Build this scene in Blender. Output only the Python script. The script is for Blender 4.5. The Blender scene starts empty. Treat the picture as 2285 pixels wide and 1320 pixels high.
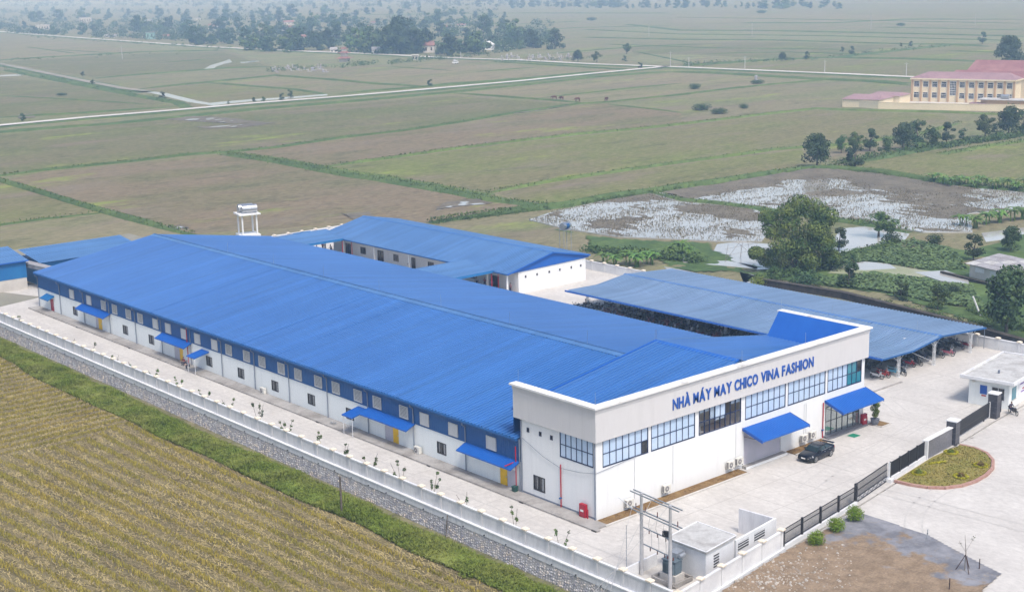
import bpy, math, random
import numpy as np
from mathutils import Matrix, Vector
random.seed(7); RNG = np.random.default_rng(11)
S = bpy.context.scene
COL = S.collection
# ---------------------------------------------------------------- camera, sky, sun, exposure
FPX, YAW, PITCH, ROLL = 3137.34, 0.7099626, 0.2213382, -0.0231358
CAM = np.array([-83.4, -86.04, 48.0])
def cam_axes():
    F = np.array([math.sin(YAW)*math.cos(PITCH), math.cos(YAW)*math.cos(PITCH), -math.sin(PITCH)])
    r = np.array([math.cos(YAW), -math.sin(YAW), 0.0]); u = np.cross(r, F)
    return (math.cos(ROLL)*r+math.sin(ROLL)*u, -math.sin(ROLL)*r+math.cos(ROLL)*u, F)
CR, CU, CF = cam_axes()
cd = bpy.data.cameras.new('camera'); cam = bpy.data.objects.new('camera', cd); COL.objects.link(cam)
m = Matrix.Identity(4)
for i in range(3):
    m[i][0] = CR[i]; m[i][1] = CU[i]; m[i][2] = -CF[i]; m[i][3] = CAM[i]
cam.matrix_world = m
cd.sensor_width = 36; cd.lens = FPX/2285*36; cd.clip_start = 1; cd.clip_end = 60000
S.camera = cam
SUN_EL, SUN_AZ = math.radians(58), math.radians(198)      # azimuth clockwise from +Y
w = bpy.data.worlds.new('World'); S.world = w; w.use_nodes = True
wn = w.node_tree.nodes; wl = w.node_tree.links
sky = wn.new('ShaderNodeTexSky'); sky.sky_type = 'NISHITA'; sky.sun_disc = False
sky.sun_elevation = SUN_EL; sky.sun_rotation = SUN_AZ; sky.air_density = 1.0; sky.dust_density = 3.5; sky.ozone_density = 1.0
wl.new(sky.outputs[0], wn['Background'].inputs[0]); wn['Background'].inputs[1].default_value = 0.13
sd = bpy.data.lights.new('sun', 'SUN'); sd.energy = 1.5; sd.angle = math.radians(11); sd.color = (1.0, 0.965, 0.92)
sun = bpy.data.objects.new('sun', sd); COL.objects.link(sun)
sdir = Vector((math.sin(SUN_AZ)*math.cos(SUN_EL), math.cos(SUN_AZ)*math.cos(SUN_EL), math.sin(SUN_EL)))
sun.rotation_euler = sdir.to_track_quat('Z', 'Y').to_euler()
S.view_settings.view_transform = 'Standard'; S.view_settings.look = 'None'; S.view_settings.gamma = 1
S.view_settings.use_curve_mapping = False
S.view_settings.exposure = 0.7
cy = S.cycles
cy.use_denoising = True; cy.max_bounces = 5; cy.diffuse_bounces = 2; cy.glossy_bounces = 2; cy.transmission_bounces = 4
cy.transparent_max_bounces = 6; cy.volume_bounces = 1; cy.caustics_reflective = False; cy.caustics_refractive = False
cy.sample_clamp_indirect = 4
# ---------------------------------------------------------------- helpers
GZ = -1.6                                                    # level of the paddy fields; the factory yard is z = 0
def gp(px, py, z=GZ):
    """the place on the level z that the photograph shows at pixel px, py"""
    d = CR*(px-1142.5)/FPX - CU*(py-660)/FPX + CF
    return CAM + d*((z-CAM[2])/d[2])
def mpp(p):                                                  # metres per photo pixel at a place
    return float(np.dot(np.asarray(p)-CAM, CF))/FPX
ORG = {}
def tag(o, label=None, cat=None, group=None, kind=None):
    if label: o['label'] = label
    if cat: o['category'] = cat
    if group: o['group'] = group
    if kind: o['kind'] = kind
    return o
def empty(name, loc=(0, 0, 0), label=None, cat=None, group=None):
    o = bpy.data.objects.new(name, None); COL.objects.link(o); o.location = loc; ORG[o] = np.array(loc, float)
    return tag(o, label, cat, group)
def copy_tree(o, parent=None):
    c = o.copy(); COL.objects.link(c)
    if parent is not None: c.parent = parent
    for ch in o.children: copy_tree(ch, c)
    return c
class MB:
    def __init__(s): s.v = []; s.f = []
    def add(s, vs, fs):
        n = len(s.v); s.v += [tuple(map(float, v)) for v in vs]; s.f += [tuple(i+n for i in f) for f in fs]; return s
    def quad(s, a, b, c, d): return s.add([a, b, c, d], [(0, 1, 2, 3)])
    def hexa(s, p): return s.add(p, [(0, 3, 2, 1), (4, 5, 6, 7), (0, 1, 5, 4), (1, 2, 6, 5), (2, 3, 7, 6), (3, 0, 4, 7)])
    def box(s, x0, x1, y0, y1, z0, z1):
        return s.hexa([(x0, y0, z0), (x1, y0, z0), (x1, y1, z0), (x0, y1, z0), (x0, y0, z1), (x1, y0, z1), (x1, y1, z1), (x0, y1, z1)])
    def obox(s, c, hx, hy, z0, z1, a=0, top=1.0):
        ca, sa = math.cos(a), math.sin(a)
        R = lambda x, y: (c[0]+x*ca-y*sa, c[1]+x*sa+y*ca)
        q = [R(-hx, -hy), R(hx, -hy), R(hx, hy), R(-hx, hy)]; t = [R(-hx*top, -hy*top), R(hx*top, -hy*top), R(hx*top, hy*top), R(-hx*top, hy*top)]
        return s.hexa([(*p, z0) for p in q]+[(*p, z1) for p in t])
    def seg(s, p, q, th, z0, z1, z2=None, z3=None):
        """a wall piece from p to q (plan), th thick"""
        dx, dy = q[0]-p[0], q[1]-p[1]; L = math.hypot(dx, dy); nx, ny = -dy/L*th/2, dx/L*th/2
        z2 = z1 if z2 is None else z2; z3 = z0 if z3 is None else z3
        return s.hexa([(p[0]+nx, p[1]+ny, z0), (p[0]-nx, p[1]-ny, z0), (q[0]-nx, q[1]-ny, z3), (q[0]+nx, q[1]+ny, z3),
                       (p[0]+nx, p[1]+ny, z1), (p[0]-nx, p[1]-ny, z1), (q[0]-nx, q[1]-ny, z2), (q[0]+nx, q[1]+ny, z2)])
    def prism(s, poly, z0, z1):
        n = len(poly)
        if sum(poly[i][0]*poly[(i+1) % n][1]-poly[(i+1) % n][0]*poly[i][1] for i in range(n)) < 0: poly = poly[::-1]
        return s.add([(*p[:2], z0) for p in poly]+[(*p[:2], z1) for p in poly],
                     [tuple(range(n))[::-1], tuple(range(n, 2*n))]+[(i, (i+1) % n, n+(i+1) % n, n+i) for i in range(n)])
    def tube(s, pts, r, n=6, r2=None):
        pts = [Vector(p) for p in pts]; k = len(pts); rings = []
        for i, p in enumerate(pts):
            d = (pts[min(i+1, k-1)]-pts[max(i-1, 0)]).normalized()
            a = d.orthogonal().normalized(); b = d.cross(a)
            rr = r if r2 is None else r+(r2-r)*i/(k-1)
            if isinstance(r, (list, tuple)): rr = r[i]
            rings.append([p+a*rr*math.cos(2*math.pi*j/n)+b*rr*math.sin(2*math.pi*j/n) for j in range(n)])
        vs = [v for g in rings for v in g]; fs = []
        for i in range(k-1):
            for j in range(n): fs.append((i*n+j, i*n+(j+1) % n, (i+1)*n+(j+1) % n, (i+1)*n+j))
        fs += [tuple(range(n))[::-1], tuple(range((k-1)*n, k*n))]
        return s.add(vs, fs)
    def lathe(s, prof, c, n=12):
        vs = [(c[0]+r*math.cos(2*math.pi*j/n), c[1]+r*math.sin(2*math.pi*j/n), c[2]+z) for r, z in prof for j in range(n)]; fs = []
        for i in range(len(prof)-1):
            for j in range(n): fs.append((i*n+j, i*n+(j+1) % n, (i+1)*n+(j+1) % n, (i+1)*n+j))
        fs += [tuple(range(n))[::-1], tuple(range((len(prof)-1)*n, len(prof)*n))]
        return s.add(vs, fs)
    def hcyl(s, a, b, r, n=12):                              # cylinder from a to b
        return s.tube([a, b], r, n)
    def holes(s, ax, k0, k1, u0, u1, z0, z1, hs):
        """wall slab between k0..k1 on axis ax ('x' or 'y'), with rectangular openings (u0,u1,z0,z1)"""
        us = sorted({u0, u1} | {min(max(h[i], u0), u1) for h in hs for i in (0, 1)}); zs = sorted({z0, z1} | {min(max(h[i], z0), z1) for h in hs for i in (2, 3)})
        for j in range(len(zs)-1):
            run = None
            for i in range(len(us)-1):
                cu, cz = (us[i]+us[i+1])/2, (zs[j]+zs[j+1])/2
                solid = not any(h[0] < cu < h[1] and h[2] < cz < h[3] for h in hs)
                if solid: run = [us[i], us[i+1]] if run is None else [run[0], us[i+1]]
                if run and (not solid or i == len(us)-2):
                    if ax == 'x': s.box(k0, k1, run[0], run[1], zs[j], zs[j+1])
                    else: s.box(run[0], run[1], k0, k1, zs[j], zs[j+1])
                    run = None
        return s
    def build(s, name, mat, parent=None, smooth=False, **kw):
        o0 = ORG[parent] if parent is not None else np.zeros(3)
        me = bpy.data.meshes.new(name); me.from_pydata([(v[0]-o0[0], v[1]-o0[1], v[2]-o0[2]) for v in s.v], [], s.f); me.materials.append(M[mat] if isinstance(mat, str) else mat)
        if smooth: me.polygons.foreach_set('use_smooth', [True]*len(me.polygons))
        return link(name, me, parent, **kw)
def link(name, me, parent=None, **kw):
    o = bpy.data.objects.new(name, me); COL.objects.link(o)
    if parent is not None: o.parent = parent; ORG[o] = ORG[parent]
    else: ORG[o] = np.zeros(3)
    return tag(o, **kw)
def quads(name, V, mat, smooth=False):
    """fast mesh of loose quads from an (n,4,3) array"""
    n = len(V); me = bpy.data.meshes.new(name)
    me.vertices.add(4*n); me.vertices.foreach_set('co', np.ascontiguousarray(V, dtype=np.float32).ravel())
    me.loops.add(4*n); me.loops.foreach_set('vertex_index', np.arange(4*n, dtype=np.int32))
    me.polygons.add(n); me.polygons.foreach_set('loop_start', np.arange(0, 4*n, 4, dtype=np.int32))
    me.update(calc_edges=True); me.materials.append(M[mat] if isinstance(mat, str) else mat)
    return me
def grid(name, fn, us, vs, mat, parent=None, **kw):
    nu, nv = len(us), len(vs)
    P = [fn(u, v) for v in vs for u in us]
    F = [(j*nu+i, j*nu+i+1, (j+1)*nu+i+1, (j+1)*nu+i) for j in range(nv-1) for i in range(nu-1)]
    mb = MB(); mb.v = P; mb.f = F
    return mb.build(name, mat, parent, **kw)
def inpoly(x, y, poly):
    c = np.zeros(np.shape(x), bool); n = len(poly); j = n-1
    for i in range(n):
        xi, yi = poly[i][0], poly[i][1]; xj, yj = poly[j][0], poly[j][1]
        c ^= ((yi > y) != (yj > y)) & (x < (xj-xi)*(y-yi)/(yj-yi+1e-12)+xi); j = i
    return c
def noise2(x, y, s, seed=0):
    """cheap smooth value noise"""
    x = np.asarray(x)/s; y = np.asarray(y)/s; xi = np.floor(x).astype(int); yi = np.floor(y).astype(int); fx = x-xi; fy = y-yi
    h = lambda a, b: (np.sin(a*127.1+b*311.7+seed*74.7)*43758.5453) % 1.0
    fx = fx*fx*(3-2*fx); fy = fy*fy*(3-2*fy)
    return (h(xi, yi)*(1-fx)+h(xi+1, yi)*fx)*(1-fy)+(h(xi, yi+1)*(1-fx)+h(xi+1, yi+1)*fx)*fy
# ---------------------------------------------------------------- materials
M = {}
def mat(name, col, rough=.75, col2=None, scale=1.0, lo=.4, hi=.62, bump=0., bscale=None, metal=0., spec=.4, rand=0., stretch=None, fine=.0, fscale=20., alpha=None, objcol=False, trans=None, coat=0, detail=6):
    mt = bpy.data.materials.new(name); mt.use_nodes = True; nt = mt.node_tree; N = nt.nodes; L = nt.links; b = N['Principled BSDF']
    tc = N.new('ShaderNodeTexCoord'); mp = N.new('ShaderNodeMapping'); L.new(tc.outputs['Object'], mp.inputs[0])
    if stretch: mp.inputs['Scale'].default_value = stretch
    out = None
    def noise(sc, det=detail, rg=.6):
        n = N.new('ShaderNodeTexNoise'); n.inputs['Scale'].default_value = sc; n.inputs['Detail'].default_value = det; n.inputs['Roughness'].default_value = rg
        L.new(mp.outputs[0], n.inputs['Vector']); return n
    def mix(a, bb, f, mode='MIX'):
        x = N.new('ShaderNodeMix'); x.data_type = 'RGBA'; x.blend_type = mode
        for k, val in ((6, a), (7, bb), (0, f)):
            if hasattr(val, 'links') or isinstance(val, bpy.types.NodeSocket): L.new(val, x.inputs[k])
            else: x.inputs[k].default_value = (*val, 1) if isinstance(val, tuple) and len(val) == 3 else val
        return x.outputs[2]
    def ramp(src, a, c):
        r = N.new('ShaderNodeMapRange'); L.new(src, r.inputs[0]); r.inputs[1].default_value = a; r.inputs[2].default_value = c; return r.outputs[0]
    base = col
    if objcol:
        oi = N.new('ShaderNodeObjectInfo'); base = oi.outputs['Color']
    if col2 is not None:
        base = mix(base, col2, ramp(noise(scale).outputs[0], lo, hi))
    if fine:
        g = ramp(noise(fscale, 4, .7).outputs[0], .3, .7)
        x = N.new('ShaderNodeMapRange'); L.new(g, x.inputs[0]); x.inputs[3].default_value = 1-fine; x.inputs[4].default_value = 1+fine
        vm = N.new('ShaderNodeVectorMath'); vm.operation = 'SCALE'
        if isinstance(base, bpy.types.NodeSocket): L.new(base, vm.inputs[0])
        else: vm.inputs[0].default_value = base
        L.new(x.outputs[0], vm.inputs['Scale']); base = vm.outputs[0]
    if rand:
        oi = N.new('ShaderNodeObjectInfo'); hs = N.new('ShaderNodeHueSaturation')
        mr = N.new('ShaderNodeMapRange'); L.new(oi.outputs['Random'], mr.inputs[0]); mr.inputs[3].default_value = 1-rand; mr.inputs[4].default_value = 1+rand
        L.new(mr.outputs[0], hs.inputs['Value'])
        mh = N.new('ShaderNodeMapRange'); L.new(oi.outputs['Random'], mh.inputs[0]); mh.inputs[3].default_value = .5-rand*.08; mh.inputs[4].default_value = .5+rand*.06
        L.new(mh.outputs[0], hs.inputs['Hue'])
        if isinstance(base, bpy.types.NodeSocket): L.new(base, hs.inputs['Color'])
        else: hs.inputs['Color'].default_value = (*base, 1)
        base = hs.outputs[0]
    if isinstance(base, bpy.types.NodeSocket): L.new(base, b.inputs['Base Color'])
    else: b.inputs['Base Color'].default_value = (*base, 1)
    b.inputs['Roughness'].default_value = rough; b.inputs['Metallic'].default_value = metal; b.inputs['Specular IOR Level'].default_value = spec
    if coat: b.inputs['Coat Weight'].default_value = coat; b.inputs['Coat Roughness'].default_value = .08
    if bump:
        bn = N.new('ShaderNodeBump'); bn.inputs['Strength'].default_value = 1; bn.inputs['Distance'].default_value = bump
        L.new(noise(bscale or scale*4, 5, .65).outputs[0], bn.inputs['Height']); L.new(bn.outputs[0], b.inputs['Normal'])
    if alpha is not None: b.inputs['Alpha'].default_value = alpha
    M[name] = mt
    return mt, nt, mix, ramp, noise, b, base, mp
# painted / built
mat('roof_blue', (.034, .138, .39), .30, (.040, .152, .415), .06, bump=0, fine=.03, fscale=.35, spec=.95)
mat('roof_blue_pale', (.06, .165, .37), .45, (.075, .185, .39), .08, fine=.04, fscale=.35, spec=.8)
mat('roof_parking', (.14, .225, .36), .45, (.16, .245, .385), .08, fine=.04, fscale=.35, spec=.45)
mat('canopy_blue', (.008, .10, .42), .45, (.012, .115, .45), .5, spec=.45)
mat('clad_blue', (.010, .085, .26), .5, (.012, .095, .285), .3, fine=.05, fscale=2, spec=.4)
mat('clad_teal', (.01, .13, .36), .5, (.015, .16, .40), .3, fine=.06)
mat('white_wall', (.77, .81, .81), .85, (.66, .70, .70), 1.0, .55, .85, stretch=(1.6, 1.6, .16), fine=.03, fscale=3, spec=.2)
mat('white_front', (.74, .755, .76), .8, (.66, .67, .67), .8, .56, .9, stretch=(1.4, 1.4, .14), fine=.03, fscale=2, spec=.2)
mat('parapet', (.58, .575, .58), .85, (.52, .515, .52), .9, .54, .9, stretch=(1.3, 1.3, .12), fine=.03, fscale=4, spec=.2)
mat('cornice', (.72, .72, .71), .85, (.45, .44, .42), .5, .6, .75, fine=.05, fscale=4, spec=.2)
mat('pier_grey', (.52, .50, .56), .8, (.48, .47, .52), .6, spec=.2)
mat('fence_wall', (.66, .66, .68), .9, (.50, .50, .53), 1.2, .48, .8, stretch=(1.5, 1.5, .3), fine=.08, fscale=5, spec=.15)
mat('fence_wall_front', (.72, .73, .74), .9, (.62, .63, .65), .35, fine=.05, fscale=5, spec=.15)
mat('cap_cream', (.80, .72, .60), .85, (.70, .62, .50), 3, fine=.08, fscale=8, spec=.2)
mat('concrete', (.55, .53, .50), .9, (.46, .44, .415), .22, .36, .72, stretch=(1, .6, 1), bump=.012, bscale=2, fine=.12, fscale=2.2, spec=.2, detail=10)
mat('concrete_old', (.38, .365, .35), .9, (.25, .235, .22), .35, .40, .66, bump=.012, bscale=3, fine=.16, fscale=3, spec=.2)
mat('slab_roof', (.48, .48, .47), .9, (.33, .32, .31), .7, .45, .7, fine=.14, fscale=3, spec=.2)
mat('granite', (.05, .052, .065), .35, (.09, .09, .11), 6, .5, .7, fine=.2, fscale=9)
mat('granite_grey', (.14, .14, .16), .4, (.20, .20, .22), 6, fine=.15, fscale=9)
mat('dark_metal', (.02, .02, .024), .5, (.03, .03, .034), 4)
mat('navy_frame', (.012, .026, .085), .45, (.018, .036, .10), 2)
mat('steel', (.55, .57, .60), .35, (.45, .47, .5), 3, metal=.9)
mat('white_steel', (.72, .74, .76), .5, (.60, .62, .64), 3)
mat('pvc_grey', (.17, .20, .26), .5, (.21, .24, .30), 2)
mat('blind', (.50, .62, .78), .35, (.44, .57, .74), .8, spec=.6, fine=.04, fscale=3)
mat('tinted', (.03, .20, .27), .12, (.05, .26, .33), .6, spec=.8)
mat('dark_glass', (.012, .014, .018), .12, (.05, .055, .06), 1.2, .5, .7, spec=.7)
mat('curtain', (.34, .35, .37), .8, (.20, .21, .22), 6)
mat('room_dark', (.66, .60, .54), .8, (.70, .65, .60), .8)
mat('room_floor', (.20, .09, .06), .4, (.16, .07, .05), 1)
mat('yellow_door', (.85, .52, .012), .5, (.80, .48, .015), 1.5)
mat('red_paint', (.42, .012, .03), .4, (.36, .012, .03), 2)
mat('red_door', (.40, .03, .05), .5, (.36, .03, .05), 2)
mat('louver_grey', (.56, .57, .57), .6, (.50, .51, .51), 3)
mat('louver_back', (.05, .05, .05), .8, (.07, .07, .07), 3)
mat('sign_blue', (.006, .075, .36), .35, (.008, .085, .39), 2)
mat('ac_white', (.70, .69, .64), .5, (.62, .61, .56), 3)
mat('ac_grille', (.20, .19, .19), .6, (.26, .25, .25), 8)
mat('soil', (.17, .105, .05), .95, (.24, .16, .075), 1.2, bump=.04, bscale=5, fine=.25, fscale=8, spec=.1)
mat('mud', (.125, .11, .082), .8, (.165, .145, .105), .25, bump=.05, bscale=1.2, fine=.3, fscale=1.5, spec=.3)
mat('mud_dark', (.075, .07, .06), .7, (.11, .10, .08), .4, bump=.05, bscale=2, fine=.2, fscale=3, spec=.3)
mat('stone', (.26, .25, .26), .9, (.36, .31, .25), 1.1, .42, .62, fine=.35, fscale=3.2, bump=.02, bscale=8, spec=.2)
mat('stone_dark', (.055, .05, .045), .95, (.085, .075, .065), .8, fine=.3, fscale=4, bump=.03, bscale=4, spec=.15)
mat('mortar', (.36, .35, .35), .95, (.28, .27, .27), 1, fine=.1)
mat('rubble', (.46, .43, .39), .95, (.28, .24, .20), 1.5, fine=.3, fscale=4, spec=.15)
mat('road_white', (.58, .57, .55), .95, (.50, .48, .45), .04, fine=.1, fscale=.5, spec=.15)
mat('dirt_path', (.30, .28, .25), .95, (.22, .22, .17), .05, fine=.12, fscale=.4, spec=.1)
mat('brick_kerb', (.36, .20, .165), .85, (.42, .27, .22), 3, fine=.15, fscale=12)
mat('leaf', (.045, .09, .025), .7, (.12, .17, .045), .45, .40, .64, fine=.3, fscale=2, rand=.3, spec=.25)
mat('leaf_dark', (.032, .066, .026), .7, (.078, .118, .042), .5, .42, .66, fine=.3, fscale=2, rand=.3, spec=.25)
mat('leaf_olive', (.155, .20, .045), .7, (.05, .10, .028), .35, .36, .60, fine=.3, fscale=1.2, rand=.12, spec=.25)
mat('leaf_lime', (.16, .24, .02), .7, (.10, .18, .02), 1.5, fine=.2, fscale=3, spec=.25)
mat('leaf_yellow', (.42, .38, .02), .7, (.30, .30, .02), 3, fine=.2, fscale=5, spec=.2)
mat('leaf_red', (.20, .10, .05), .7, (.14, .13, .04), 2, spec=.2)
mat('leaf_banana', (.10, .19, .03), .5, (.065, .13, .03), .8, fine=.15, fscale=2, rand=.2, spec=.35)
mat('bark', (.10, .085, .07), .95, (.16, .14, .12), 2, bump=.02, bscale=12, fine=.2, fscale=8, spec=.1)
mat('bark_pale', (.30, .28, .25), .95, (.20, .18, .16), 2, fine=.2, fscale=8, spec=.1)
mat('wood_dark', (.05, .03, .03), .9, (.08, .05, .045), 3)
mat('grass', (.135, .185, .032), .85, (.195, .22, .055), .22, fine=.4, fscale=1.6, spec=.15)
mat('grass_dark', (.060, .105, .035), .85, (.095, .145, .045), .15, fine=.28, fscale=.8, spec=.15)
mat('bund_green', (.070, .115, .042), .9, (.10, .145, .05), .06, fine=.25, fscale=.35, bump=.15, bscale=.8, spec=.1)
mat('bund_pale', (.13, .18, .055), .9, (.10, .145, .05), .05, fine=.25, fscale=.3, bump=.15, bscale=.8, spec=.1)
mat('straw', (.39, .315, .08), .85, (.29, .265, .055), .12, .38, .62, fine=.45, fscale=2.4, spec=.15)
mat('straw_pale', (.41, .335, .165), .9, (.27, .215, .115), .25, .42, .62, fine=.35, fscale=2.2, spec=.15)
mat('straw_wet', (.17, .145, .09), .85, (.12, .11, .065), .3, fine=.4, fscale=1.5, spec=.2)
mat('stubble_ground', (.13, .11, .06), .95, (.22, .185, .10), .45, .35, .65, stretch=(1.6, .3, 1), bump=.08, bscale=3, fine=.4, fscale=4, spec=.1)
mat('lawn', (.27, .225, .075), .95, (.21, .20, .055), .5, bump=.04, bscale=6, fine=.25, fscale=5, spec=.1)
mat('rust_roof', (.30, .13, .12), .8, (.37, .19, .17), .15, fine=.12, fscale=1.0, spec=.2)
mat('school_roof', (.27, .175, .195), .75, (.32, .21, .225), .12, fine=.1, fscale=.8, spec=.3)
mat('school_roof_red', (.24, .11, .12), .75, (.31, .17, .17), .12, fine=.12, fscale=.6, spec=.3)
mat('school_wall', (.74, .65, .48), .85, (.68, .60, .44), .15, fine=.04, spec=.2)
mat('school_pier', (.50, .34, .21), .85, (.45, .31, .19), .5, spec=.2)
mat('fibro', (.36, .36, .38), .9, (.27, .26, .27), .8, fine=.12, fscale=3, spec=.2)
mat('plaster', (.62, .60, .56), .9, (.48, .46, .43), .2, fine=.08, spec=.2)
mat('plaster_teal', (.25, .42, .40), .9, (.22, .38, .36), .2)
mat('tile_red', (.29, .15, .13), .85, (.22, .12, .11), .3, fine=.15, fscale=1.2, spec=.2)
mat('car_paint', (.008, .010, .016), .25, (.010, .012, .02), 1, spec=.35, coat=.15)
mat('car_glass', (.02, .035, .04), .08, (.03, .045, .05), 1, spec=.9)
mat('rubber', (.02, .02, .02), .85, (.03, .03, .03), 3)
mat('alloy', (.55, .56, .58), .3, (.48, .49, .5), 4, metal=.8)
mat('plate', (.80, .80, .78), .5, (.75, .75, .73), 5)
mat('lamp_red', (.45, .02, .03), .2, (.4, .02, .03), 3)
mat('lamp_clear', (.75, .78, .82), .1, (.7, .73, .77), 3, spec=.8)
mat('bike_paint', (.1, .1, .1), .3, None, objcol=True, spec=.6, coat=.6)
mat('skin', (.36, .22, .16), .6, (.33, .20, .15), 5)
mat('hair', (.012, .01, .01), .6, (.018, .015, .014), 8)
mat('shirt', (.1, .2, .3), .9, None, objcol=True, fine=.1, fscale=10)
mat('trousers', (.03, .04, .08), .9, (.04, .05, .09), 6)
mat('mat_green', (.01, .22, .13), .95, (.012, .19, .11), 4, fine=.2, fscale=20)
mat('plastic_green', (.02, .07, .06), .5, (.025, .085, .07), 4)
mat('pot', (.13, .14, .17), .7, (.17, .18, .21), 4)
mat('transformer', (.10, .14, .17), .5, (.13, .17, .2), 3)
mat('galv', (.38, .41, .45), .5, (.32, .35, .39), 3, metal=.4)
mat('pole_concrete', (.48, .48, .49), .9, (.40, .40, .41), 2, fine=.08, fscale=8)
mat('insulator', (.11, .035, .03), .3, (.13, .04, .035), 4)
mat('wire', (.40, .40, .40), .6, (.36, .36, .36), 3)
mat('cow', (.13, .06, .04), .85, (.10, .045, .03), 3)
mat('poster', (.80, .80, .84), .6, (.76, .76, .80), 1)
mat('violet_print', (.20, .10, .38), .7, (.22, .12, .4), 3)
mat('tomb', (.42, .41, .40), .9, (.30, .30, .30), .6)
mat('lotus', (.085, .14, .05), .6, (.125, .185, .065), .25, fine=.25, fscale=1.5, spec=.3)
mat('algae', (.24, .27, .15), .7, (.30, .31, .22), .15, fine=.1, fscale=1, spec=.3)
mat('water', (.45, .445, .42), .05, (.38, .375, .35), .05, bump=.004, bscale=1.5, spec=1.0)  # base colour paler than muddy water: bright sky reflection painted in
mat('water_mud', (.14, .11, .07), .12, (.17, .13, .09), .15, bump=.003, bscale=2, spec=.6)
# each roof sheet left the mill a shade different, and rain has drawn faint streaks down the slope
for nm in ('roof_blue', 'roof_blue_pale', 'roof_parking'):
    nt = M[nm].node_tree; N = nt.nodes; L = nt.links; b = N['Principled BSDF']; tc = N.new('ShaderNodeTexCoord'); sp_ = N.new('ShaderNodeSeparateXYZ'); L.new(tc.outputs['Object'], sp_.inputs[0])
    a = N.new('ShaderNodeMath'); a.operation = 'DIVIDE'; L.new(sp_.outputs[1], a.inputs[0]); a.inputs[1].default_value = 1.04; fl = N.new('ShaderNodeMath'); fl.operation = 'FLOOR'; L.new(a.outputs[0], fl.inputs[0])
    wn_ = N.new('ShaderNodeTexWhiteNoise'); wn_.noise_dimensions = '1D'; L.new(fl.outputs[0], wn_.inputs['W'])
    mp = N.new('ShaderNodeMapping'); mp.inputs['Scale'].default_value = (.07, 1.6, .07); L.new(tc.outputs['Object'], mp.inputs[0]); no = N.new('ShaderNodeTexNoise'); no.inputs['Scale'].default_value = 1.0; no.inputs['Detail'].default_value = 7; L.new(mp.outputs[0], no.inputs['Vector'])
    m1 = N.new('ShaderNodeMapRange'); L.new(wn_.outputs['Value'], m1.inputs[0]); m1.inputs[3].default_value = .94; m1.inputs[4].default_value = 1.06
    m2 = N.new('ShaderNodeMapRange'); L.new(no.outputs[0], m2.inputs[0]); m2.inputs[1].default_value = .3; m2.inputs[2].default_value = .7; m2.inputs[3].default_value = .90; m2.inputs[4].default_value = 1.10
    mu = N.new('ShaderNodeMath'); mu.operation = 'MULTIPLY'; L.new(m1.outputs[0], mu.inputs[0]); L.new(m2.outputs[0], mu.inputs[1]); vm = N.new('ShaderNodeVectorMath'); vm.operation = 'SCALE'
    L.new(b.inputs['Base Color'].links[0].from_socket, vm.inputs[0]); L.new(mu.outputs[0], vm.inputs['Scale']); L.new(vm.outputs[0], b.inputs['Base Color'])
# the open paddy fields: stubble brown, re-growing green, lime seedlings, wet mud
def paddy(name, brown, green, gl, gh, lime=(.21, .27, .05), rot=.5, mud=(.182, .152, .112)):
    _, nt, mix, ramp, noise, b, _, mp = mat(name, brown, .95, green, .02, gl, gh, bump=.12, bscale=.9, fine=.34, fscale=.9, spec=.1)
    mp.inputs['Rotation'].default_value = (0, 0, rot); mp.inputs['Scale'].default_value = (.55, 1.5, 1)
    src = b.inputs['Base Color'].links[0].from_socket
    c1 = mix(src, mud, ramp(noise(.03, 7, .65).outputs[0], .54, .66))
    c2 = mix(c1, lime, ramp(noise(.028, 9, .70).outputs[0], .58, .68))
    c3 = mix(c2, (.07, .075, .04), ramp(noise(.08, 9, .8).outputs[0], .52, .70))
    c4 = mix(c3, (.275, .24, .155), ramp(noise(.6, 6, .8).outputs[0], .47, .74))
    nt.links.new(c4, b.inputs['Base Color'])
paddy('paddy', (.185, .17, .10), (.15, .17, .075), .42, .60)
paddy('paddy_brown', (.178, .142, .092), (.13, .13, .06), .46, .64, rot=.55)
paddy('paddy_green', (.14, .135, .07), (.11, .13, .048), .41, .60, rot=.45, mud=(.17, .14, .10))
paddy('paddy_bright', (.155, .148, .07), (.14, .168, .048), .44, .60, (.22, .28, .05), .3)
paddy('paddy_tan', (.21, .185, .115), (.165, .175, .08), .44, .62, rot=.6)
paddy('paddy_far', (.19, .19, .105), (.165, .195, .085), .42, .60, (.27, .31, .12), .2)
# ---------------------------------------------------------------- ground, roads, water
G = MB().quad((-16000, -16000, GZ), (16000, -16000, GZ), (16000, 16000, GZ), (-16000, 16000, GZ)).build('ground', 'paddy', kind='structure')
def front_y(x): return -16.75+.155*x                         # the slanting front boundary of the plot
FX = [(-9, front_y(-9)), (6.85, -15.7), (20, -13.75), (27.3, -12.35), (35.5, -11.0), (41.3, -10.45), (52.2, -8.8)]
YARD = [(-9.1, front_y(-9.1)), (-9.1, 141.2), (78.2, 141.2), (78.2, -6.5), (52.2, -9.2), (41.3, -10.8), (20, -14), (6.85, -15.9)]
y = MB().prism(YARD, GZ-.5, 0).build('yard_pavement', 'concrete', kind='structure')
MB().prism([(-9.0, front_y(-9)-.2), (6.85, -16.1), (20, -14.2), (41.3, -11.0), (52.2, -9.4), (78.2, -6.7), (130, -6), (130, -90), (-9.0, -90)], GZ-.5, -.004).build('forecourt_road', 'concrete', kind='structure')
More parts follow.
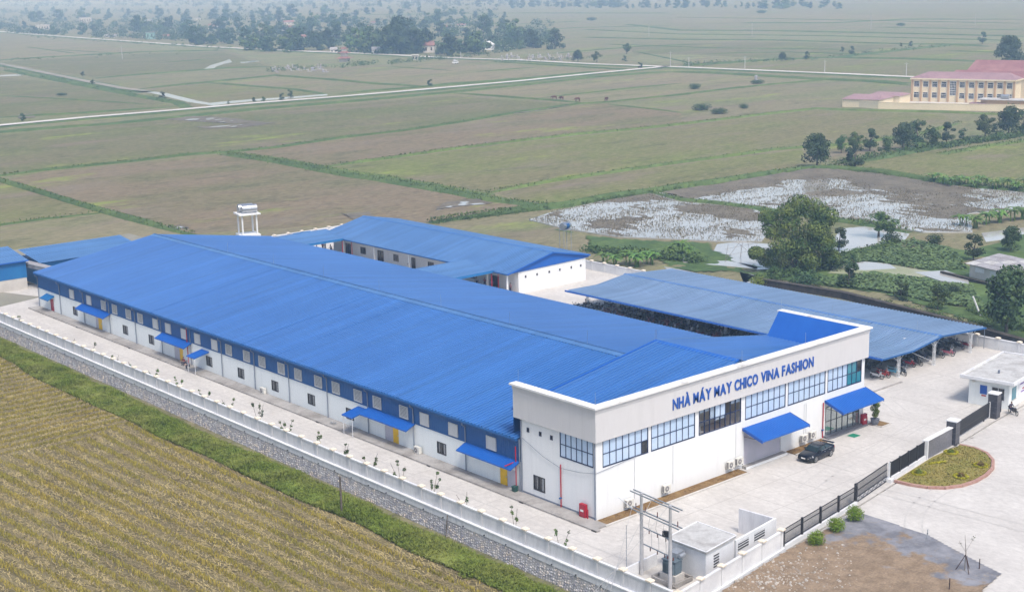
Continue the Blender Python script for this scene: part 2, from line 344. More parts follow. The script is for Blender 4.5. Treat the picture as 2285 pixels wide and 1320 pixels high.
# waste lot in front of the wall: uneven earth, grey gravel tongue, rubble
LOT = [(-8.9, front_y(-8.9)-.3), (6.85, -16.15), (18.8, -14.9), (18.5, -22.5), (15.6, -31.1), (11.5, -31.8), (6, -45), (-8.9, -45)]
def lotz(x, y): return .03+.16*noise2(x, y, 2.3, 3)*np.clip((18-x)/8, 0, 1)+.08*noise2(x, y, .7, 5)*np.clip((19-x)/5, .1, 1)
def clipgrid(name, poly, step, zf, mt, **kw):
    xs = np.arange(min(p[0] for p in poly), max(p[0] for p in poly)+step, step); ys = np.arange(min(p[1] for p in poly), max(p[1] for p in poly)+step, step)
    X, Y = np.meshgrid(xs, ys); I = inpoly(X, Y, poly); Z = zf(X, Y); idx = -np.ones(X.shape, int); idx[I] = np.arange(I.sum())
    mb = MB(); mb.v = [tuple(v) for v in np.stack([X[I], Y[I], Z[I]], 1).tolist()]
    a, bq, c, d = idx[:-1, :-1], idx[:-1, 1:], idx[1:, 1:], idx[1:, :-1]; k = (a >= 0) & (bq >= 0) & (c >= 0) & (d >= 0)
    mb.f = [tuple(f) for f in np.stack([a[k], bq[k], c[k], d[k]], 1).tolist()]
    return mb.build(name, mt, smooth=True, **kw)
_, nt, mix, ramp, noise, b, _, mp = mat('lot_earth', (.285, .215, .15), .95, (.215, .16, .11), .8, bump=.05, bscale=4, fine=.25, fscale=5, spec=.1)
src = b.inputs['Base Color'].links[0].from_socket; sp = nt.nodes.new('ShaderNodeSeparateXYZ'); nt.links.new(mp.outputs[0], sp.inputs[0])
ma = nt.nodes.new('ShaderNodeMath'); ma.operation = 'MULTIPLY_ADD'; nt.links.new(noise(.22, 5).outputs[0], ma.inputs[0]); ma.inputs[1].default_value = 22; nt.links.new(sp.outputs[0], ma.inputs[2])
g2 = mix(mix((.16, .165, .185), (.27, .275, .30), ramp(noise(.35, 8, .7).outputs[0], .42, .62)), (.30, .26, .21), ramp(noise(.9, 8, .75).outputs[0], .56, .72))
nt.links.new(mix(src, g2, ramp(ma.outputs[0], 23.6, 25.0)), b.inputs['Base Color'])
clipgrid('earth_lot', LOT, .16, lotz, 'lot_earth', kind='structure')
def rocks(name, pts, sizes, mt, **kw):
    """loose stones: squashed, jittered six-sided lumps in one mesh"""
    mb = MB()
    for p, s in zip(pts, sizes):
        n = 5; a0 = random.random()*6; h = s*(.35+.3*random.random())
        r1 = [s*(.8+.4*random.random()) for _ in range(n)]; r2 = [q*(.45+.3*random.random()) for q in r1]
        vs = [(p[0]+r1[i]*math.cos(a0+i*2*math.pi/n), p[1]+r1[i]*math.sin(a0+i*2*math.pi/n), p[2]-.03) for i in range(n)]
        vs += [(p[0]+r2[i]*math.cos(a0+i*2*math.pi/n), p[1]+r2[i]*math.sin(a0+i*2*math.pi/n), p[2]+h) for i in range(n)]
        mb.add(vs, [(i, (i+1) % n, n+(i+1) % n, n+i) for i in range(n)]+[tuple(range(n, 2*n))])
    return mb.build(name, mt, **kw)
pts = []; sz = []
while len(pts) < 420:
    q = gp(random.gauss(1690, 90), random.gauss(1290, 22), 0) if random.random() < .6 else gp(random.uniform(1600, 1900), random.uniform(1210, 1320), 0)
    if inpoly(q[0], q[1], LOT): pts.append((q[0], q[1], float(lotz(q[0], q[1])))); sz.append(random.choice((.05, .07, .07, .1, .15)))
rocks('rubble', pts, sz, 'rubble', kind='stuff', label='pale broken stones strewn over the earth lot', cat='rubble')
# grassy bank and ditch outside the long wall
def bankx(y): return -14.5+1.4*np.sin(y*.05+1)*.4+.9*(noise2(y, y*0, 9, 2)-.5)
ys = np.arange(-24, 128, 1.0)
def bank(u, v):
    x1 = float(bankx(v)); x = -9.75+(x1+9.75)*u
    z = GZ-.35+(.75*math.sin(min(1, u*1.5)*math.pi/2)-.25*u)+.22*float(noise2(x, v, 1.6, 4))
    return (x, v, z if u > 0 else GZ-.5)
grid('grass_bank', bank, np.linspace(0, 1, 9), ys, 'grass', smooth=True, kind='structure')
MB().box(-9.9, -9.05, -24, 128, GZ-.3, GZ-.12).build('ditch_water', 'water_mud', kind='structure')
# near stubble field
def row_dir(x, y): return 0
NEAR = [(-60, -30), (-12.2, -30), (-12.8, 128), (-60, 128)]
grid('stubble_field', lambda u, v: (u if u < -13 else float(bankx(v))+.5, v, GZ+.06+.10*float(noise2(u*3, v, 2.4, 6))), np.linspace(-75, -12.9, 40), np.arange(-40, 128, 3.0), 'stubble_ground', smooth=True, kind='structure')
def tufts(P, h, wd, lean, k=3, rng=RNG):
    """k crossed blades at each place P (n,3); h, wd arrays"""
    n = len(P); out = []
    for i in range(k):
        a = rng.uniform(0, 2*np.pi, n); d = np.stack([np.cos(a), np.sin(a), 0*a], 1); s = np.stack([-np.sin(a), np.cos(a), 0*a], 1)
        l = (lean*rng.uniform(.3, 1.2, n))[:, None]*h[:, None]; ww = (wd*rng.uniform(.7, 1.2, n))[:, None]
        b0 = P+d*.15*ww; t0 = b0+d*l; t0[:, 2] += h*rng.uniform(.75, 1.15, n)
        out.append(np.stack([b0-s*ww*.5, b0+s*ww*.5, t0+s*ww*.25, t0-s*ww*.25], 1))
    return np.concatenate(out)
def in_view(x, y, z, mg=180):
    q = np.stack([x, y, np.full_like(x, z)], 1)-CAM; d = q@CF; u = q@CR/d*FPX; v = -(q@CU)/d*FPX
    return (d > 0) & (abs(u) < 1142+mg) & (abs(v) < 660+mg)
gx, gy = np.meshgrid(np.arange(-62, -13, .165), np.arange(-32, 122, .20)); gx = gx.ravel(); gy = gy.ravel()
gx = gx+RNG.normal(0, .05, len(gx)); gy = gy+RNG.normal(0, .08, len(gy))
keep = (gx < bankx(gy)-.3) & in_view(gx, gy, GZ); gx = gx[keep]; gy = gy[keep]
def swath(x, y):                                             # harvester swaths run with the wall, then turn across beyond y = 61
    turn = y > 61+5*(noise2(x, y, 8, 51)-.5)
    fan = x+.07*(y-30)*np.clip((-16-x)/18, 0, 1.3)
    return np.where(turn, np.sin(y*2*np.pi/2.0+2.2*noise2(x, y, 7, 9)), np.sin(fan*2*np.pi/1.75+1.6*noise2(x, y, 9, 9)))
band = swath(gx, gy)
dens = np.clip(.36+.75*band+.8*(noise2(gx, gy, 4, 12)-.5), .04, 1)
kk = RNG.uniform(0, 1, len(gx)) < dens; gx = gx[kk]; gy = gy[kk]; bd = band[kk]
P = np.stack([gx, gy, np.full_like(gx, GZ+.08)], 1)
link('rice_stubble', quads('rice_stubble', tufts(P, .11+.14*np.clip(bd, 0, 1)+RNG.uniform(0, .09, len(gx)), np.full(len(gx), .055), .45, 4), 'straw'), kind='stuff', label='rows of cut straw stubble in the near field', cat='stubble')
n = 150000; sx, sy = RNG.uniform(-62, -13, n), RNG.uniform(-32, 122, n); k = (sx < bankx(sy)-.2) & in_view(sx, sy, GZ); sx, sy = sx[k], sy[k]
k = RNG.uniform(0, 1, len(sx)) < np.clip(.38-.7*swath(sx, sy)+.8*(noise2(sx, sy, 3.5, 15)-.4), .02, 1); sx, sy = sx[k], sy[k]; n = len(sx)
a = RNG.normal(1.45, .7, n); ln = RNG.uniform(.12, .34, n); c = np.stack([sx, sy, GZ+.10+RNG.uniform(0, .12, n)], 1); e1 = np.stack([np.cos(a)*ln, np.sin(a)*ln, RNG.normal(0, .06, n)], 1); e2 = np.stack([-np.sin(a), np.cos(a), 0*a], 1)*.035
link('loose_straw', quads('loose_straw', np.stack([c-e1-e2, c+e1-e2, c+e1+e2, c-e1+e2], 1), 'straw_pale'), kind='stuff', label='pale loose straw lying between the stubble rows', cat='straw')
n = 42000; by = RNG.uniform(-24, 127, n); u = RNG.uniform(.04, 1.04, n); bx_ = -9.75+(bankx(by)+9.75)*u
bz = GZ-.35+(.75*np.sin(np.minimum(1, u*1.5)*np.pi/2)-.25*u)
link('bank_grass', quads('bank_grass', tufts(np.stack([bx_, by, bz+.05], 1), .10+.34*noise2(bx_, by, 2.6, 21)**2+RNG.uniform(0, .12, n), np.full(n, .085), .8, 3), 'grass'), kind='stuff', label='rough green grass on the bank below the stone wall', cat='grass')
# single paddies whose crop or bare mud differs from the plain around them
for k, (mt, px) in enumerate((('paddy_green', [(0, 302), (560, 250), (760, 234), (1000, 214), (1290, 233), (1020, 273), (760, 307), (499, 340), (0, 391)]), ('paddy_brown', [(0, 404), (100, 383), (499, 345), (760, 391), (1090, 447), (1200, 463), (1059, 481), (960, 496), (800, 500), (430, 521), (366, 507), (233, 472)]), ('paddy_brown', [(530, 340), (760, 311), (1026, 277), (1290, 236), (1355, 232), (1520, 253), (1520, 275), (1292, 297), (1026, 328), (760, 365), (700, 373)]),
        ('paddy_bright', [(720, 377), (893, 353), (1159, 318), (1425, 291), (1620, 269), (1820, 247), (1890, 250), (2100, 256), (2130, 270), (1900, 319), (1793, 327), (1622, 347), (1358, 383), (1100, 425), (1026, 421), (893, 398), (760, 378)]), ('paddy_bright', [(1110, 432), (1225, 410), (1520, 367), (1790, 334), (1800, 371), (1724, 384), (1520, 413), (1452, 425), (1259, 457), (1225, 457)]), ('paddy_tan', [(1020, 207), (1160, 194), (1490, 163), (2030, 179), (2025, 187), (1855, 174), (1620, 196), (1458, 215), (1359, 225), (1310, 228), (1160, 217)]),
        ('paddy_bright', [(1880, 360), (2000, 346), (2290, 319), (2290, 415), (2065, 399), (1963, 383), (1861, 374)]), ('paddy_green', [(0, 139), (166, 129), (330, 120), (499, 117), (600, 148), (365, 160), (210, 172)]), ('paddy_tan', [(0, 100), (60, 82), (450, 109), (330, 114), (0, 132)]), ('paddy_tan', [(740, 177), (960, 142), (1100, 144), (1420, 159), (1325, 161), (1159, 176), (950, 191), (843, 185)]), ('paddy_tan', [(470, 184), (615, 171), (740, 181), (720, 208), (665, 199)]), ('paddy_bright', [(325, 204), (465, 187), (660, 203), (715, 210), (470, 227), (440, 222)]),
        ('paddy_green', [(0, 173), (140, 186), (300, 215), (390, 237), (200, 249), (0, 259)]), ('paddy_bright', [(1530, 149), (1720, 137), (1855, 132), (2030, 136), (2200, 142), (2200, 178), (2030, 170), (1700, 155)]), ('paddy_green', [(1400, 100), (1720, 94), (2000, 102), (1855, 126), (1520, 145), (1430, 140)]), ('paddy_bright', [(0, 407), (170, 459), (226, 473), (100, 487), (0, 500)]), ('paddy_tan', [(0, 507), (228, 478), (420, 526), (300, 545), (0, 560)]), ('paddy_far', [(1430, 60), (1520, 71), (1687, 72), (2285, 86), (2285, 98), (2022, 97), (1720, 88), (1300, 82)]), ('paddy_far', [(1500, 150), (1520, 143), (1720, 131), (1560, 123), (1430, 120), (1400, 135)]), ('paddy_bright', [(1860, 127), (1990, 113), (2120, 99), (2285, 122), (2285, 140), (2030, 131)]), ('paddy_far', [(60, 84), (470, 109), (700, 119), (1000, 134), (760, 150), (610, 146), (505, 112), (330, 112)]), ('paddy_tan', [(1500, 34), (1880, 32), (2285, 42), (2285, 60), (1855, 50), (1500, 52)]))):
    MB().prism([tuple(gp(*p, GZ)[:2]) for p in px], GZ-.1, GZ+.012+.002*k).build('paddy_field', mt, kind='structure')
# roads across the fields
def strip(name, px, w_, z, mt, h=0., jit=0., **kw):
    """a road or bund along a pixel polyline: flat strip, or a low rounded ridge when h > 0"""
    P = [gp(*p, GZ)[:2] for p in px]; Q = []
    for a, b2 in zip(P[:-1], P[1:]):
        L_ = np.linalg.norm(b2-a); k = max(1, int(L_/(7 if h else 30)))
        Q += [a+(b2-a)*i/k for i in range(k)]
    Q.append(P[-1]); Q = np.array(Q); D = np.gradient(Q, axis=0); D /= np.linalg.norm(D, axis=1)[:, None]+1e-9; Nn = np.stack([-D[:, 1], D[:, 0]], 1)
    prof = [(-.5, 0), (.5, 0)] if not h else [(-.5, -.1), (-.32, .75), (0, 1), (.32, .8), (.5, -.1)]
    mb = MB(); np_ = len(prof)
    for i, q in enumerate(Q):
        for s, hh in prof:
            j = 1+jit*random.uniform(-1, 1); p = q+Nn[i]*s*w_*j
            mb.v.append((p[0], p[1], z+hh*h*min(1, i/2+.05, (len(Q)-1-i)/2+.05)*(1+jit*random.uniform(-1.2, 1.2))))
    mb.f = [(i*np_+j+1, i*np_+j, (i+1)*np_+j, (i+1)*np_+j+1) for i in range(len(Q)-1) for j in range(np_-1)]
    return mb.build(name, mt, smooth=bool(h), **kw), Q, Nn
for px, w_, mt in (([(-60, 289), (0, 282.7), (199, 264), (399, 247.8), (565, 233), (760, 218), (959, 201), (1159, 183), (1325, 166), (1460, 153), (1490, 150)], 5.5, 'road_white'),
                   ([(999, 131), (1159, 136), (1325, 145), (1520, 152), (1687, 159), (1855, 166), (2032, 174), (2300, 184)], 6, 'road_white'),
                   ([(-40, 68), (0, 71.5), (50, 76), (199, 87), (333, 96.5), (466, 106), (565, 111), (675, 116), (830, 122), (999, 131)], 7, 'road_white'),
                   ([(-20, 140), (10, 146), (133, 171), (206, 186), (276, 199.5), (330, 206)], 5, 'dirt_path')):
    strip('field_road', px, w_, GZ+.62, mt, kind='structure')
    strip('road_embankment', px, w_*2.1, GZ, 'bund_green', .55, .06, kind='structure')
BUNDS = [  # pixel polylines of the grassy bunds between paddies, width m, height m, pale?
    ([(-20, 398), (0, 403), (100, 433), (173, 456), (233, 473), (299, 491), (366, 509), (430, 524)], 2.6, .8, 0),
    ([(-20, 396), (0, 393), (100, 380), (200, 370), (299, 360), (416, 346), (499, 341), (615, 330), (760, 308), (893, 293), (1026, 273), (1159, 250), (1292, 232), (1359, 228), (1458, 218), (1520, 212), (1620, 199), (1721, 189), (1855, 177), (2030, 190)], 2.6, .55, 0),
    ([(499, 343), (632, 362), (760, 388), (893, 408), (1026, 431), (1092, 445), (1225, 461)], 5.5, .6, 0),
    ([(499, 340), (632, 357), (760, 382), (893, 401), (1026, 424), (1100, 434)], 2.5, .5, 1),
    ([(700, 375), (760, 368), (893, 350), (1026, 331), (1159, 315), (1292, 300), (1425, 288), (1520, 278), (1620, 266), (1721, 254), (1821, 243), (1890, 246), (2100, 251), (2285, 258)], 2.8, .6, 1),
    ([(1092, 430), (1225, 406), (1358, 386), (1520, 363), (1622, 350), (1724, 335), (1793, 330), (1900, 322), (2050, 300), (2140, 275)], 2.2, .6, 1),
    ([(959, 498), (1059, 483), (1159, 471), (1259, 461), (1358, 441), (1452, 429), (1520, 418), (1622, 405), (1724, 388), (1810, 378), (1861, 378), (1963, 386), (2065, 403), (2168, 417), (2300, 427)], 3.2, 1.1, 0),
    ([(1452, 429), (1520, 448), (1605, 456), (1690, 468), (1851, 490), (1963, 507), (2031, 519)], 2.4, .7, 0),
    ([(-20, 507), (0, 503), (100, 489), (233, 474)], 1.6, .6, 0),
    ([(-20, 136), (0, 134.7), (166, 124.7), (332, 116), (499, 113)], 5, .7, 0), ([(210, 175), (365, 163), (499, 153), (615, 149)], 4, .6, 0),
    ([(310, 199), (465, 184), (615, 169), (760, 180), (843, 188), (946, 193)], 4, .7, 0), ([(465, 185), (665, 201), (725, 210)], 4, .6, 0),
    ([(13, 157), (166, 187), (300, 213), (400, 231), (419, 240)], 6, .8, 0), ([(0, 148), (133, 168), (276, 196)], 3, .6, 0),
    ([(-20, 298), (0, 295), (250, 277), (565, 245), (760, 229), (960, 211), (1159, 191), (1325, 173), (1490, 160)], 6, .7, 0),
    ([(0, 262), (199, 252), (399, 238)], 4, .6, 0), ([(760, 209), (960, 193), (1159, 178), (1325, 162)], 4, .6, 0),
    ([(1013, 208), (1159, 219), (1305, 230)], 3, .6, 0), ([(1205, 219), (1392, 199), (1520, 186)], 2, .4, 0), ([(1358, 233), (1520, 251)], 2, .4, 0),
    ([(1400, 55), (1520, 68.6), (1687, 69), (1855, 72), (2290, 82)], 8, .8, 0), ([(1300, 84), (1520, 89), (1720, 90), (2022, 99), (2190, 100)], 6, .7, 0),
    ([(1520, 148), (1720, 134), (1855, 129), (2022, 132), (2190, 138)], 7, .8, 0), ([(1855, 130), (1990, 115), (2120, 101), (2210, 104)], 7, .8, 0),
    ([(1650, 52), (1855, 52), (2022, 44), (2290, 44)], 9, .8, 0), ([(1500, 160), (1600, 164), (1800, 176), (2032, 186)], 7, .8, 0), ([(1100, 138), (1330, 152), (1430, 158)], 4, .6, 0),
    ([(2100, 345), (2200, 327), (2300, 313)], 4, .5, 1), ([(1925, 360), (2050, 337), (2150, 318), (2300, 300)], 4, .9, 0), ([(940, 192), (1159, 176), (1350, 158)], 3, .5, 0),
    ([(60, 105), (170, 120)], 3, .4, 0), ([(1300, 66), (1520, 77), (1855, 81), (2285, 92)], 4, .6, 0), ([(1350, 99), (1600, 108), (1900, 111)], 3.5, .5, 0), ([(1500, 39), (1700, 42), (2285, 53)], 5, .6, 0), ([(1560, 121), (1750, 117), (1980, 123)], 3, .5, 0), ([(1420, 116), (1560, 145)], 2.5, .5, 0), ([(2100, 114), (2290, 119)], 3, .5, 0), ([(1950, 61), (2290, 68)], 4, .5, 0), ([(120, 111), (260, 119)], 3, .4, 0), ([(355, 141), (480, 131)], 2.5, .4, 0), ([(0, 214), (150, 222), (330, 233)], 2, .4, 0), ([(870, 149), (1010, 158)], 2.2, .4, 0), ([(1060, 161), (1200, 150)], 2.2, .4, 0), ([(1040, 75), (1300, 62), (1500, 58)], 6, .5, 0), ([(1230, 120), (1420, 105), (1560, 99)], 3, .5, 0), ([(800, 34), (1142, 30), (1500, 30)], 12, 1, 0), ([(1142, 55), (1300, 48)], 6, .6, 0)]
TP = []
for px, w_, h, pale in BUNDS:
    o, Q, Nn = strip('field_bund', px, w_, GZ, 'bund_pale' if pale else 'bund_green', h, .16, kind='structure')
    for i in range(len(Q)-1):
        d = np.linalg.norm(Q[i]-CAM[:2])
        if d > 520: continue
        k = int(np.linalg.norm(Q[i+1]-Q[i])*w_*(3.2 if d < 300 else 1.3))
        t = RNG.uniform(0, 1, k)[:, None]; s = RNG.normal(0, .26, k)[:, None]
        p = Q[i]+(Q[i+1]-Q[i])*t+Nn[i]*s*w_
        TP.append(np.concatenate([p, GZ+h*np.clip(.9-abs(s)*1.2, .1, 1)], 1))
TP = np.concatenate(TP); nn = len(TP)
link('bund_grass', quads('bund_grass', tufts(TP, .18+.35*RNG.uniform(0, 1, nn)**2, np.full(nn, .22), .7, 3), 'bund_pale'), kind='stuff', label='tall grass growing along the bunds between paddies', cat='grass')
def pond(name, px, z, mt, **kw):
    return MB().prism([tuple(gp(*p, GZ)[:2]) for p in px], z-.25, z).build(name, mt, kind='structure', **kw)
for px in ([(455, 154), (470, 146), (500, 137), (512, 132), (518, 139), (500, 143), (482, 149), (478, 153)], [(535, 139), (575, 135), (614, 132), (614, 134), (575, 138), (540, 142)], [(319, 205), (352, 211), (420, 228), (455, 233), (475, 236), (512, 231), (565, 226), (640, 221), (732, 213), (730, 210), (640, 217), (560, 222), (500, 227), (468, 230), (440, 225), (372, 208), (330, 203)],
           [(0, 168), (50, 165), (48, 169), (0, 171)], [(145, 171), (170, 172), (190, 177), (175, 177)], [(1600, 545), (1650, 539), (1720, 545), (1740, 575), (1725, 600), (1690, 602), (1590, 566)], [(1524, 576), (1570, 572), (1690, 594), (1690, 600), (1600, 592), (1524, 586)],
           [(1480, 594), (1520, 601), (1600, 622), (1660, 632), (1700, 618), (1650, 606), (1690, 617), (1712, 629), (1680, 640), (1600, 636), (1500, 612)],
           [(1845, 548), (1880, 510), (1930, 505), (2030, 522), (2020, 535), (1960, 545), (1905, 556), (1880, 575), (1840, 575)],
           [(2040, 612), (2110, 606), (2160, 626), (2161, 636), (2100, 628)], [(2190, 520), (2285, 508), (2285, 528), (2200, 540)]):
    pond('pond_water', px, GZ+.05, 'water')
# flooded paddies: lumpy mud breaking through a sheet of water, with cut stalks standing in it
def flooded(px, lvl, sd, n, mound):
    poly = [tuple(gp(*p, GZ)[:2]) for p in px]
    clipgrid('paddy_mud', poly, 1.1, lambda x, y: GZ+.05+.22*noise2(x, y, 9, sd)+.12*noise2(x*2.2, y*.5, 1.7, sd+1)+mound(x, y), 'mud', kind='structure')
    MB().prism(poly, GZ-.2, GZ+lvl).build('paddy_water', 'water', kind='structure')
    x = RNG.uniform(min(p[0] for p in poly), max(p[0] for p in poly), n); yy = RNG.uniform(min(p[1] for p in poly), max(p[1] for p in poly), n)
    k = inpoly(x, yy, poly) & (RNG.uniform(0, 1, n) < np.clip(1.5*noise2(x*.45, yy*1.3, 3.2, sd+4)-.35+.4*np.sin((yy*.95+.3*x)*2*np.pi/1.6)+2*mound(x, yy), .03, 1)); x, yy = x[k], yy[k]
    return np.stack([x, yy, np.full_like(x, GZ+lvl-.03)], 1)
c2 = gp(1985, 470)
A = flooded([(1180, 492), (1240, 472), (1350, 449), (1452, 433), (1520, 451), (1605, 459), (1690, 471), (1730, 500), (1700, 540), (1600, 540), (1500, 535), (1380, 530), (1260, 512)], .235, 3, 21000, lambda x, y: .10*np.clip((noise2(x, y, 30, 5)-.55)*4, 0, 1))
B = flooded([(1470, 432), (1622, 410), (1724, 393), (1810, 382), (1861, 382), (1963, 390), (2065, 407), (2168, 421), (2285, 431), (2290, 468), (2165, 478), (2170, 520), (2060, 520), (1963, 503), (1851, 487), (1690, 465), (1605, 453), (1520, 445)], .235, 17, 34000, lambda x, y: .26*np.clip((y-127+16*(noise2(x, y, 22, 8)-.3))/8, 0, 1)+.26*np.clip((x-199+14*(noise2(x, y, 18, 28)-.3))/8, 0, 1)*np.clip((y-84)/10, 0, 1))
AB = np.concatenate([A, B]); nn = len(AB)
link('water_stalks', quads('water_stalks', tufts(AB, RNG.uniform(.10, .36, nn), np.full(nn, .10), .5, 2), 'straw_wet' if 'straw_wet' in M else 'mud_dark'), kind='stuff', label='dead cut stalks standing in the flooded paddies', cat='stalks')
for px in ([(380, 266), (430, 261), (500, 264), (560, 272), (500, 274), (430, 270)], [(1000, 453), (1060, 446), (1085, 455), (1030, 460), (980, 468)], [(770, 478), (820, 474), (830, 484), (790, 488)], [(375, 506), (405, 503), (418, 508), (395, 512)], [(40, 258), (70, 255), (75, 262), (45, 264)], [(1150, 250), (1260, 236), (1255, 239), (1165, 252)], [(455, 283), (560, 276), (600, 275), (540, 284), (480, 286)]):
    poly = np.array([gp(*p, GZ)[:2] for p in px]); ce = poly.mean(0); big = ce+(poly-ce)*1.35
    def wz(x, y, ce=ce, big=big):
        r = np.zeros(np.shape(x))
        for f_ in (.5, .65, .8, .92): r += ~inpoly(x, y, [tuple(q) for q in ce+(big-ce)*f_])
        return GZ-.05+.15*noise2(x, y, 2.2, 41)+.10*noise2(x, y, 7, 42)+.035*r-.10*(r >= 4)
    clipgrid('wet_patch', [tuple(q) for q in big], .7, wz, 'mud', kind='structure')
    MB().prism([tuple(q) for q in ce+(poly-ce)*1.1], GZ-.2, GZ+.045).build('puddle', 'water', kind='structure')
# moat, banks, lotus pond east of the plot
MB().prism([(79.3, 5), (79.3, 66), (92.7, 60), (93.0, 40), (88, 10)], GZ-.3, GZ+.02).build('moat_water', 'water_mud', kind='structure')
EAST = [(1700, 622), (1640, 606), (1560, 610), (1500, 600), (1420, 560), (1310, 555), (1300, 520), (1200, 500), (1240, 515), (1380, 533), (1500, 538), (1590, 545), (1600, 560), (1720, 600), (1850, 575), (1900, 556), (1960, 546), (2040, 535), (2160, 560), (2285, 520), (2400, 560), (2400, 860), (2285, 800), (2200, 730), (1960, 655), (1840, 640)]
clipgrid('pond_bank', [tuple(gp(*p, GZ)[:2]) for p in EAST], 1.0, lambda x, y: GZ-.12+.34*noise2(x, y, 6, 31)+.12*noise2(x, y, 1.6, 32), 'grass_dark', kind='structure')
LOTUS = [(1820, 612), (1870, 580), (1960, 548), (2040, 535), (2130, 560), (2160, 600), (2100, 605), (2030, 600), (1950, 585), (1900, 590)]
LOTUS2 = [(1820, 625), (1930, 612), (2020, 618), (2100, 632), (2170, 640), (2200, 690), (2100, 680), (1960, 650), (1850, 640)]
pond('algae_water', [(1815, 600), (1880, 588), (1960, 588), (2050, 604), (2110, 612), (2040, 622), (1930, 615), (1850, 612)], GZ+.24, 'algae'); pond('pond_water', [(1895, 592), (1930, 586), (1985, 592), (2000, 602), (1930, 606), (1900, 604)], GZ+.255, 'water')
pond('pond_water', [(2040, 610), (2110, 606), (2160, 624), (2162, 636), (2100, 630)], GZ+.25, 'water')
LV = []
for pl_ in (LOTUS, LOTUS2):
    poly = [tuple(gp(*p, GZ)[:2]) for p in pl_]; nn = 9000
    x = RNG.uniform(min(p[0] for p in poly), max(p[0] for p in poly), nn); yy = RNG.uniform(min(p[1] for p in poly), max(p[1] for p in poly), nn); k = inpoly(x, yy, poly); x, yy = x[k], yy[k]
    c = np.stack([x, yy, GZ+.26+RNG.uniform(0, .22, len(x))], 1); a = RNG.uniform(0, 6.3, len(x)); r = RNG.uniform(.16, .32, len(x))
    e1 = np.stack([np.cos(a)*r, np.sin(a)*r, RNG.normal(0, .25, len(x))*r], 1); e2 = np.stack([-np.sin(a)*r, np.cos(a)*r, RNG.normal(0, .25, len(x))*r], 1)
    LV.append(np.stack([c-e1, c-e2, c+e1, c+e2], 1))
link('lotus_leaves', quads('lotus_leaves', np.concatenate(LV), 'lotus'), kind='stuff', label='green lotus leaves covering the pond beside the hut', cat='lotus')
# stone wall along the moat
sw = empty('moat_wall', (93.5, 57, GZ), 'dark stone wall along the far side of the muddy moat', 'wall')
mw = [(93.6, 58), (94.6, 42), (90.6, 21), (87.2, 8), (84.5, -2)]
mb = MB(); cap = MB()
for p, q in zip(mw[:-1], mw[1:]): mb.seg(p, q, .8, GZ-.4, GZ+1.0); cap.seg(p, q, 1.0, GZ+1.0, GZ+1.12)
mb.build('wall_body', 'stone_dark', sw); cap.build('coping', 'stone_dark', sw)
mat('joint', (.30, .285, .27), .95, (.24, .23, .22), 1.5)
mat('tyre_mark', (.445, .43, .41), .9, (.50, .485, .46), 1.1, .35, .7, fine=.1, fscale=3)
for i in range(24): MB().box(-8.7, -1.9, -12+i*5.6, -12+i*5.6+.025, .001, .004).build('paving_joint', 'joint', y)
for x in (3, 9, 15, 21, 27, 33, 39, 45, 51, 57, 63): MB().box(x, x+.03, front_y(x)+1.4, -2.4 if x < 42 else 5.8, .001, .004).build('paving_joint', 'joint', y)
for v in (-4.6, -9.4): MB().box(-2 if v > -9 else 9, 76, v, v+.03, .0045, .007).build('paving_joint', 'joint', y)
def tyre(pts, w_=.16):
    mb = MB(); P = [np.array(p, float) for p in pts]; Q = []
    for t in np.linspace(0, 1, 26): k = t*(len(P)-1); i = min(int(k), len(P)-2); f = k-i; f = f*f*(3-2*f) if False else f; Q.append(P[i]*(1-f)+P[i+1]*f)
    for off in (-.75, .75):
        V_ = []
        for i, q in enumerate(Q):
            d = Q[min(i+1, len(Q)-1)]-Q[max(i-1, 0)]; d /= np.linalg.norm(d); n_ = np.array([-d[1], d[0]]); V_ += [(*(q+n_*(off-w_/2)), .0085), (*(q+n_*(off+w_/2)), .0085)]
        mb.add(V_, [(2*i, 2*i+2, 2*i+3, 2*i+1) for i in range(len(Q)-1)])
    return mb
def arc(c, r, a0, a1): return [(c[0]+r*math.cos(a), c[1]+r*math.sin(a)) for a in np.linspace(a0, a1, 14)]
for k, pts in enumerate((arc((44, -22), 12, 1.5, 3.0), arc((30, -36), 19, 1.3, 2.4), [(20, -8), (26, -6.5), (34, -6), (46, -4)], [(24, -7.5), (25, -17), (26, -30)], arc((47, -4), 8, 3.4, 4.6), [(-5, -8), (-5.2, 20), (-5, 60), (-5.3, 118)], [(46, -2), (50, 4), (58, 5.5), (72, 4)])):
    o = tyre(pts).build('tyre_mark', 'tyre_mark', y)
# ---------------------------------------------------------------- ribbed sheet roofs
def ribbed(name, p0, p1, along, length, mt, parent, pitch=.52, rib=.125, flat=.36):
    """a ribbed sheet: from edge p0 (low) to p1 (high), repeated over `length` in direction `along`"""
    p0, p1, al = np.array(p0, float), np.array(p1, float), np.array(along, float)
    up = np.cross(p1-p0, al); up /= np.linalg.norm(up); up *= np.sign(up[2]) if up[2] else 1
    mb = MB(); n = int(length/pitch); pr = []
    for i in range(n):
        t = i*pitch; pr += [(t, 0), (t+flat, 0), (t+flat+.035, rib), (t+pitch-.035, rib)]
    pr.append((length, 0))
    for t, h in pr:
        mb.v.append(tuple(p0+al*t+up*h)); mb.v.append(tuple(p1+al*t+up*h))
    mb.f = [(2*i, 2*i+2, 2*i+3, 2*i+1) for i in range(len(pr)-1)]
    return mb.build(name, mt, parent)
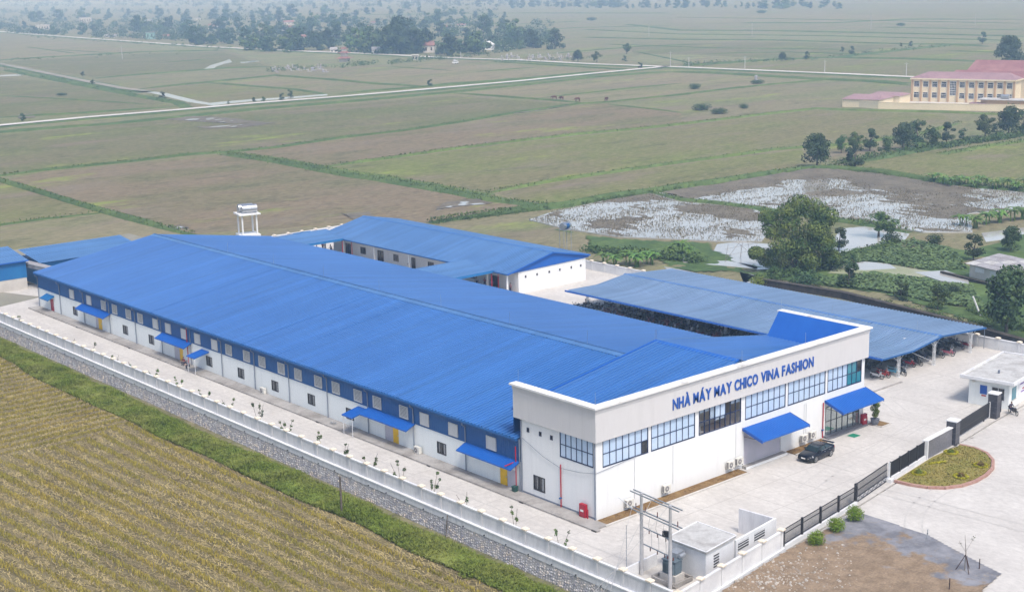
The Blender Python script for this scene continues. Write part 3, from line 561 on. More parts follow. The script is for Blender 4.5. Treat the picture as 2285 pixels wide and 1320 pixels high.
# ---------------------------------------------------------------- factory hall
HALL = empty('factory_hall', (0, 10.4, 0), 'long white and blue sewing factory hall under a ribbed blue roof', 'building')
Y0, Y1 = 10.25, 123.6; EZ, RZ, RX = 5.5, 8.62, 20.2
WIN = [111.2, 94.75, 86.95, 71.15, 63.25, 55.37, 47.5, 39.73, 23.3]
DOORS = [(119.5, 118.2, 'red_door'), (102.75, 101.5, 'yellow_door'), (78.35, 77.35, 'yellow_door'), (31.0, 29.97, 'yellow_door'), (13.4, 12.36, 'yellow_door')]
hol = [(a-1.5, a, .85, 2.1) for a in WIN]+[(b_, a, 0.02, 2.0) for a, b_, c in DOORS]+[(102.75, 103.65, .02, 2.0), (78.35, 79.75, .02, 2.0), (31.0, 32.45, .02, 2.0), (10.95, 12.36, .02, 2.0)]
mb = MB().holes('x', 0, .22, Y0, Y1, 0, 3.2, hol); mb.box(.22, 41.6, Y1-.22, Y1, 0, 3.2); mb.box(41.38, 41.6, Y0, Y1-.22, 0, 5.3); mb.box(.22, 41.38, Y0, Y0+.2, 0, 5.3)
mb.build('wall', 'white_wall', HALL)
mb = MB(); t = Y0                                            # ribbed blue cladding above the masonry
prof = []
while t < Y1-.3: prof += [(t, -.03), (t+.22, -.03), (t+.24, -.06), (t+.30, -.06)]; t += .32
prof.append((Y1, -.03))
for a, h in prof: mb.v += [(h, a, 3.16), (h, a, EZ-.02)]
mb.f = [(2*i+2, 2*i, 2*i+1, 2*i+3) for i in range(len(prof)-1)]
mb.add([(-.03, Y1+.03, 3.16), (41.6, Y1+.03, 3.16), (41.6, Y1+.03, 5.3), (RX, Y1+.03, RZ-.12), (-.03, Y1+.03, EZ-.05)], [(4, 3, 2, 1, 0)])
mb.build('cladding', 'clad_blue', HALL)
MB().box(-.09, .02, Y0, Y1, 3.12, 3.17).build('flashing', 'clad_blue', HALL)
ribbed('roof_slope', (-.45, Y0+.1, EZ), (RX, Y0+.1, RZ), (0, 1, 0), Y1-Y0+.15, 'roof_blue', HALL)
ribbed('roof_slope', (41.95, Y0+.1, 5.35), (RX, Y0+.1, RZ), (0, 1, 0), Y1-Y0+.15, 'roof_blue', HALL)
cp = MB().add([(RX-.75, Y0+.1, RZ-.02), (RX, Y0+.1, RZ+.17), (RX+.75, Y0+.1, RZ-.02), (RX-.75, Y1+.3, RZ-.02), (RX, Y1+.3, RZ+.17), (RX+.75, Y1+.3, RZ-.02)], [(0, 1, 4, 3), (1, 2, 5, 4)])
cp.box(RX-.10, RX-.06, Y0+.1, Y1+.3, RZ+.1, RZ+.22).box(RX+.06, RX+.10, Y0+.1, Y1+.3, RZ+.1, RZ+.22)
cp.build('ridge_cap', 'roof_blue_pale', HALL)
MB().box(-.62, -.36, Y0, Y1+.25, EZ-.2, EZ-.02).build('gutter', 'clad_blue', HALL)
MB().hexa([(-.5, Y1+.14, EZ-.18), (RX, Y1+.14, RZ-.15), (RX, Y1+.34, RZ-.15), (-.5, Y1+.34, EZ-.18), (-.5, Y1+.14, EZ+.06), (RX, Y1+.14, RZ+.09), (RX, Y1+.34, RZ+.09), (-.5, Y1+.34, EZ+.06)]).build('rake_trim', 'roof_blue', HALL)
COLY = [123.4, 115.4, 107.1, 98.6, 90.5, 82.9, 74.9, 66.9, 59.0, 51.25, 43.2, 35.3, 27.1, 18.5]
slp = (RZ-EZ)/(RX+.45)
for k, cyy in enumerate(COLY):
    o = MB().tube([(-.5, cyy, EZ-.2), (-.5, cyy, EZ-.45), (-.14, cyy, EZ-.75), (-.14, cyy, .12), (-.3, cyy, .05)], .06, 6).build('downpipe', 'pvc_grey', HALL)
    if k: # lapped joint of the roof sheets over each frame
        mb = MB().hexa([(-.45, cyy+2.1, EZ+.01), (RX-.7, cyy+2.1, RZ-.1), (RX-.7, cyy+2.22, RZ-.1), (-.45, cyy+2.22, EZ+.01), (-.45, cyy+2.1, EZ+.085), (RX-.7, cyy+2.1, RZ-.025), (RX-.7, cyy+2.22, RZ-.025), (-.45, cyy+2.22, EZ+.085)])
        mb.build('roof_seam', 'roof_blue', HALL)
LOUV = [111.72, 105.84, 101.02, 97.46, 93.19, 89.63, 85.18, 81.6, 77.27, 73.7, 69.3, 65.76, 61.46, 57.86, 53.55, 49.9, 45.7, 42.13, 37.85, 34.27, 29.48, 25.91, 21.17, 15.23]
lf = MB().box(-.16, -.05, -1.46, 0, 3.32, 3.40).box(-.16, -.05, -1.46, 0, 4.58, 4.66).box(-.16, -.05, -.07, 0, 3.40, 4.58).box(-.16, -.05, -1.46, -1.39, 3.40, 4.58)
lfo = None
for a in LOUV:
    shut = a in (111.72, 105.84, 25.91, 21.17, 15.23) or 66 < a < 86
    if lfo is None:
        lfo = lf.build('louver', 'louver_grey', None).data; bpy.data.objects.remove(bpy.data.objects['louver'])
        back = MB().box(-.075, -.06, -1.39, -.07, 3.40, 4.58).build('backing', 'louver_back').data; bpy.data.objects.remove(bpy.data.objects['backing'])
        s1 = MB().add([(-.15, -1.4, 0), (-.15, -.06, 0), (-.12, -.06, .07), (-.12, -1.4, .07)], [(0, 1, 2, 3)]).build('slat', 'louver_grey').data; bpy.data.objects.remove(bpy.data.objects['slat'])
        s2 = MB().add([(-.15, -1.4, 0), (-.15, -.06, 0), (-.12, -.06, .145), (-.12, -1.4, .145)], [(0, 1, 2, 3)]).build('slat', 'louver_grey').data; bpy.data.objects.remove(bpy.data.objects['slat'])
    o = link('louver', lfo, HALL); o.location = (0, a-10.4, 0)
    q = link('backing', back, o); ORG[o] = ORG[q] = np.zeros(3)
    for i in range(8):
        q = link('slat', s2 if shut else s1, o); q.location = (0, 0, 3.42+i*.145)
def window(parent, ax, k, u0, u1, z0, z1, mt, frame='dark_metal', nx=2, nz=1, sgn=-1, fr=.06, curtain=False, name='window'):
    """framed window set in a wall: ax plane at k, facing sgn; frame with a child pane per light"""
    def B(mb_, a0, a1, c0, c1, d0, d1):
        d0, d1 = sorted((k+sgn*d0, k+sgn*d1))
        return mb_.box(d0, d1, a0, a1, c0, c1) if ax == 'x' else mb_.box(a0, a1, d0, d1, c0, c1)
    f = MB(); B(f, u0, u1, z0, z0+fr, -.08, .03); B(f, u0, u1, z1-fr, z1, -.08, .03); B(f, u0, u0+fr, z0+fr, z1-fr, -.08, .03); B(f, u1-fr, u1, z0+fr, z1-fr, -.08, .03)
    du, dz = (u1-u0-2*fr)/nx, (z1-z0-2*fr)/nz
    for i in range(1, nx): B(f, u0+fr+i*du-fr/2, u0+fr+i*du+fr/2, z0+fr, z1-fr, -.07, .025)
    for j in range(1, nz): B(f, u0+fr, u1-fr, z0+fr+j*dz-fr/2, z0+fr+j*dz+fr/2, -.06, .02)
    fo = f.build(name, frame, parent)
    for i in range(nx):
        for j in range(nz):
            mm = mt(i, j) if callable(mt) else mt
            if mm is None: continue
            p = MB(); B(p, u0+fr+i*du+fr/2, u0+fr+(i+1)*du-fr/2, z0+fr+j*dz+fr/2, z0+fr+(j+1)*dz-fr/2, -.05, -.02); p.build('pane', mm, fo)
    if curtain:
        p = MB()
        for q0, q1 in ((.12, .34), (.72, .80), (1.02, 1.10)): B(p, u0+fr+q0, u0+fr+q1, z0+.12, z1-.1, -.015, -.008)
        p.build('curtain', 'curtain', fo)
    return fo
for a in WIN: window(HALL, 'x', 0, a-1.5, a, .85, 2.1, 'dark_glass', nx=2, curtain=True)
for a, b_, mt in DOORS:
    d = MB().box(.02, .08, b_+.02, a-.02, .03, 1.98).build('door', mt, HALL)
    MB().box(-.03, .02, b_+.10, b_+.16, .95, 1.12).build('handle', 'steel', d)
for a, b_ in ((102.78, 103.63), (78.38, 79.73), (31.03, 32.43), (10.97, 12.33)):
    MB().box(.03, .09, a, b_, .03, 1.98).build('shutter_leaf', 'pier_grey', HALL)
def canopy(parent, y0, y1, z, out, drop, name='canopy', mt='canopy_blue', posts=()):
    mb = MB().hexa([(-out, y0, z-drop), (-.02, y0, z), (-.02, y1, z), (-out, y1, z-drop), (-out, y0, z-drop+.03), (-.02, y0, z+.03), (-.02, y1, z+.03), (-out, y1, z-drop+.03)])
    t = y0+.15
    while t < y1-.1: mb.hexa([(-out, t, z-drop+.03), (-.02, t, z+.03), (-.02, t+.06, z+.03), (-out, t+.06, z-drop+.03), (-out, t, z-drop+.06), (-.02, t, z+.06), (-.02, t+.06, z+.06), (-out, t+.06, z-drop+.06)]); t += .3
    mb.box(-out-.03, -out, y0, y1, z-drop-.10, z-drop+.04)
    o = mb.build(name, mt, parent)
    for yy in (y0+.05, y1-.11): MB().hexa([(-out, yy, z-drop-.13), (-.02, yy, z-.13), (-.02, yy+.05, z-.13), (-out, yy+.05, z-drop-.13), (-out, yy, z-drop-.005), (-.02, yy, z-.005), (-.02, yy+.05, z-.005), (-out, yy+.05, z-drop-.005)]).build('side_fascia', mt, o)
    for px, py in posts: MB().box(px-.025, px+.025, py-.025, py+.025, .16, z-drop+.01).build('post', 'white_steel', o)
    return o
for a, b_ in ((98.3, 107.6), (74.7, 82.7), (26.9, 35.2), (10.35, 18.6)): canopy(HALL, a, b_, 3.13, 1.25, .55)
canopy(HALL, 117.7, 120.6, 2.6, 1.15, .5, mt='clad_teal')
canopy(HALL, 70.2, 72.2, 2.75, 2.2, .45, 'side_canopy', posts=((-2.1, 70.3), (-2.1, 72.1)))
canopy(HALL, 35.4, 37.3, 2.75, 2.2, .45, 'side_canopy', posts=((-2.1, 35.5), (-2.1, 37.2)))
for yy, z0, z1 in ((75.6, .2, 5.0), (10.75, .3, 4.6)): MB().tube([(-.22, yy, z0), (-.22, yy, z1)], .06, 6).build('fire_pipe', 'red_paint', HALL)
MB().tube([(-.2, 10.9, 3.0), (-1.5, 10.9, 2.9)], .06, 6).build('fire_pipe', 'red_paint', HALL)
for i in range(7): MB().tube([(RX, 100-13*i, RZ+.1), (RX, 100-13*i, RZ+1.7)], .018, 4).build('lightning_rod', 'steel', HALL)
# raised walk with its kerb along the hall, in cast slabs
walk = MB().box(-1.35, -.02, -1.45, 123.9, 0, .15).build('walkway', 'concrete_old', kind='structure')
for i in range(52): MB().box(-1.80, -1.36, -1.9+i*2.42, -1.9+i*2.42+2.38, 0, .17+random.uniform(-.012, .012)).build('kerb_slab', 'concrete_old', walk)
for yy in (-1.8, 8, 22.2, 42.6, 89.1, 105.9): MB().box(-1.86, -1.78, yy, yy+.55, .01, .10).build('drain_opening', 'rubber', walk)
# ---------------------------------------------------------------- office block
OFF = empty('office_block', (0, 0, 0), 'white two storey office front with the blue letters across its parapet', 'building')
BAY = [(.85, 6.75), (7.15, 13.2), (13.75, 19.95), (20.6, 26.9), (27.3, 33.5), (33.9, 39.85)]
WZ0, WZ1 = 4.92, 7.46
hol = [(a, b_, WZ0, WZ1) for a, b_ in BAY]+[(20.45, 26.3, .30, 3.7), (33.65, 39.65, .12, 3.35)]
mb = MB().holes('y', 0, .25, 0, 40.4, 0, 7.6, hol)
mb.holes('x', 0, .25, .25, 10.2, 0, 7.6, [(.3, 4.72, 5.02, 7.53), (6.85, 8.47, .86, 2.32), (8.95, 9.3, 6.35, 6.8), (7.22, 7.57, 6.35, 6.8), (5.68, 6.03, 6.35, 6.8)])
mb.box(40.15, 40.4, .25, 11.3, 0, 7.6); mb.build('wall', 'white_front', OFF)
MB().box(.3, 40.1, 3.6, 3.8, .05, 7.5).build('inner_wall', 'plaster', OFF); MB().box(.3, 40.1, .26, 3.6, 3.9, 4.1).build('upper_floor', 'room_floor', OFF); MB().box(.3, 40.1, .26, 3.6, 7.52, 7.6).build('ceiling', 'plaster', OFF)
for x in (13.4, 20.3): MB().box(x, x+.12, .26, 3.6, 4.1, 7.5).build('partition', 'room_dark', OFF)
MB().box(13.52, 20.3, 3.45, 3.6, 4.1, 7.5).build('partition', 'room_dark', OFF)
# parapet ring: plain face, moulded cornice, flat coping
PO, PT = .28, 10.85
mb = MB().box(-PO, 40.4+PO, -PO, .2, 7.52, PT-.55); mb.box(-PO, .2, .2, 10.9, 7.52, PT-.55); mb.box(40.2, 40.4+PO, .2, 11.4, 7.52, PT-.55); mb.build('parapet', 'parapet', OFF)
MB().box(-PO-.05, 40.45+PO, -PO-.05, .22, PT-.55, PT-.16).box(-PO-.05, .22, .22, 10.95, PT-.55, PT-.16).box(40.18, 40.45+PO, .22, 11.45, PT-.55, PT-.16).build('moulding', 'parapet', OFF)
MB().box(-PO-.25, 40.65+PO, -PO-.25, .42, PT-.16, PT+.02).box(-PO-.25, .42, .42, 11.15, PT-.16, PT+.02).box(40.0, 40.65+PO, .42, 11.65, PT-.16, PT+.02).build('coping', 'cornice', OFF)
ribbed('roof_slope', (.3, .3, 7.95), (RX, .3, 11.02), (0, 1, 0), 11.4, 'roof_blue', OFF)
ribbed('roof_slope', (38.9, .3, 8.1), (RX, .3, 11.02), (0, 1, 0), 11.4, 'roof_blue', OFF)
MB().add([(.3, 11.55, 5.4), (RX, 11.55, 8.3), (39.4, 11.55, 5.5), (39.4, 11.55, 8.0), (RX, 11.55, 11.0), (.3, 11.55, 7.95)], [(0, 1, 4, 5), (1, 2, 3, 4)]).build('gable_infill', 'clad_blue', OFF)
MB().add([(RX-.5, .42, 10.98), (RX, .42, 11.16), (RX+.5, .42, 10.98), (RX-.5, 11.8, 10.98), (RX, 11.8, 11.16), (RX+.5, 11.8, 10.98)], [(0, 1, 4, 3), (1, 2, 5, 4)]).build('ridge_cap', 'canopy_blue', OFF)
for sx, xe, ze in ((-1, .3, 7.95), (1, 38.9, 8.1)):
    MB().hexa([(xe, 11.62, ze-.05), (RX, 11.62, 10.97), (RX, 11.80, 10.97), (xe, 11.80, ze-.05), (xe, 11.62, ze+.12), (RX, 11.62, 11.13), (RX, 11.80, 11.13), (xe, 11.80, ze+.12)]).build('rake_trim', 'canopy_blue' if sx < 0 else 'roof_blue_pale', OFF)
MB().hexa([(37.9, .45, 8.2), (38.0, .45, 8.2), (38.0, 11.4, 8.2), (37.9, 11.4, 8.2), (40.0, .45, PT-.03), (40.1, .45, PT-.03), (40.1, 11.4, PT-.03), (40.0, 11.4, PT-.03)]).build('back_cladding', 'canopy_blue', OFF)
for dx in (-.15, .15): MB().tube([(RX+dx, 11.7, 11.1), (RX+dx*.6, 11.7, 12.2)], .02, 4).build('lightning_rod', 'steel', OFF)
for x, yy in ((.2, 10.6), (.1, .1), (20, 0), (40.3, 11.3), (30, 0)): MB().tube([(x, yy, PT), (x, yy, PT+1.3)], .015, 4).build('lightning_rod', 'steel', OFF)
mat('mirror_glass', (.50, .55, .55), .04, (.46, .51, .51), 1, metal=.75)
mt, nt, *_r = mat('clear_glass', (.9, .95, .95), .03, None)
b = nt.nodes['Principled BSDF']; tr = nt.nodes.new('ShaderNodeBsdfTransparent'); mx = nt.nodes.new('ShaderNodeMixShader'); gl = nt.nodes.new('ShaderNodeBsdfGlossy'); gl.inputs['Roughness'].default_value = .03
fr_ = nt.nodes.new('ShaderNodeFresnel'); fr_.inputs[0].default_value = 1.5
mx.inputs[0].default_value = .08; nt.links.new(tr.outputs[0], mx.inputs[1]); nt.links.new(gl.outputs[0], mx.inputs[2]); nt.links.new(mx.outputs[0], nt.nodes['Material Output'].inputs[0])
for n_, (a, b_) in enumerate(BAY):
    if n_ == 2:
        fn = lambda i, j: 'blind' if (j == 1 and i in (3, 4)) else 'clear_glass'
        o = window(OFF, 'y', 0, a, b_, WZ0, WZ1, fn, 'navy_frame', 8, 2, -1, .07)
        for i, h in ((0, .3), (1, .3), (2, 1.2), (3, .25), (4, .25), (5, .0), (6, .35), (7, .35)):
            z1 = WZ1-.1 if i not in (3, 4) else WZ0+1.2
            if h: MB().box(a+.1+i*.765, a+.80+i*.765, .10, .12, z1-h, z1).build('blind', 'blind', o)
    elif n_ == 5:
        window(OFF, 'y', 0, a, b_, WZ0, WZ1, lambda i, j: 'tinted' if i >= 4 and not (i == 6 and j == 1) else ('dark_glass' if i == 6 else 'blind'), 'navy_frame', 7, 2, -1, .07)
    else: window(OFF, 'y', 0, a, b_, WZ0, WZ1, lambda i, j, q=n_: 'dark_glass' if (q == 0 and (i, j) == (6, 0)) else 'blind', 'navy_frame', 7 if n_ != 1 else 7, 2, -1, .07)
MB().box(6.0, 6.66, .025, .04, WZ0+.45, WZ0+1.15).build('blind', 'blind', OFF)
window(OFF, 'x', 0, .3, 4.72, 5.02, 7.53, 'blind', 'navy_frame', 6, 2, -1, .07)
window(OFF, 'x', 0, 6.85, 8.47, .86, 2.32, 'dark_glass', 'dark_metal', 2, 1, -1, .07, True)
for a in (8.95, 7.22, 5.68): window(OFF, 'x', 0, a, a+.35, 6.35, 6.8, 'dark_glass', 'navy_frame', 1, 1, -1, .04)
# roller door of interlocking slats
rd = MB()
for i in range(34): rd.add([(20.46, .10, .3+i*.1), (26.29, .10, .3+i*.1), (26.29, .075, .35+i*.1), (20.46, .075, .35+i*.1), (26.29, .10, .4+i*.1), (20.46, .10, .4+i*.1)], [(0, 1, 2, 3), (3, 2, 4, 5)])
rd.build('roller_door', 'pier_grey', OFF)
MB().box(20.2, 26.6, -.55, -.01, .01, .30).build('door_sill', 'concrete_old', OFF); MB().box(20.15, 26.65, -.63, -.551, .01, .24).build('sill_face', 'white_front', OFF)
def fcanopy(x0, x1, z, out, drop):
    mb = MB().hexa([(x0, -out, z-drop), (x1, -out, z-drop), (x1, -.02, z), (x0, -.02, z), (x0, -out, z-drop+.04), (x1, -out, z-drop+.04), (x1, -.02, z+.04), (x0, -.02, z+.04)])
    t = x0+.12
    while t < x1-.1: mb.hexa([(t, -out, z-drop+.04), (t+.06, -out, z-drop+.04), (t+.06, -.02, z+.04), (t, -.02, z+.04), (t, -out, z-drop+.07), (t+.06, -out, z-drop+.07), (t+.06, -.02, z+.07), (t, -.02, z+.07)]); t += .3
    mb.box(x0, x1, -out-.04, -out, z-drop-.12, z-drop+.05)
    o = mb.build('entrance_canopy', 'canopy_blue', OFF)
    for xx in (x0-.05, x1): MB().hexa([(xx, -out-.04, z-drop-.22), (xx+.05, -out-.04, z-drop-.22), (xx+.05, -.02, z-.2), (xx, -.02, z-.2), (xx, -out-.04, z-drop+.08), (xx+.05, -out-.04, z-drop+.08), (xx+.05, -.02, z+.08), (xx, -.02, z+.08)]).build('side_fascia', 'sign_blue', o)
    for xx in (x0+.25, x1-.25): MB().tube([(xx, -.05, z-.9), (xx, -out+.3, z-drop-.05)], .03, 5).build('bracket', 'dark_metal', o)
fcanopy(20.2, 27.6, 4.15, 2.55, .75); fcanopy(33.5, 40.6, 4.12, 2.4, .85)
# glazed entrance: frame with clear lights, bright hall behind
window(OFF, 'y', 0, 33.65, 39.65, .12, 3.35, 'mirror_glass', 'dark_metal', 6, 2, -1, .06, name='glazed_entrance')
MB().box(33.5, 40.0, .26, 3.59, .02, .14).build('lobby_floor', 'slab_roof', OFF)
MB().box(33.4, 40.3, -.75, -.01, .005, .16).build('entrance_step', 'granite_grey', OFF); MB().box(33.4, 40.3, -.38, -.012, .16, .27).build('entrance_step', 'granite_grey', OFF)
for x, yy in ((14.6, 1.2), (15.7, 1.5)):
    mb = MB().box(x-.25, x+.25, yy-.25, yy+.25, 4.5, 4.55).box(x-.25, x+.25, yy+.2, yy+.25, 4.55, 5.0)
    for sx in (-.22, .19):
        for sy in (-.22, .19): mb.box(x+sx, x+sx+.03, yy+sy, yy+sy+.03, 4.1, 4.5)
    tag(mb.build('chair', 'white_steel'), 'white plastic chair %s inside the open office window' % ('nearest the pier' if x < 15 else 'with its back to the room'), 'chair', 'chairs in the open office')
# the letters
for word, x0, x1 in (('NHÀ', 9.75, 12.18), ('MÁY', 12.61, 15.16), ('MAY', 15.6, 18.16), ('CHICO', 18.57, 22.1), ('VINA', 22.58, 25.43), ('FASHION', 25.86, 31.0)):
    ms = []; cur = 0
    for ch in word:
        cu = bpy.data.curves.new('letter', 'FONT'); cu.body = ch; cu.size = 1.48; cu.extrude = .035; cu.offset = .014 if ch == 'M' else (.028 if ch == 'N' else .042); cu.resolution_u = 3
        to = bpy.data.objects.new('letter', cu); COL.objects.link(to); bpy.context.view_layer.update()
        me = bpy.data.meshes.new_from_object(to.evaluated_get(bpy.context.evaluated_depsgraph_get())); bpy.data.objects.remove(to)
        xs = [v.co.x for v in me.vertices]; a, b_ = min(xs), max(xs)
        ms.append((me, a, cur, b_-a)); cur += b_-a+(.15 if ch not in 'AÀÁV' else .07)
    tot = ms[-1][2]+ms[-1][3]; sc_ = (x1-x0)/tot
    for me, a, c, w_ in ms:
        me.materials.clear(); me.materials.append(M['sign_blue'])
        for v in me.vertices: v.co = ((v.co.x-a+c)*sc_+x0, -PO-.045-v.co.z, 8.45+v.co.y)
        o = link('letter', me, OFF)
# pipes, cables, conduit on the office walls
for x, yy, z0, z1 in ((-.08, .07, .05, 7.4), (-.08, 10.05, .1, 7.4), (-.12, 10.3, .05, 5.4)): MB().tube([(x, yy, z0), (x, yy, z1)], .065, 6).build('downpipe', 'pvc_grey', OFF)
MB().tube([(-.08, 4.6, .15), (-.08, 4.6, 4.3)], .06, 6).build('fire_pipe', 'red_paint', OFF); MB().tube([(33.17, -.1, .1), (33.17, -.1, 4.0)], .06, 6).build('fire_pipe', 'red_paint', OFF)
for x, yy, a in ((-.1, 4.6, 0), (33.17, -.12, 1)): MB().tube([(x-.2, yy-.02, 1.05), (x+.05, yy-.02, 1.05)], .09, 6).build('valve', 'clad_blue', OFF)
MB().tube([(-.06, 9.9, 5.6), (-.09, 7, 4.5), (-.1, 4.6, 3.95), (-.1, 2, 4.2), (-.1, .0, 4.6), (-.09, -.06, 4.6), (2, -.08, 4.75), (5.2, -.08, 5.0)], .022, 4).build('cable', 'pvc_grey', OFF)
for x in (4.9, 10.1, 19.2, 30.0, 30.35): MB().tube([(x, -.05, 1.0), (x, -.05, WZ0-.1 if x < 25 else 4.6)], .03, 4).build('conduit', 'white_steel', OFF)
MB().box(-.02, 0, 0, 10.2, .155, .32).build('skirting', 'pvc_grey', OFF)
# planting strips at the foot of the front
def strip_bed(name, x0, x1, y0, label):
    r = empty(name, (x0, y0, 0), label, 'planting bed', 'planting strips along the office front')
    MB().box(x0, x1, y0+.18, -.03, .01, .12).build('soil', 'soil', r); MB().box(x0-.18, x1+.18, y0, y0+.18, .005, .16).build('kerb', 'concrete', r); MB().box(x1, x1+.18, y0+.18, -.03, .005, .16).build('kerb', 'concrete', r)
    pts = [(random.uniform(x0+.1, x1-.1), random.uniform(y0+.3, -.2), .12) for _ in range(int((x1-x0)*14))]
    rocks('soil_clods', pts, [random.uniform(.04, .09) for _ in pts], 'soil', parent=r, kind='stuff')
strip_bed('planting_bed', -.1, 19.5, -1.55, 'long strip of bare brown soil along the office wall left of the roller door')
strip_bed('planting_bed', 27.2, 32.9, -1.5, 'short strip of brown soil behind the parked black car')
# ---------------------------------------------------------------- outdoor units, hydrants and small things by the walls
def ac_unit(loc, rz, label):
    r = empty('air_conditioner', (0, 0, 0), label, 'air conditioner', 'outdoor air conditioner units')
    MB().box(-.46, .46, -.17, .17, .42, 1.12).build('casing', 'ac_white', r)
    g = MB().hcyl((-.1, -.175, .77), (-.1, -.19, .77), .27, 14).build('fan_grille', 'ac_grille', r)
    MB().hcyl((-.1, -.19, .77), (-.1, -.2, .77), .07, 8).build('hub', 'ac_white', g)
    MB().box(-.465, -.461, -.12, .12, .47, 1.05).build('fin_panel', 'ac_grille', r)
    for x in (-.3, .3): MB().box(x-.03, x+.03, -.2, .32, .36, .415).build('bracket', 'dark_metal', r)
    r.location = loc; r.rotation_euler.z = rz; return r
for x, z, lb in ((3.9, .1, 'air conditioner unit hung on the front wall nearest the office corner'), (8.9, .2, 'air conditioner unit on the front wall below the second window bay'), (18.1, .25, 'air conditioner unit left of the roller door, the one farther from it'), (19.4, .3, 'air conditioner unit beside the left jamb of the roller door'), (29.7, .25, 'air conditioner unit directly behind the black car bonnet'), (31.1, .3, 'air conditioner unit between black car and red pipe')):
    ac_unit((x, -.33, z), 0, lb)
ac_unit((-.36, 56.9, -.25), -math.pi/2, 'air conditioner unit standing in the middle of the long side wall')
ac_unit((-.36, 26.2, -.25), -math.pi/2, 'larger air conditioner unit standing beside the downpipe near a yellow door')
def hydrant(loc, rz, label):
    r = empty('fire_cabinet', (0, 0, 0), label, 'fire cabinet', 'red fire hose cabinets')
    c = MB().box(-.38, .38, -.16, .16, .02, 1.25).build('cabinet', 'red_paint', r)
    d = MB().box(-.33, .33, -.18, -.162, .1, 1.18).build('door', 'red_door', r); MB().box(-.2, .2, -.186, -.181, .55, .75).build('notice', 'plate', d)
    MB().tube([(.58, 0, 0), (.58, 0, .85)], .06, 6).build('standpipe', 'red_paint', r)
    r.location = loc; r.rotation_euler.z = rz; return r
hydrant((-.3, 1.4, .15), -math.pi/2, 'red fire cabinet on the walk at the near office corner')
hydrant((40.15, -.3, .03), 0, 'red fire cabinet beside the glazed entrance')
t = empty('rubbish_bin', (-.45, 10.7, .15), 'dark green plastic bin in the corner beside the yellow door', 'bin'); MB().obox((-.45, 10.7), .2, .2, .15, .62, 0, 1.15).build('body', 'plastic_green', t); MB().obox((-.45, 10.7), .25, .25, .62, .68).build('lid', 'plastic_green', t)
tag(MB().box(35.9, 37.0, -2.15, -1.2, .004, .03).build('door_mat', 'mat_green'), 'green mat on the paving before the glazed entrance', 'mat')
t = empty('scrap_heap', (-.6, 38, .15), 'heap of scrap metal on the walk beside a low canopy', 'scrap heap')
mb = MB()
for i in range(14): a = random.random()*3; mb.tube([(-1+random.uniform(-.3, .3), 40.6+random.uniform(-.5, .5), .2), (-1+math.cos(a)*.5, 40.6+math.sin(a)*.6, .2+random.random()*.3)], .02, 4)
mb.build('rods', 'steel', t)
bk = empty('bicycle_rack', (-.45, 37.4, .15), 'light bent wire rack against the wall by the low canopy', 'rack')
mb = MB()
for i in range(6): yy = 37.6+i*.3; mb.tube([(-.2, yy, .16), (-.25, yy, .75), (-.55, yy+.1, .7), (-.6, yy+.1, .16)], .018, 4)
mb.build('hoops', 'white_steel', bk); MB().tube([(-.4, 37.5, .2), (-.4, 39.3, .2)], .02, 4).build('rail', 'white_steel', bk)
# ---------------------------------------------------------------- boundary walls
def boundary(name, p, q, n, base, top, outs, mt, label, cap_mt='cap_cream', cap=True, caph=.12, skip=()):
    """panelled masonry wall from p to q with n bays: posts, caps, recessed panels, coping and plinth beam"""
    p, q = np.array(p, float), np.array(q, float); r = empty(name, (*p, base), label, 'wall'); d = (q-p)/np.linalg.norm(q-p); nrm = np.array([-d[1], d[0]])*outs
    pm = cm = None; L_ = np.linalg.norm(q-p)/n; a = math.atan2(d[1], d[0])
    for i in range(n+1):
        c = p+d*L_*i
        if pm is None:
            o = MB().obox((p[0], p[1]), .17, .115, base, top, a).build('post', mt, r); pm = o.data
            k = MB().obox((p[0], p[1]), .28, .28, top+.001, top+caph, a).obox((p[0], p[1]), .24, .24, top+caph, top+caph+.06, a, .6).build('cap', cap_mt, o) if cap else None; cm = k.data if k else None
        else:
            o = link('post', pm, r); o.location = (*(c-p), 0); ORG[o] = ORG[r]
            if cm: link('cap', cm, o)
        if i < n:
            a0, b0 = c+d*.2, c+d*(L_-.2)
            MB().seg(a0, b0, .16, base, top-.22).build('panel', mt, r); MB().seg(a0, b0, .25, top-.20, top-.06).build('coping', mt if mt != 'fence_wall' else 'fence_wall_front', r)
    return r
W = boundary('perimeter_wall', (-9.0, front_y(-9)), (-9.0, 140.6), 54, .55, 1.95, 1, 'fence_wall', 'long panelled grey wall with cream post caps beside the stubble field')
MB().box(-9.32, -8.72, front_y(-9)-.3, 141, -.12, .55).build('plinth_beam', 'fence_wall', W)
MB().box(-9.38, -8.74, front_y(-9)-.35, 141, .47, .56).build('ledge', 'fence_wall_front', W)
SW = empty('retaining_wall', (-9.1, 0, GZ), 'rough grey rubble stone retaining wall under the panelled wall', 'wall')
MB().hexa([(-9.55, -18.6, GZ-.3), (-8.8, -18.6, GZ-.3), (-8.8, 141, GZ-.3), (-9.55, 141, GZ-.3), (-9.26, -18.6, -.11), (-8.8, -18.6, -.11), (-8.8, 141, -.11), (-9.26, 141, -.11)]).build('mortar', 'mortar', SW)
mb = MB(); yy = -18.5
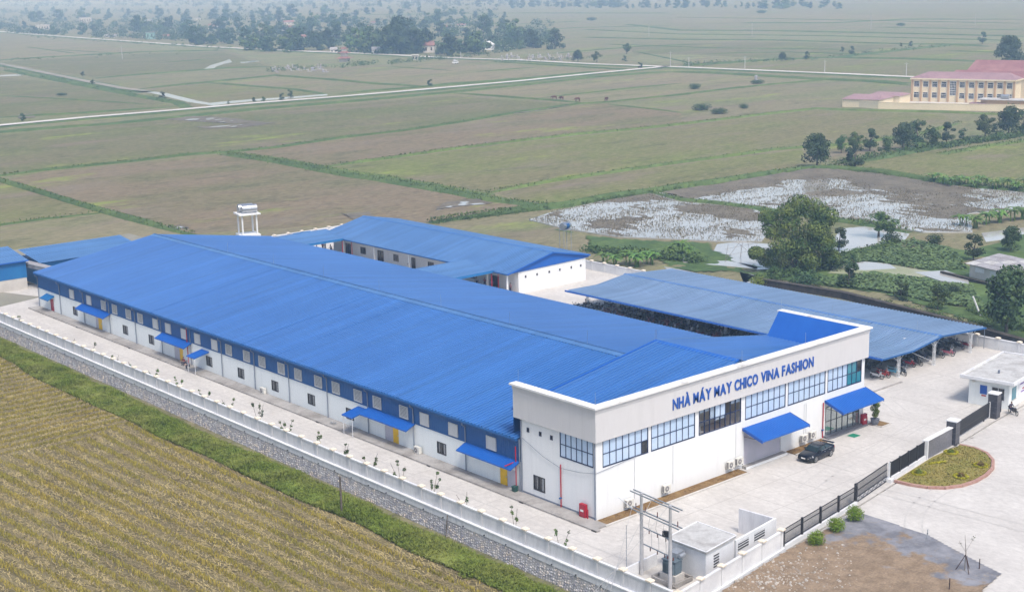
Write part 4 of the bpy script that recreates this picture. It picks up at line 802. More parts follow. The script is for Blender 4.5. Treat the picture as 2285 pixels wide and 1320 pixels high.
while yy < 126:
    z = GZ-.25; wd_ = random.uniform(.24, .34)
    while z < -.22:
        h = random.uniform(.16, .30); cz = z+h/2; cyy = yy+random.uniform(-.05, .05); n = 6; a0 = random.random()
        f = (cz-(GZ-.3))/1.5; x0 = -9.55+.29*f; pr = random.uniform(.03, .10)
        ring = [(cyy+wd_*.5*(.82+.36*random.random())*math.cos(a0+i*math.pi/3), cz+h*.5*(.85+.4*random.random())*math.sin(a0+i*math.pi/3)) for i in range(n)]
        vs = [(x0+.04, u_, v_) for u_, v_ in ring]+[(x0-pr, cyy+(u_-cyy)*.7, cz+(v_-cz)*.7) for u_, v_ in ring]
        mb.add(vs, [(i, n+i, n+(i+1) % n, (i+1) % n) for i in range(n)]+[tuple(range(n, 2*n))[::-1]]); z += h*.96
    yy += wd_*.97
_, nt, mix, ramp, noise, b, _, mp = mat('stone_mix', (.50, .50, .52), .9, (.60, .52, .44), 1.3, .45, .6, fine=.3, fscale=2.6, bump=.02, bscale=8, spec=.2)
vo = nt.nodes.new('ShaderNodeTexVoronoi'); vo.inputs['Scale'].default_value = 3.4; nt.links.new(mp.outputs[0], vo.inputs['Vector'])
hs = nt.nodes.new('ShaderNodeSeparateColor'); nt.links.new(vo.outputs['Color'], hs.inputs[0])
src = b.inputs['Base Color'].links[0].from_socket
nt.links.new(mix(src, (.27, .27, .31), ramp(hs.outputs[0], .35, .9)), b.inputs['Base Color'])
tag(mb.build('stonework', 'stone_mix', SW), kind='stuff')
mb = MB()
for i in range(48): mb.tube([(-9.2, -16+i*2.95, .02), (-9.42, -16+i*2.95, 0)], .06, 6)
mb2 = mb.build('weep_pipes', 'dark_metal', SW); tag(mb2, kind='stuff')
FW = boundary('front_wall', (-9.0, front_y(-9)), (6.5, -15.78), 5, .12, 1.95, -1, 'fence_wall_front', 'white panelled wall with cream caps in front of the transformer yard')
MB().seg((-9, front_y(-9)-.0), (6.9, -15.72), .5, -.1, .30).build('plinth_beam', 'fence_wall_front', FW)
EW = boundary('east_wall', (78.0, -6), (78.0, 141), 49, .0, 1.55, 1, 'fence_wall_front', 'white panelled wall with cream caps behind the parking shed')
BW = boundary('back_wall', (50, 141), (77.5, 141), 9, .0, 2.0, 1, 'fence_wall_front', 'white wall with cream caps behind the canteen')
t = empty('blue_banner', (58.8, 140.7, 1), 'blue sheet hung on the white wall behind the canteen', 'banner'); MB().box(56.8, 60.8, 140.55, 140.6, 1.1, 1.9).build('sheet', 'clad_teal', t)
# ---------------------------------------------------------------- front fence and gates
FN = empty('picket_fence', (6.85, -15.7, 0), 'dark picket fence on a white plinth behind the three round bushes', 'fence')
FP = [(6.95, -15.68), (10.1, -15.2), (13.3, -14.75), (16.6, -14.26), (19.95, -13.77)]
MB().seg(FP[0], FP[-1], .32, .0, .40).build('plinth', 'fence_wall_front', FN)
def pickets(p, q, z0, z1, sp=.13, r=.012):
    mb = MB(); p, q = np.array(p), np.array(q); n = int(np.linalg.norm(q-p)/sp)
    for i in range(n):
        c = p+(q-p)*(i+.5)/n; mb.box(c[0]-r, c[0]+r, c[1]-r, c[1]+r, z0, z1)
    return mb
for i, p in enumerate(FP):
    MB().obox(p, .09, .09, .40, 1.95, .15).build('post', 'dark_metal', FN)
    if i < 4:
        q = FP[i+1]; pickets(p, q, .45, 1.85).build('picket_panel', 'dark_metal', FN)
        for z in (.5, 1.4, 1.82): MB().seg(p, q, .05, z, z+.06).build('rail', 'dark_metal', FN)
SG = empty('sliding_gate', (20.2, -13.7, 0), 'long dark sliding gate on a lattice truss beside the picket fence', 'gate')
ga, gb = (20.2, -13.55), (27.1, -12.2)
pickets(ga, gb, .62, 1.95).build('picket_panel', 'dark_metal', SG)
for z in (.55, 1.2, 1.9): MB().seg(ga, gb, .07, z, z+.07).build('rail', 'dark_metal', SG)
mb = MB().seg(ga, gb, .07, .08, .14); A_, B_ = np.array(ga), np.array(gb)
for i in range(14):
    c0, c1 = A_+(B_-A_)*i/14, A_+(B_-A_)*(i+1)/14
    mb.tube([(*c0, .12 if i % 2 else .56), (*c1, .56 if i % 2 else .12)], .022, 4)
mb.build('truss', 'dark_metal', SG); MB().obox(ga, .16, .10, .05, 2.0, .15).build('end_post', 'dark_metal', SG)
t = empty('gate_post', (27.3, -12.3, 0), 'slim rusty white gate post at the tip of the planted island', 'post'); MB().obox((27.3, -12.3), .07, .07, .3, 1.95, .15).build('shaft', 'white_steel', t); MB().obox((27.35, -12.35), .35, .35, 0, .35, .15).build('footing', 'fence_wall_front', t)
DF = empty('slat_fence', (27.6, -12.2, 0), 'close dark slatted fence on a white plinth behind the planted island', 'fence')
DP = [(27.6, -12.22), (29.6, -11.93), (31.5, -11.63), (33.5, -11.3), (35.4, -11.0)]
MB().seg(DP[0], DP[-1], .32, 0, .38).build('plinth', 'fence_wall_front', DF)
for i, p in enumerate(DP):
    MB().obox(p, .08, .08, .38, 1.95, .15).build('post', 'dark_metal', DF)
    if i < 4:
        q = DP[i+1]; pickets(p, q, .42, 1.85, .085, .018).build('slat_panel', 'dark_metal', DF)
        for z in (.45, 1.82): MB().seg(p, q, .05, z, z+.06).build('rail', 'dark_metal', DF)
t = empty('granite_wall', (38.4, -10.7, 0), 'polished dark granite name wall between slatted fence and gate post', 'wall')
MB().seg((35.55, -11.0), (40.8, -10.45), .42, 0, 1.9).build('body', 'granite_grey', t); MB().seg((35.45, -11.02), (40.85, -10.44), .56, 1.9, 1.98).build('coping', 'fence_wall_front', t); MB().obox((35.35, -11.03), .1, .3, 0, 1.98, .15).build('end_pier', 'fence_wall_front', t)
for c, h, lb in (((41.45, -10.35), 2.62, 'dark granite gate pillar with white cap at the end of the granite wall'), ((52.35, -8.6), 2.85, 'tall black granite gate pillar beside the guard house')):
    t = empty('gate_pillar', (*c, 0), lb, 'pillar', 'granite gate pillars'); MB().obox(c, .52, .52, 0, h-.12, .15).build('shaft', 'granite', t); MB().obox(c, .58, .58, h-.12, h, .15).build('cap', 'fence_wall_front', t)
    mb = MB()
    for z in (.65, 1.3, 1.95): mb.obox(c, .525, .525, z, z+.02, .15)
    mb.build('joint', 'granite_grey', t)
MG = empty('main_gate', (42, -10.2, 0), 'dark sliding main gate of close slats between the granite pillars', 'gate')
ga, gb = (42.05, -10.0), (51.75, -8.4)
pickets(ga, gb, .35, 1.72, .11, .04).build('slat_panel', 'dark_metal', MG)
for z in (.22, .75, 1.72): MB().seg(ga, gb, .10, z, z+.10).build('rail', 'dark_metal', MG)
for p in (ga, gb): MB().obox(p, .08, .08, .05, 1.85, .15).build('stile', 'white_steel', MG)
mb = MB()
for k in (.15, .85): c = np.array(ga)+(np.array(gb)-np.array(ga))*k; mb.obox(c, .10, .04, .0, .24, .15)
mb.build('wheel_box', 'dark_metal', MG)
t = empty('side_gate', (53.6, -8.5, 0), 'narrow dark pedestrian gate between the tall pillar and guard house', 'gate'); pickets((52.95, -8.5), (54.5, -8.25), .1, 1.9, .14, .02).build('bars', 'dark_metal', t); MB().seg((52.95, -8.5), (54.5, -8.25), .06, 1.85, 1.93).build('rail', 'dark_metal', t)
# ---------------------------------------------------------------- guard house
ga = math.radians(8.8); gu = np.array([math.cos(ga), math.sin(ga)]); gv = np.array([-math.sin(ga), math.cos(ga)]); g0 = np.array([55.6, -8.75])
GQ = lambda u, v: tuple(g0+gu*u+gv*v)
GH = empty('guard_house', (*g0, 0), 'white flat roofed guard house beside the main gate', 'building')
def gbox(u0, u1, v0, v1, z0, z1): return MB().hexa([(*GQ(a, b_), z) for z in (z0, z1) for a, b_ in ((u0, v0), (u1, v0), (u1, v1), (u0, v1))])
mb = gbox(.35, .55, .4, .9, 0, 3.0)
for args in ((.35, .55, 2.35, 5.0, 0, 3.0), (.35, .55, .9, 2.35, 2.35, 3.0), (.35, .55, .9, 2.35, 0, .95), (.55, 11.3, .4, .6, 0, 3.0), (.55, 11.3, 4.8, 5.0, 0, 3.0), (11.1, 11.3, .6, 4.8, 0, 3.0)): q = gbox(*args); mb.add(q.v, q.f)
mb.build('wall', 'white_wall', GH)
gbox(-.4, 12.0, -.35, 5.75, 3.0, 3.22).build('roof_slab', 'slab_roof', GH)
for args in ((-.45, 12.05, -.40, -.2, 3.04, 3.40), (-.45, 12.05, 5.6, 5.8, 3.04, 3.40), (-.45, -.25, -.2, 5.6, 3.04, 3.40), (11.85, 12.05, -.2, 5.6, 3.04, 3.40)): gbox(*args).build('parapet', 'fence_wall_front', GH)
w_ = gbox(.36, .42, .9, 2.35, .95, 2.35).build('window', 'dark_glass', GH)
for args in ((.30, .36, .85, .92, .9, 2.4), (.30, .36, 2.33, 2.40, .9, 2.4), (.30, .36, .92, 2.33, 2.33, 2.4), (.30, .36, .92, 2.33, .9, .97), (.32, .36, 1.6, 1.65, .97, 2.33)): gbox(*args).build('frame', 'white_steel', w_)
w_ = gbox(1.2, 2.4, .36, .40, .9, 2.3).build('window', 'tinted', GH); gbox(1.1, 2.5, .33, .36, .8, .9).build('sill', 'concrete', w_)
gbox(3.1, 8.5, .36, .395, .9, 2.75).build('poster', 'poster', GH)
po = bpy.data.objects['poster']
for z, a, b_, mt in ((2.45, 3.5, 8.2, 'violet_print'), (2.15, 3.5, 7.2, 'violet_print'), (1.5, 4.2, 6.2, 'lamp_red'), (1.2, 3.8, 7.4, 'violet_print')): gbox(a, b_, .352, .358, z, z+.16).build('printed_line', mt, po)
gbox(.31, .345, 2.9, 3.7, 1.35, 2.35).build('notice_board', 'sign_blue', GH); gbox(.31, .345, 3.0, 3.5, 1.1, 1.25).build('notice', 'lamp_red', GH)
gbox(.1, .34, 4.3, 4.6, 2.6, 2.8).build('camera_box', 'ac_white', GH); gbox(3.0, 3.2, 2.6, 2.8, 3.22, 3.6).build('vent', 'pvc_grey', GH)
# ---------------------------------------------------------------- planted island before the gate
IS = empty('planted_island', (34, -14, 0), 'teardrop lawn island with red brick kerb and yellow flower rings', 'flower bed')
ip = [(27.6, -12.75), (27.75, -14.3), (28.3, -15.9), (29.3, -17.1), (31.0, -17.9), (33.0, -18.15), (35.2, -17.95), (37.4, -17.35), (39.4, -16.2), (40.9, -14.6), (41.5, -12.9), (41.3, -11.3)]
ip2 = [(p[0]+(34.5-p[0])*.03, p[1]+(-13.5-p[1])*.06) for p in ip]
MB().prism(ip2+[(36, -11.5)], .005, .2).build('lawn', 'lawn', IS)
for i in range(len(ip)-1):
    a, b_ = np.array(ip[i]), np.array(ip[i+1]); n = max(2, int(np.linalg.norm(b_-a)/.55))
    for k in range(n): MB().seg(a+(b_-a)*(k+.02)/n, a+(b_-a)*(k+.98)/n, .30, .005, .24).build('kerb_brick', 'brick_kerb', IS)
def leafball(c, rx, ry, rz, n, s, rng=RNG, solid=.35):
    """n leaf quads through an ellipsoid"""
    d = rng.normal(size=(n, 3)); d /= np.linalg.norm(d, axis=1)[:, None]; r = (solid+(1-solid)*rng.uniform(0, 1, n)**.5)[:, None]
    p = d*r*np.array([rx, ry, rz])+np.array(c)
    nr = d+rng.normal(0, .55, (n, 3)); nr[:, 2] += .35; nr /= np.linalg.norm(nr, axis=1)[:, None]
    t = np.cross(nr, rng.normal(size=(n, 3))); t /= np.linalg.norm(t, axis=1)[:, None]+1e-9; b2 = np.cross(nr, t)
    sz = (s*rng.uniform(.6, 1.3, n))[:, None]
    return np.stack([p-t*sz, p-b2*sz*.6, p+t*sz, p+b2*sz*.6], 1)
LP = [tuple(gp(x, y, .2)[:2]) for x, y in ((2050, 1056), (2091, 1033), (2122, 1010), (2188, 1039), (2144, 1064))]
for i, (c, mt) in enumerate(zip(LP, ('grass', None, 'grass', 'leaf_red', 'leaf_red'))):
    V = []
    if mt:
        for k in range(26): a = k*2*math.pi/26; V.append(leafball((c[0]+.62*math.cos(a), c[1]+.62*math.sin(a), .30), .16, .16, .14, 34, .06))
        link('flower_ring', quads('flower_ring', np.concatenate(V), 'leaf_yellow'), IS).location = tuple(-ORG[IS])
        link('shrub', quads('shrub', leafball((*c, .4), .35, .35, .3, 260, .07), mt), IS).location = tuple(-ORG[IS])
    else:
        for k in range(12): V.append(leafball((c[0]-.8+k*.14, c[1]+.35-k*.07, .30), .16, .16, .14, 34, .06))
        link('flower_row', quads('flower_row', np.concatenate(V), 'leaf_yellow'), IS).location = tuple(-ORG[IS])
gq = np.array([(random.uniform(27.5, 41.5), random.uniform(-18.2, -10.8), .19) for _ in range(3500)]); gq = gq[inpoly(gq[:, 0], gq[:, 1], ip2)]
o = link('lawn_grass', quads('lawn_grass', tufts(gq, RNG.uniform(.05, .13, len(gq)), np.full(len(gq), .10), .8, 2), 'lawn'), IS); o.location = tuple(-ORG[IS]); tag(o, kind='stuff')
# ---------------------------------------------------------------- transformer yard
KP = [(-3.05, -11.5), (1.3, -10.9), (1.35, -15.15), (-3.05, -15.75)]
KI = empty('switch_room', (-.9, -13.3, 0), 'small white switch room with a stained flat concrete roof', 'building')
ki = [(p[0]*.94-.05, -13.3+(p[1]+13.3)*.94) for p in KP]
MB().prism(ki, 0, 2.55).build('wall', 'fence_wall_front', KI); MB().prism(KP, 2.55, 2.75).build('roof_slab', 'slab_roof', KI)
for a, b_ in ((0, 1), (1, 2), (2, 3), (3, 0)): MB().seg(KP[a], KP[b_], .12, 2.751, 2.80).build('roof_edge', 'fence_wall_front', KI)
lv = empty('vent_dummy', (0, 0, 0)); bpy.data.objects.remove(lv)
def on_edge(p, q, t0, t1, z0, z1, off, mt, name, par):
    p, q = np.array(p), np.array(q); d = (q-p)/np.linalg.norm(q-p); n_ = np.array([d[1], -d[0]])
    if np.dot(n_, CAM[:2]-p) < 0: n_ = -n_
    return MB().seg(p+(q-p)*t0+n_*off, p+(q-p)*t1+n_*off, .05, z0, z1).build(name, mt, par)
for i in range(5): on_edge(ki[3], ki[2], .28, .46, .95+i*.24, 1.05+i*.24, .02, 'louver_back', 'vent_slot', KI)
EN = empty('yard_enclosure', (7, -12.5, 0), 'roofless white enclosure joined to the switch room with barred openings', 'wall')
MB().seg((1.45, -15.0), (7.75, -14.15), .2, 0, 2.25).build('wall', 'fence_wall_front', EN); MB().seg((7.6, -14.05), (7.25, -10.55), .2, 0, 2.25).build('wall', 'fence_wall', EN)
for t0, t1 in ((.04, .30), (.44, .70)):
    on_edge((1.45, -15.0), (7.75, -14.15), t0, t1, 1.2, 1.95, .085, 'louver_back', 'opening', EN)
    for z in (1.22, 1.45, 1.68, 1.88): on_edge((1.45, -15.0), (7.75, -14.15), t0, t1, z, z+.05, .11, 'white_steel', 'bar', EN)
on_edge((7.6, -14.05), (7.25, -10.55), .15, .45, .7, 1.1, .09, 'concrete', 'hatch', EN)
LW = empty('low_yard_wall', (-6, -10.5, 0), 'low white wall round the transformer with a barred gap', 'wall')
MB().seg((-7.6, -10.75), (-3.1, -10.35), .18, 0, 1.05).build('wall', 'fence_wall_front', LW); MB().seg((-8.7, -10.85), (-7.7, -10.76), .06, .1, 1.0).build('gate_panel', 'galv', LW)
TR = empty('transformer', (-4.55, -13.4, 0), 'dark finned transformer with grey cable box on a concrete plinth', 'transformer')
MB().obox((-4.5, -13.4), 1.15, 1.25, 0, .18, .1).build('plinth', 'concrete_old', TR)
for a, b_ in (((-5.6, -14.6), (-3.4, -14.6)), ((-3.4, -14.6), (-3.4, -12.2)), ((-3.4, -12.2), (-5.6, -12.2)), ((-5.6, -12.2), (-5.6, -14.6))): MB().seg(a, b_, .16, .18, .42).build('kerb', 'concrete_old', TR)
MB().obox((-4.5, -13.4), .62, .8, .18, .75, .1).build('plinth_block', 'concrete', TR)
mb = MB().obox((-4.5, -13.4), .42, .62, .75, 1.85, .1)
for i in range(9): mb.obox((-4.5, -13.95+i*.135), .62, .02, .85, 1.7, .1)
mb.build('tank', 'transformer', TR); MB().obox((-4.5, -13.4), .5, .7, 1.85, 1.93, .1).build('lid', 'transformer', TR)
MB().obox((-3.75, -13.2), .55, .42, 1.75, 2.35, .1).build('cable_box', 'galv', TR); MB().hcyl((-4.2, -13.9, 2.15), (-3.5, -13.8, 2.15), .16).build('conservator', 'galv', TR)
for i in range(3): MB().lathe([(.05, 0), (.09, .05), (.05, .1), (.09, .15), (.04, .22), (.02, .3)], (-4.75, -13.75+i*.3, 1.93), 8).build('bushing', 'insulator', TR)
HF = empty('pole_frame', (-5.5, -12.6, 0), 'twin concrete pole frame carrying steel arms and brown insulators', 'power pole')
A_, B_ = np.array((-5.4, -10.85)), np.array((-5.75, -14.35))
for p in (A_, B_): MB().tube([(*p, 0), (*p, 7.1)], .17, 8, .12).build('pole', 'pole_concrete', HF)
for z, e in ((6.95, .35), (5.45, .35), (4.05, .08), (2.6, .0)):
    a, b_ = A_+(A_-B_)*e, B_+(B_-A_)*e; n_ = np.array([.2, 0])
    for s in ((-1, 1) if z > 4.2 else (1,)): MB().seg(a+n_*s, b_+n_*s, .08, z, z+.09).build('cross_arm', 'galv', HF)
    if z < 6.5:
        for k in range(3):
            c = a+(b_-a)*(.25+.25*k); MB().lathe([(.03, -.3), (.06, -.25), (.03, -.2), (.06, -.14), (.03, -.1), (.06, -.04), (.02, .1)] if z < 5 else [(.02, .09), (.06, .15), (.03, .2), (.06, .27), (.03, .32), (.05, .4), (.02, .5)], (c[0]+.2, c[1], z), 7).build('insulator', 'insulator', HF)
for k in (0, 1): c = A_+(B_-A_)*(-.2+1.45*k); MB().lathe([(.02, .09), (.06, .15), (.03, .22), (.06, .3), (.03, .36), (.05, .45), (.02, .6)], (c[0], c[1], 5.45), 7).build('insulator', 'insulator', HF)
MB().obox((-5.6, -13.75), .12, .28, 4.25, 4.7, .3).build('switch_box', 'dark_metal', HF)
for k in range(3):
    c = A_+(B_-A_)*(.3+.25*k); MB().tube([(c[0], c[1], 5.4), (c[0]-.3, c[1]-.1, 4.7), (c[0]+.1, c[1], 4.1), (c[0]+.2, c[1], 3.4), (c[0]+.2, c[1], 2.7)], .015, 4).build('jumper', 'wire', HF)
MB().tube([(-6.2, -9.9, 0), (-6.2, -9.9, 4.3)], .03, 5).build('stay_tube', 'galv', HF)
MB().tube([(-5.4, -10.7, 5.2), (-5.2, -8.0, 5.9)], .03, 4).build('stay_arm', 'white_steel', HF)
for k, (xa, ya) in enumerate(((1195, 1255), (1238, 1275), (1275, 1283))):   # overhead lines leaving toward the camera side
    a = np.array([-5.4+.0*k, -10.2-1.9*k, 7.05]); e = np.array([-70.0, -62+9*k, 15.5])
    pts = [a+(e-a)*t_ - np.array([0, 0, 3.2*4*t_*(1-t_)]) for t_ in np.linspace(0, 1, 14)]
    tag(MB().tube(pts, .016, 4).build('power_line', 'wire'), 'thin overhead line crossing the stone wall, %s of three' % ('uppermost', 'middle', 'lowest')[k], 'cable', 'overhead lines at the transformer')
for px, h, lb in (((763, 1150), 4.0, 'lone brown wooden post standing in the grass bank'),):
    c = gp(*px, GZ); t = empty('wooden_post', (c[0], c[1], GZ), lb, 'post'); MB().tube([(c[0], c[1], GZ-.3), (c[0], c[1], GZ+h)], .11, 7, .09).build('shaft', 'bark', t); MB().tube([(c[0]-.05, c[1]-.2, GZ+h-.25), (c[0]+.05, c[1]+.2, GZ+h-.2)], .03, 5).build('peg', 'wood_dark', t)
tag(MB().tube([(-9.5, 9.7, .5), (-9.72, 9.75, GZ-.1)], .05, 6).build('drain_pipe', 'bark'), 'thin brown drain pipe down the face of the stone wall', 'pipe')
# ---------------------------------------------------------------- canteen and link roofs
CA = empty('canteen_building', (64, 75.8, 0), 'low white canteen with blue gable roof behind the factory hall', 'building')
CY0, CY1 = 75.8, 127.2
cw = [(117.0, 118.6), (107.2, 108.7), (97.3, 98.9), (86, 87.5)]; cdn = [(121.6, 123.3), (111.6, 113.4), (102.4, 103.5), (92, 93.2), (80.5, 82.5)]
mb = MB().holes('x', 57.1, 57.3, CY0, CY1, 0, 4.0, [(a, b_, .9, 2.1) for a, b_ in cw]+[(a, b_, .05, 2.2) for a, b_ in cdn])
gw = [58.6, 61.0, 63.6, 65.9, 68.4, 70.5]
mb.holes('y', CY0, CY0+.2, 57.3, 71.6, 0, 3.8, [(x-.22, x+.22, 2.35, 2.85) for x in gw]); mb.box(71.4, 71.6, CY0+.2, CY1, 0, 3.9).box(57.3, 71.4, CY1-.2, CY1, 0, 3.9)
mb.build('wall', 'white_front', CA)
MB().box(57.3, 57.5, CY0+.3, CY1-.3, .1, 3.7).build('inner_shade', 'room_dark', CA)
for a, b_ in cw: window(CA, 'x', 57.1, a, b_, .9, 2.1, 'dark_glass')
for a, b_ in cdn: window(CA, 'x', 57.1, a, b_, .05, 2.2, 'dark_glass', nx=2, name='glazed_door')
for x in gw: window(CA, 'y', CY0, x-.22, x+.22, 2.35, 2.85, 'dark_glass', 'white_steel', 1, 1, -1, .05)
ribbed('roof_slope', (54.6, CY0-.35, 3.58), (64.2, CY0-.35, 5.72), (0, 1, 0), CY1-CY0+.8, 'roof_blue_pale', CA)
ribbed('roof_slope', (72.3, CY0-.35, 4.15), (64.2, CY0-.35, 5.72), (0, 1, 0), CY1-CY0+.8, 'roof_blue_pale', CA)
MB().add([(63.8, CY0-.4, 5.70), (64.2, CY0-.4, 5.85), (64.6, CY0-.4, 5.70), (63.8, CY1+.4, 5.70), (64.2, CY1+.4, 5.85), (64.6, CY1+.4, 5.70)], [(0, 1, 4, 3), (1, 2, 5, 4)]).build('ridge_cap', 'roof_blue', CA)
MB().add([(54.7, CY0-.12, 3.5), (72.2, CY0-.12, 3.75), (72.2, CY0-.12, 4.1), (64.2, CY0-.12, 5.66), (54.7, CY0-.12, 3.56)], [(0, 1, 2, 3, 4)]).build('gable_cladding', 'canopy_blue', CA)
for xe, ze in ((54.6, 3.58), (72.3, 4.15)): MB().hexa([(xe, CY0-.45, ze-.15), (64.2, CY0-.45, 5.57), (64.2, CY0-.33, 5.57), (xe, CY0-.33, ze-.15), (xe, CY0-.45, ze+.08), (64.2, CY0-.45, 5.80), (64.2, CY0-.33, 5.80), (xe, CY0-.33, ze+.08)]).build('rake_trim', 'canopy_blue', CA)
MB().box(54.45, 54.62, CY0-.3, CY1+.3, 3.44, 3.6).build('gutter', 'clad_blue', CA)
for yy in (76.2, 81, 91.5, 101.5, 111.5, 121, 127): MB().box(55.0, 55.25, yy-.12, yy+.12, 0, 3.55).build('column', 'white_front', CA)
MB().box(54.6, 57.1, CY0, CY1, .01, .14).build('veranda_floor', 'room_floor', CA)
for yy in (118.2, 78.2): MB().tube([(55.0, yy, .1), (55.0, yy, 3.5)], .06, 6).build('fire_pipe', 'red_paint', CA)
for y0, y1, lb in ((79.0, 87.9, 'blue link roof joining hall and canteen at the near end'), (120.3, 129.3, 'blue link roof joining hall and canteen at the far end')):
    t = empty('link_roof', (51, y0, 0), lb, 'roof', 'link roofs between hall and canteen')
    ribbed('roof_sheet', (44.0, y0, 3.72), (44.0, y1, 4.0), (1, 0, 0), 13.1, 'roof_blue_pale', t, rib=.04)
    MB().box(44, 57.1, y0-.08, y0-.02, 3.35, 3.75).build('fascia', 'clad_teal', t); MB().box(44, 57.1, y1, y1+.06, 3.72, 4.06).build('fascia', 'roof_blue_pale', t)
    for x in (44.4, 54.6):
        for yy in (y0+.3, y1-.3): MB().box(x-.06, x+.06, yy-.06, yy+.06, 0, 3.7).build('post', 'red_door', t)
# ---------------------------------------------------------------- parking shed
PK = empty('parking_shed', (66, 35, 0), 'long open motorbike shed under a pale blue folded roof', 'shed')
PY0, PY1 = 7.4, 62.5; PX = [(54.7, 3.08), (61.0, 2.92), (67.2, 3.62), (77.3, 2.88)]
for (xa, za), (xb, zb) in zip(PX[:-1], PX[1:]): ribbed('roof_slope', (xa, PY0, za), (xb, PY0, zb), (0, 1, 0), PY1-PY0, 'roof_parking', PK)
MB().add([(66.8, PY0-.02, 3.62), (67.2, PY0-.02, 3.74), (67.6, PY0-.02, 3.62), (66.8, PY1, 3.62), (67.2, PY1, 3.74), (67.6, PY1, 3.62)], [(0, 1, 4, 3), (1, 2, 5, 4)]).build('ridge_cap', 'roof_blue', PK)
MB().box(54.52, 54.68, PY0, PY1, 2.88, 3.12).build('fascia', 'canopy_blue', PK)
for (xa, za), (xb, zb) in zip(PX[:-1], PX[1:]): MB().hexa([(xa, PY0-.1, za-.16), (xb, PY0-.1, zb-.16), (xb, PY0-.01, zb-.16), (xa, PY0-.01, za-.16), (xa, PY0-.1, za+.04), (xb, PY0-.1, zb+.04), (xb, PY0-.01, zb+.04), (xa, PY0-.01, za+.04)]).build('fascia', 'clad_blue', PK)
def lattice(c, h):
    mb = MB()
    for sx in (-.12, .12):
        for sy in (-.12, .12): mb.box(c[0]+sx-.025, c[0]+sx+.025, c[1]+sy-.025, c[1]+sy+.025, 0, h)
    for i in range(7):
        z0, z1 = .1+i*h/7.3, .1+(i+1)*h/7.3; s = 1 if i % 2 else -1
        for sy in (-.12, .12): mb.tube([(c[0]-.12*s, c[1]+sy, z0), (c[0]+.12*s, c[1]+sy, z1)], .012, 3)
        for sx in (-.12, .12): mb.tube([(c[0]+sx, c[1]-.12*s, z0), (c[0]+sx, c[1]+.12*s, z1)], .012, 3)
    return mb.box(c[0]-.2, c[0]+.2, c[1]-.2, c[1]+.2, .005, .05)
ly = [7.8, 14.6, 21.4, 28.2, 35, 41.8, 48.6, 55.4, 61.9]
for yy in ly:
    for x, h in ((58.6, 2.8), (66.2, 3.3), (74.5, 2.9)):
        c = lattice((x, yy), h).build('column', 'white_steel', PK)
        for s in (-1, 1): MB().tube([(x, yy, h-.9), (x+s*1.3, yy, h-.02+(.1 if (x < 60) == (s > 0) else 0))], .03, 4).build('brace', 'white_steel', c)
MB().tube([(61.0, 7.9, 2.7), (66.0, 7.9, .5)], .03, 4).build('tie_rod', 'white_steel', PK)
for yy in (11, 24, 38, 52): MB().tube([(67.2, yy, 3.7), (67.2, yy, 4.9)], .015, 4).build('lightning_rod', 'steel', PK)
MB().tube([(77.4, 7.6, 0), (77.4, 7.6, 2.85)], .045, 5).build('corner_post', 'pvc_grey', PK)
t = empty('kerb_ramp', (53, 9, 0), 'low concrete apron edge before the parking shed', 'kerb'); MB().box(48, 57, 6.1, 6.35, .004, .10).build('edge', 'concrete_old', t)
c = gp(1700+1250/3.906, 640+445/3.906, 3.3); t = empty('roof_scrap', (c[0], c[1], 3.2), 'small white cross shaped scrap lying on the parking shed roof', 'scrap'); MB().obox(c, .45, .1, 3.22, 3.27, .4).build('strip', 'white_front', t); MB().obox(c, .1, .45, 3.275, 3.30, .6).build('strip', 'white_front', t)
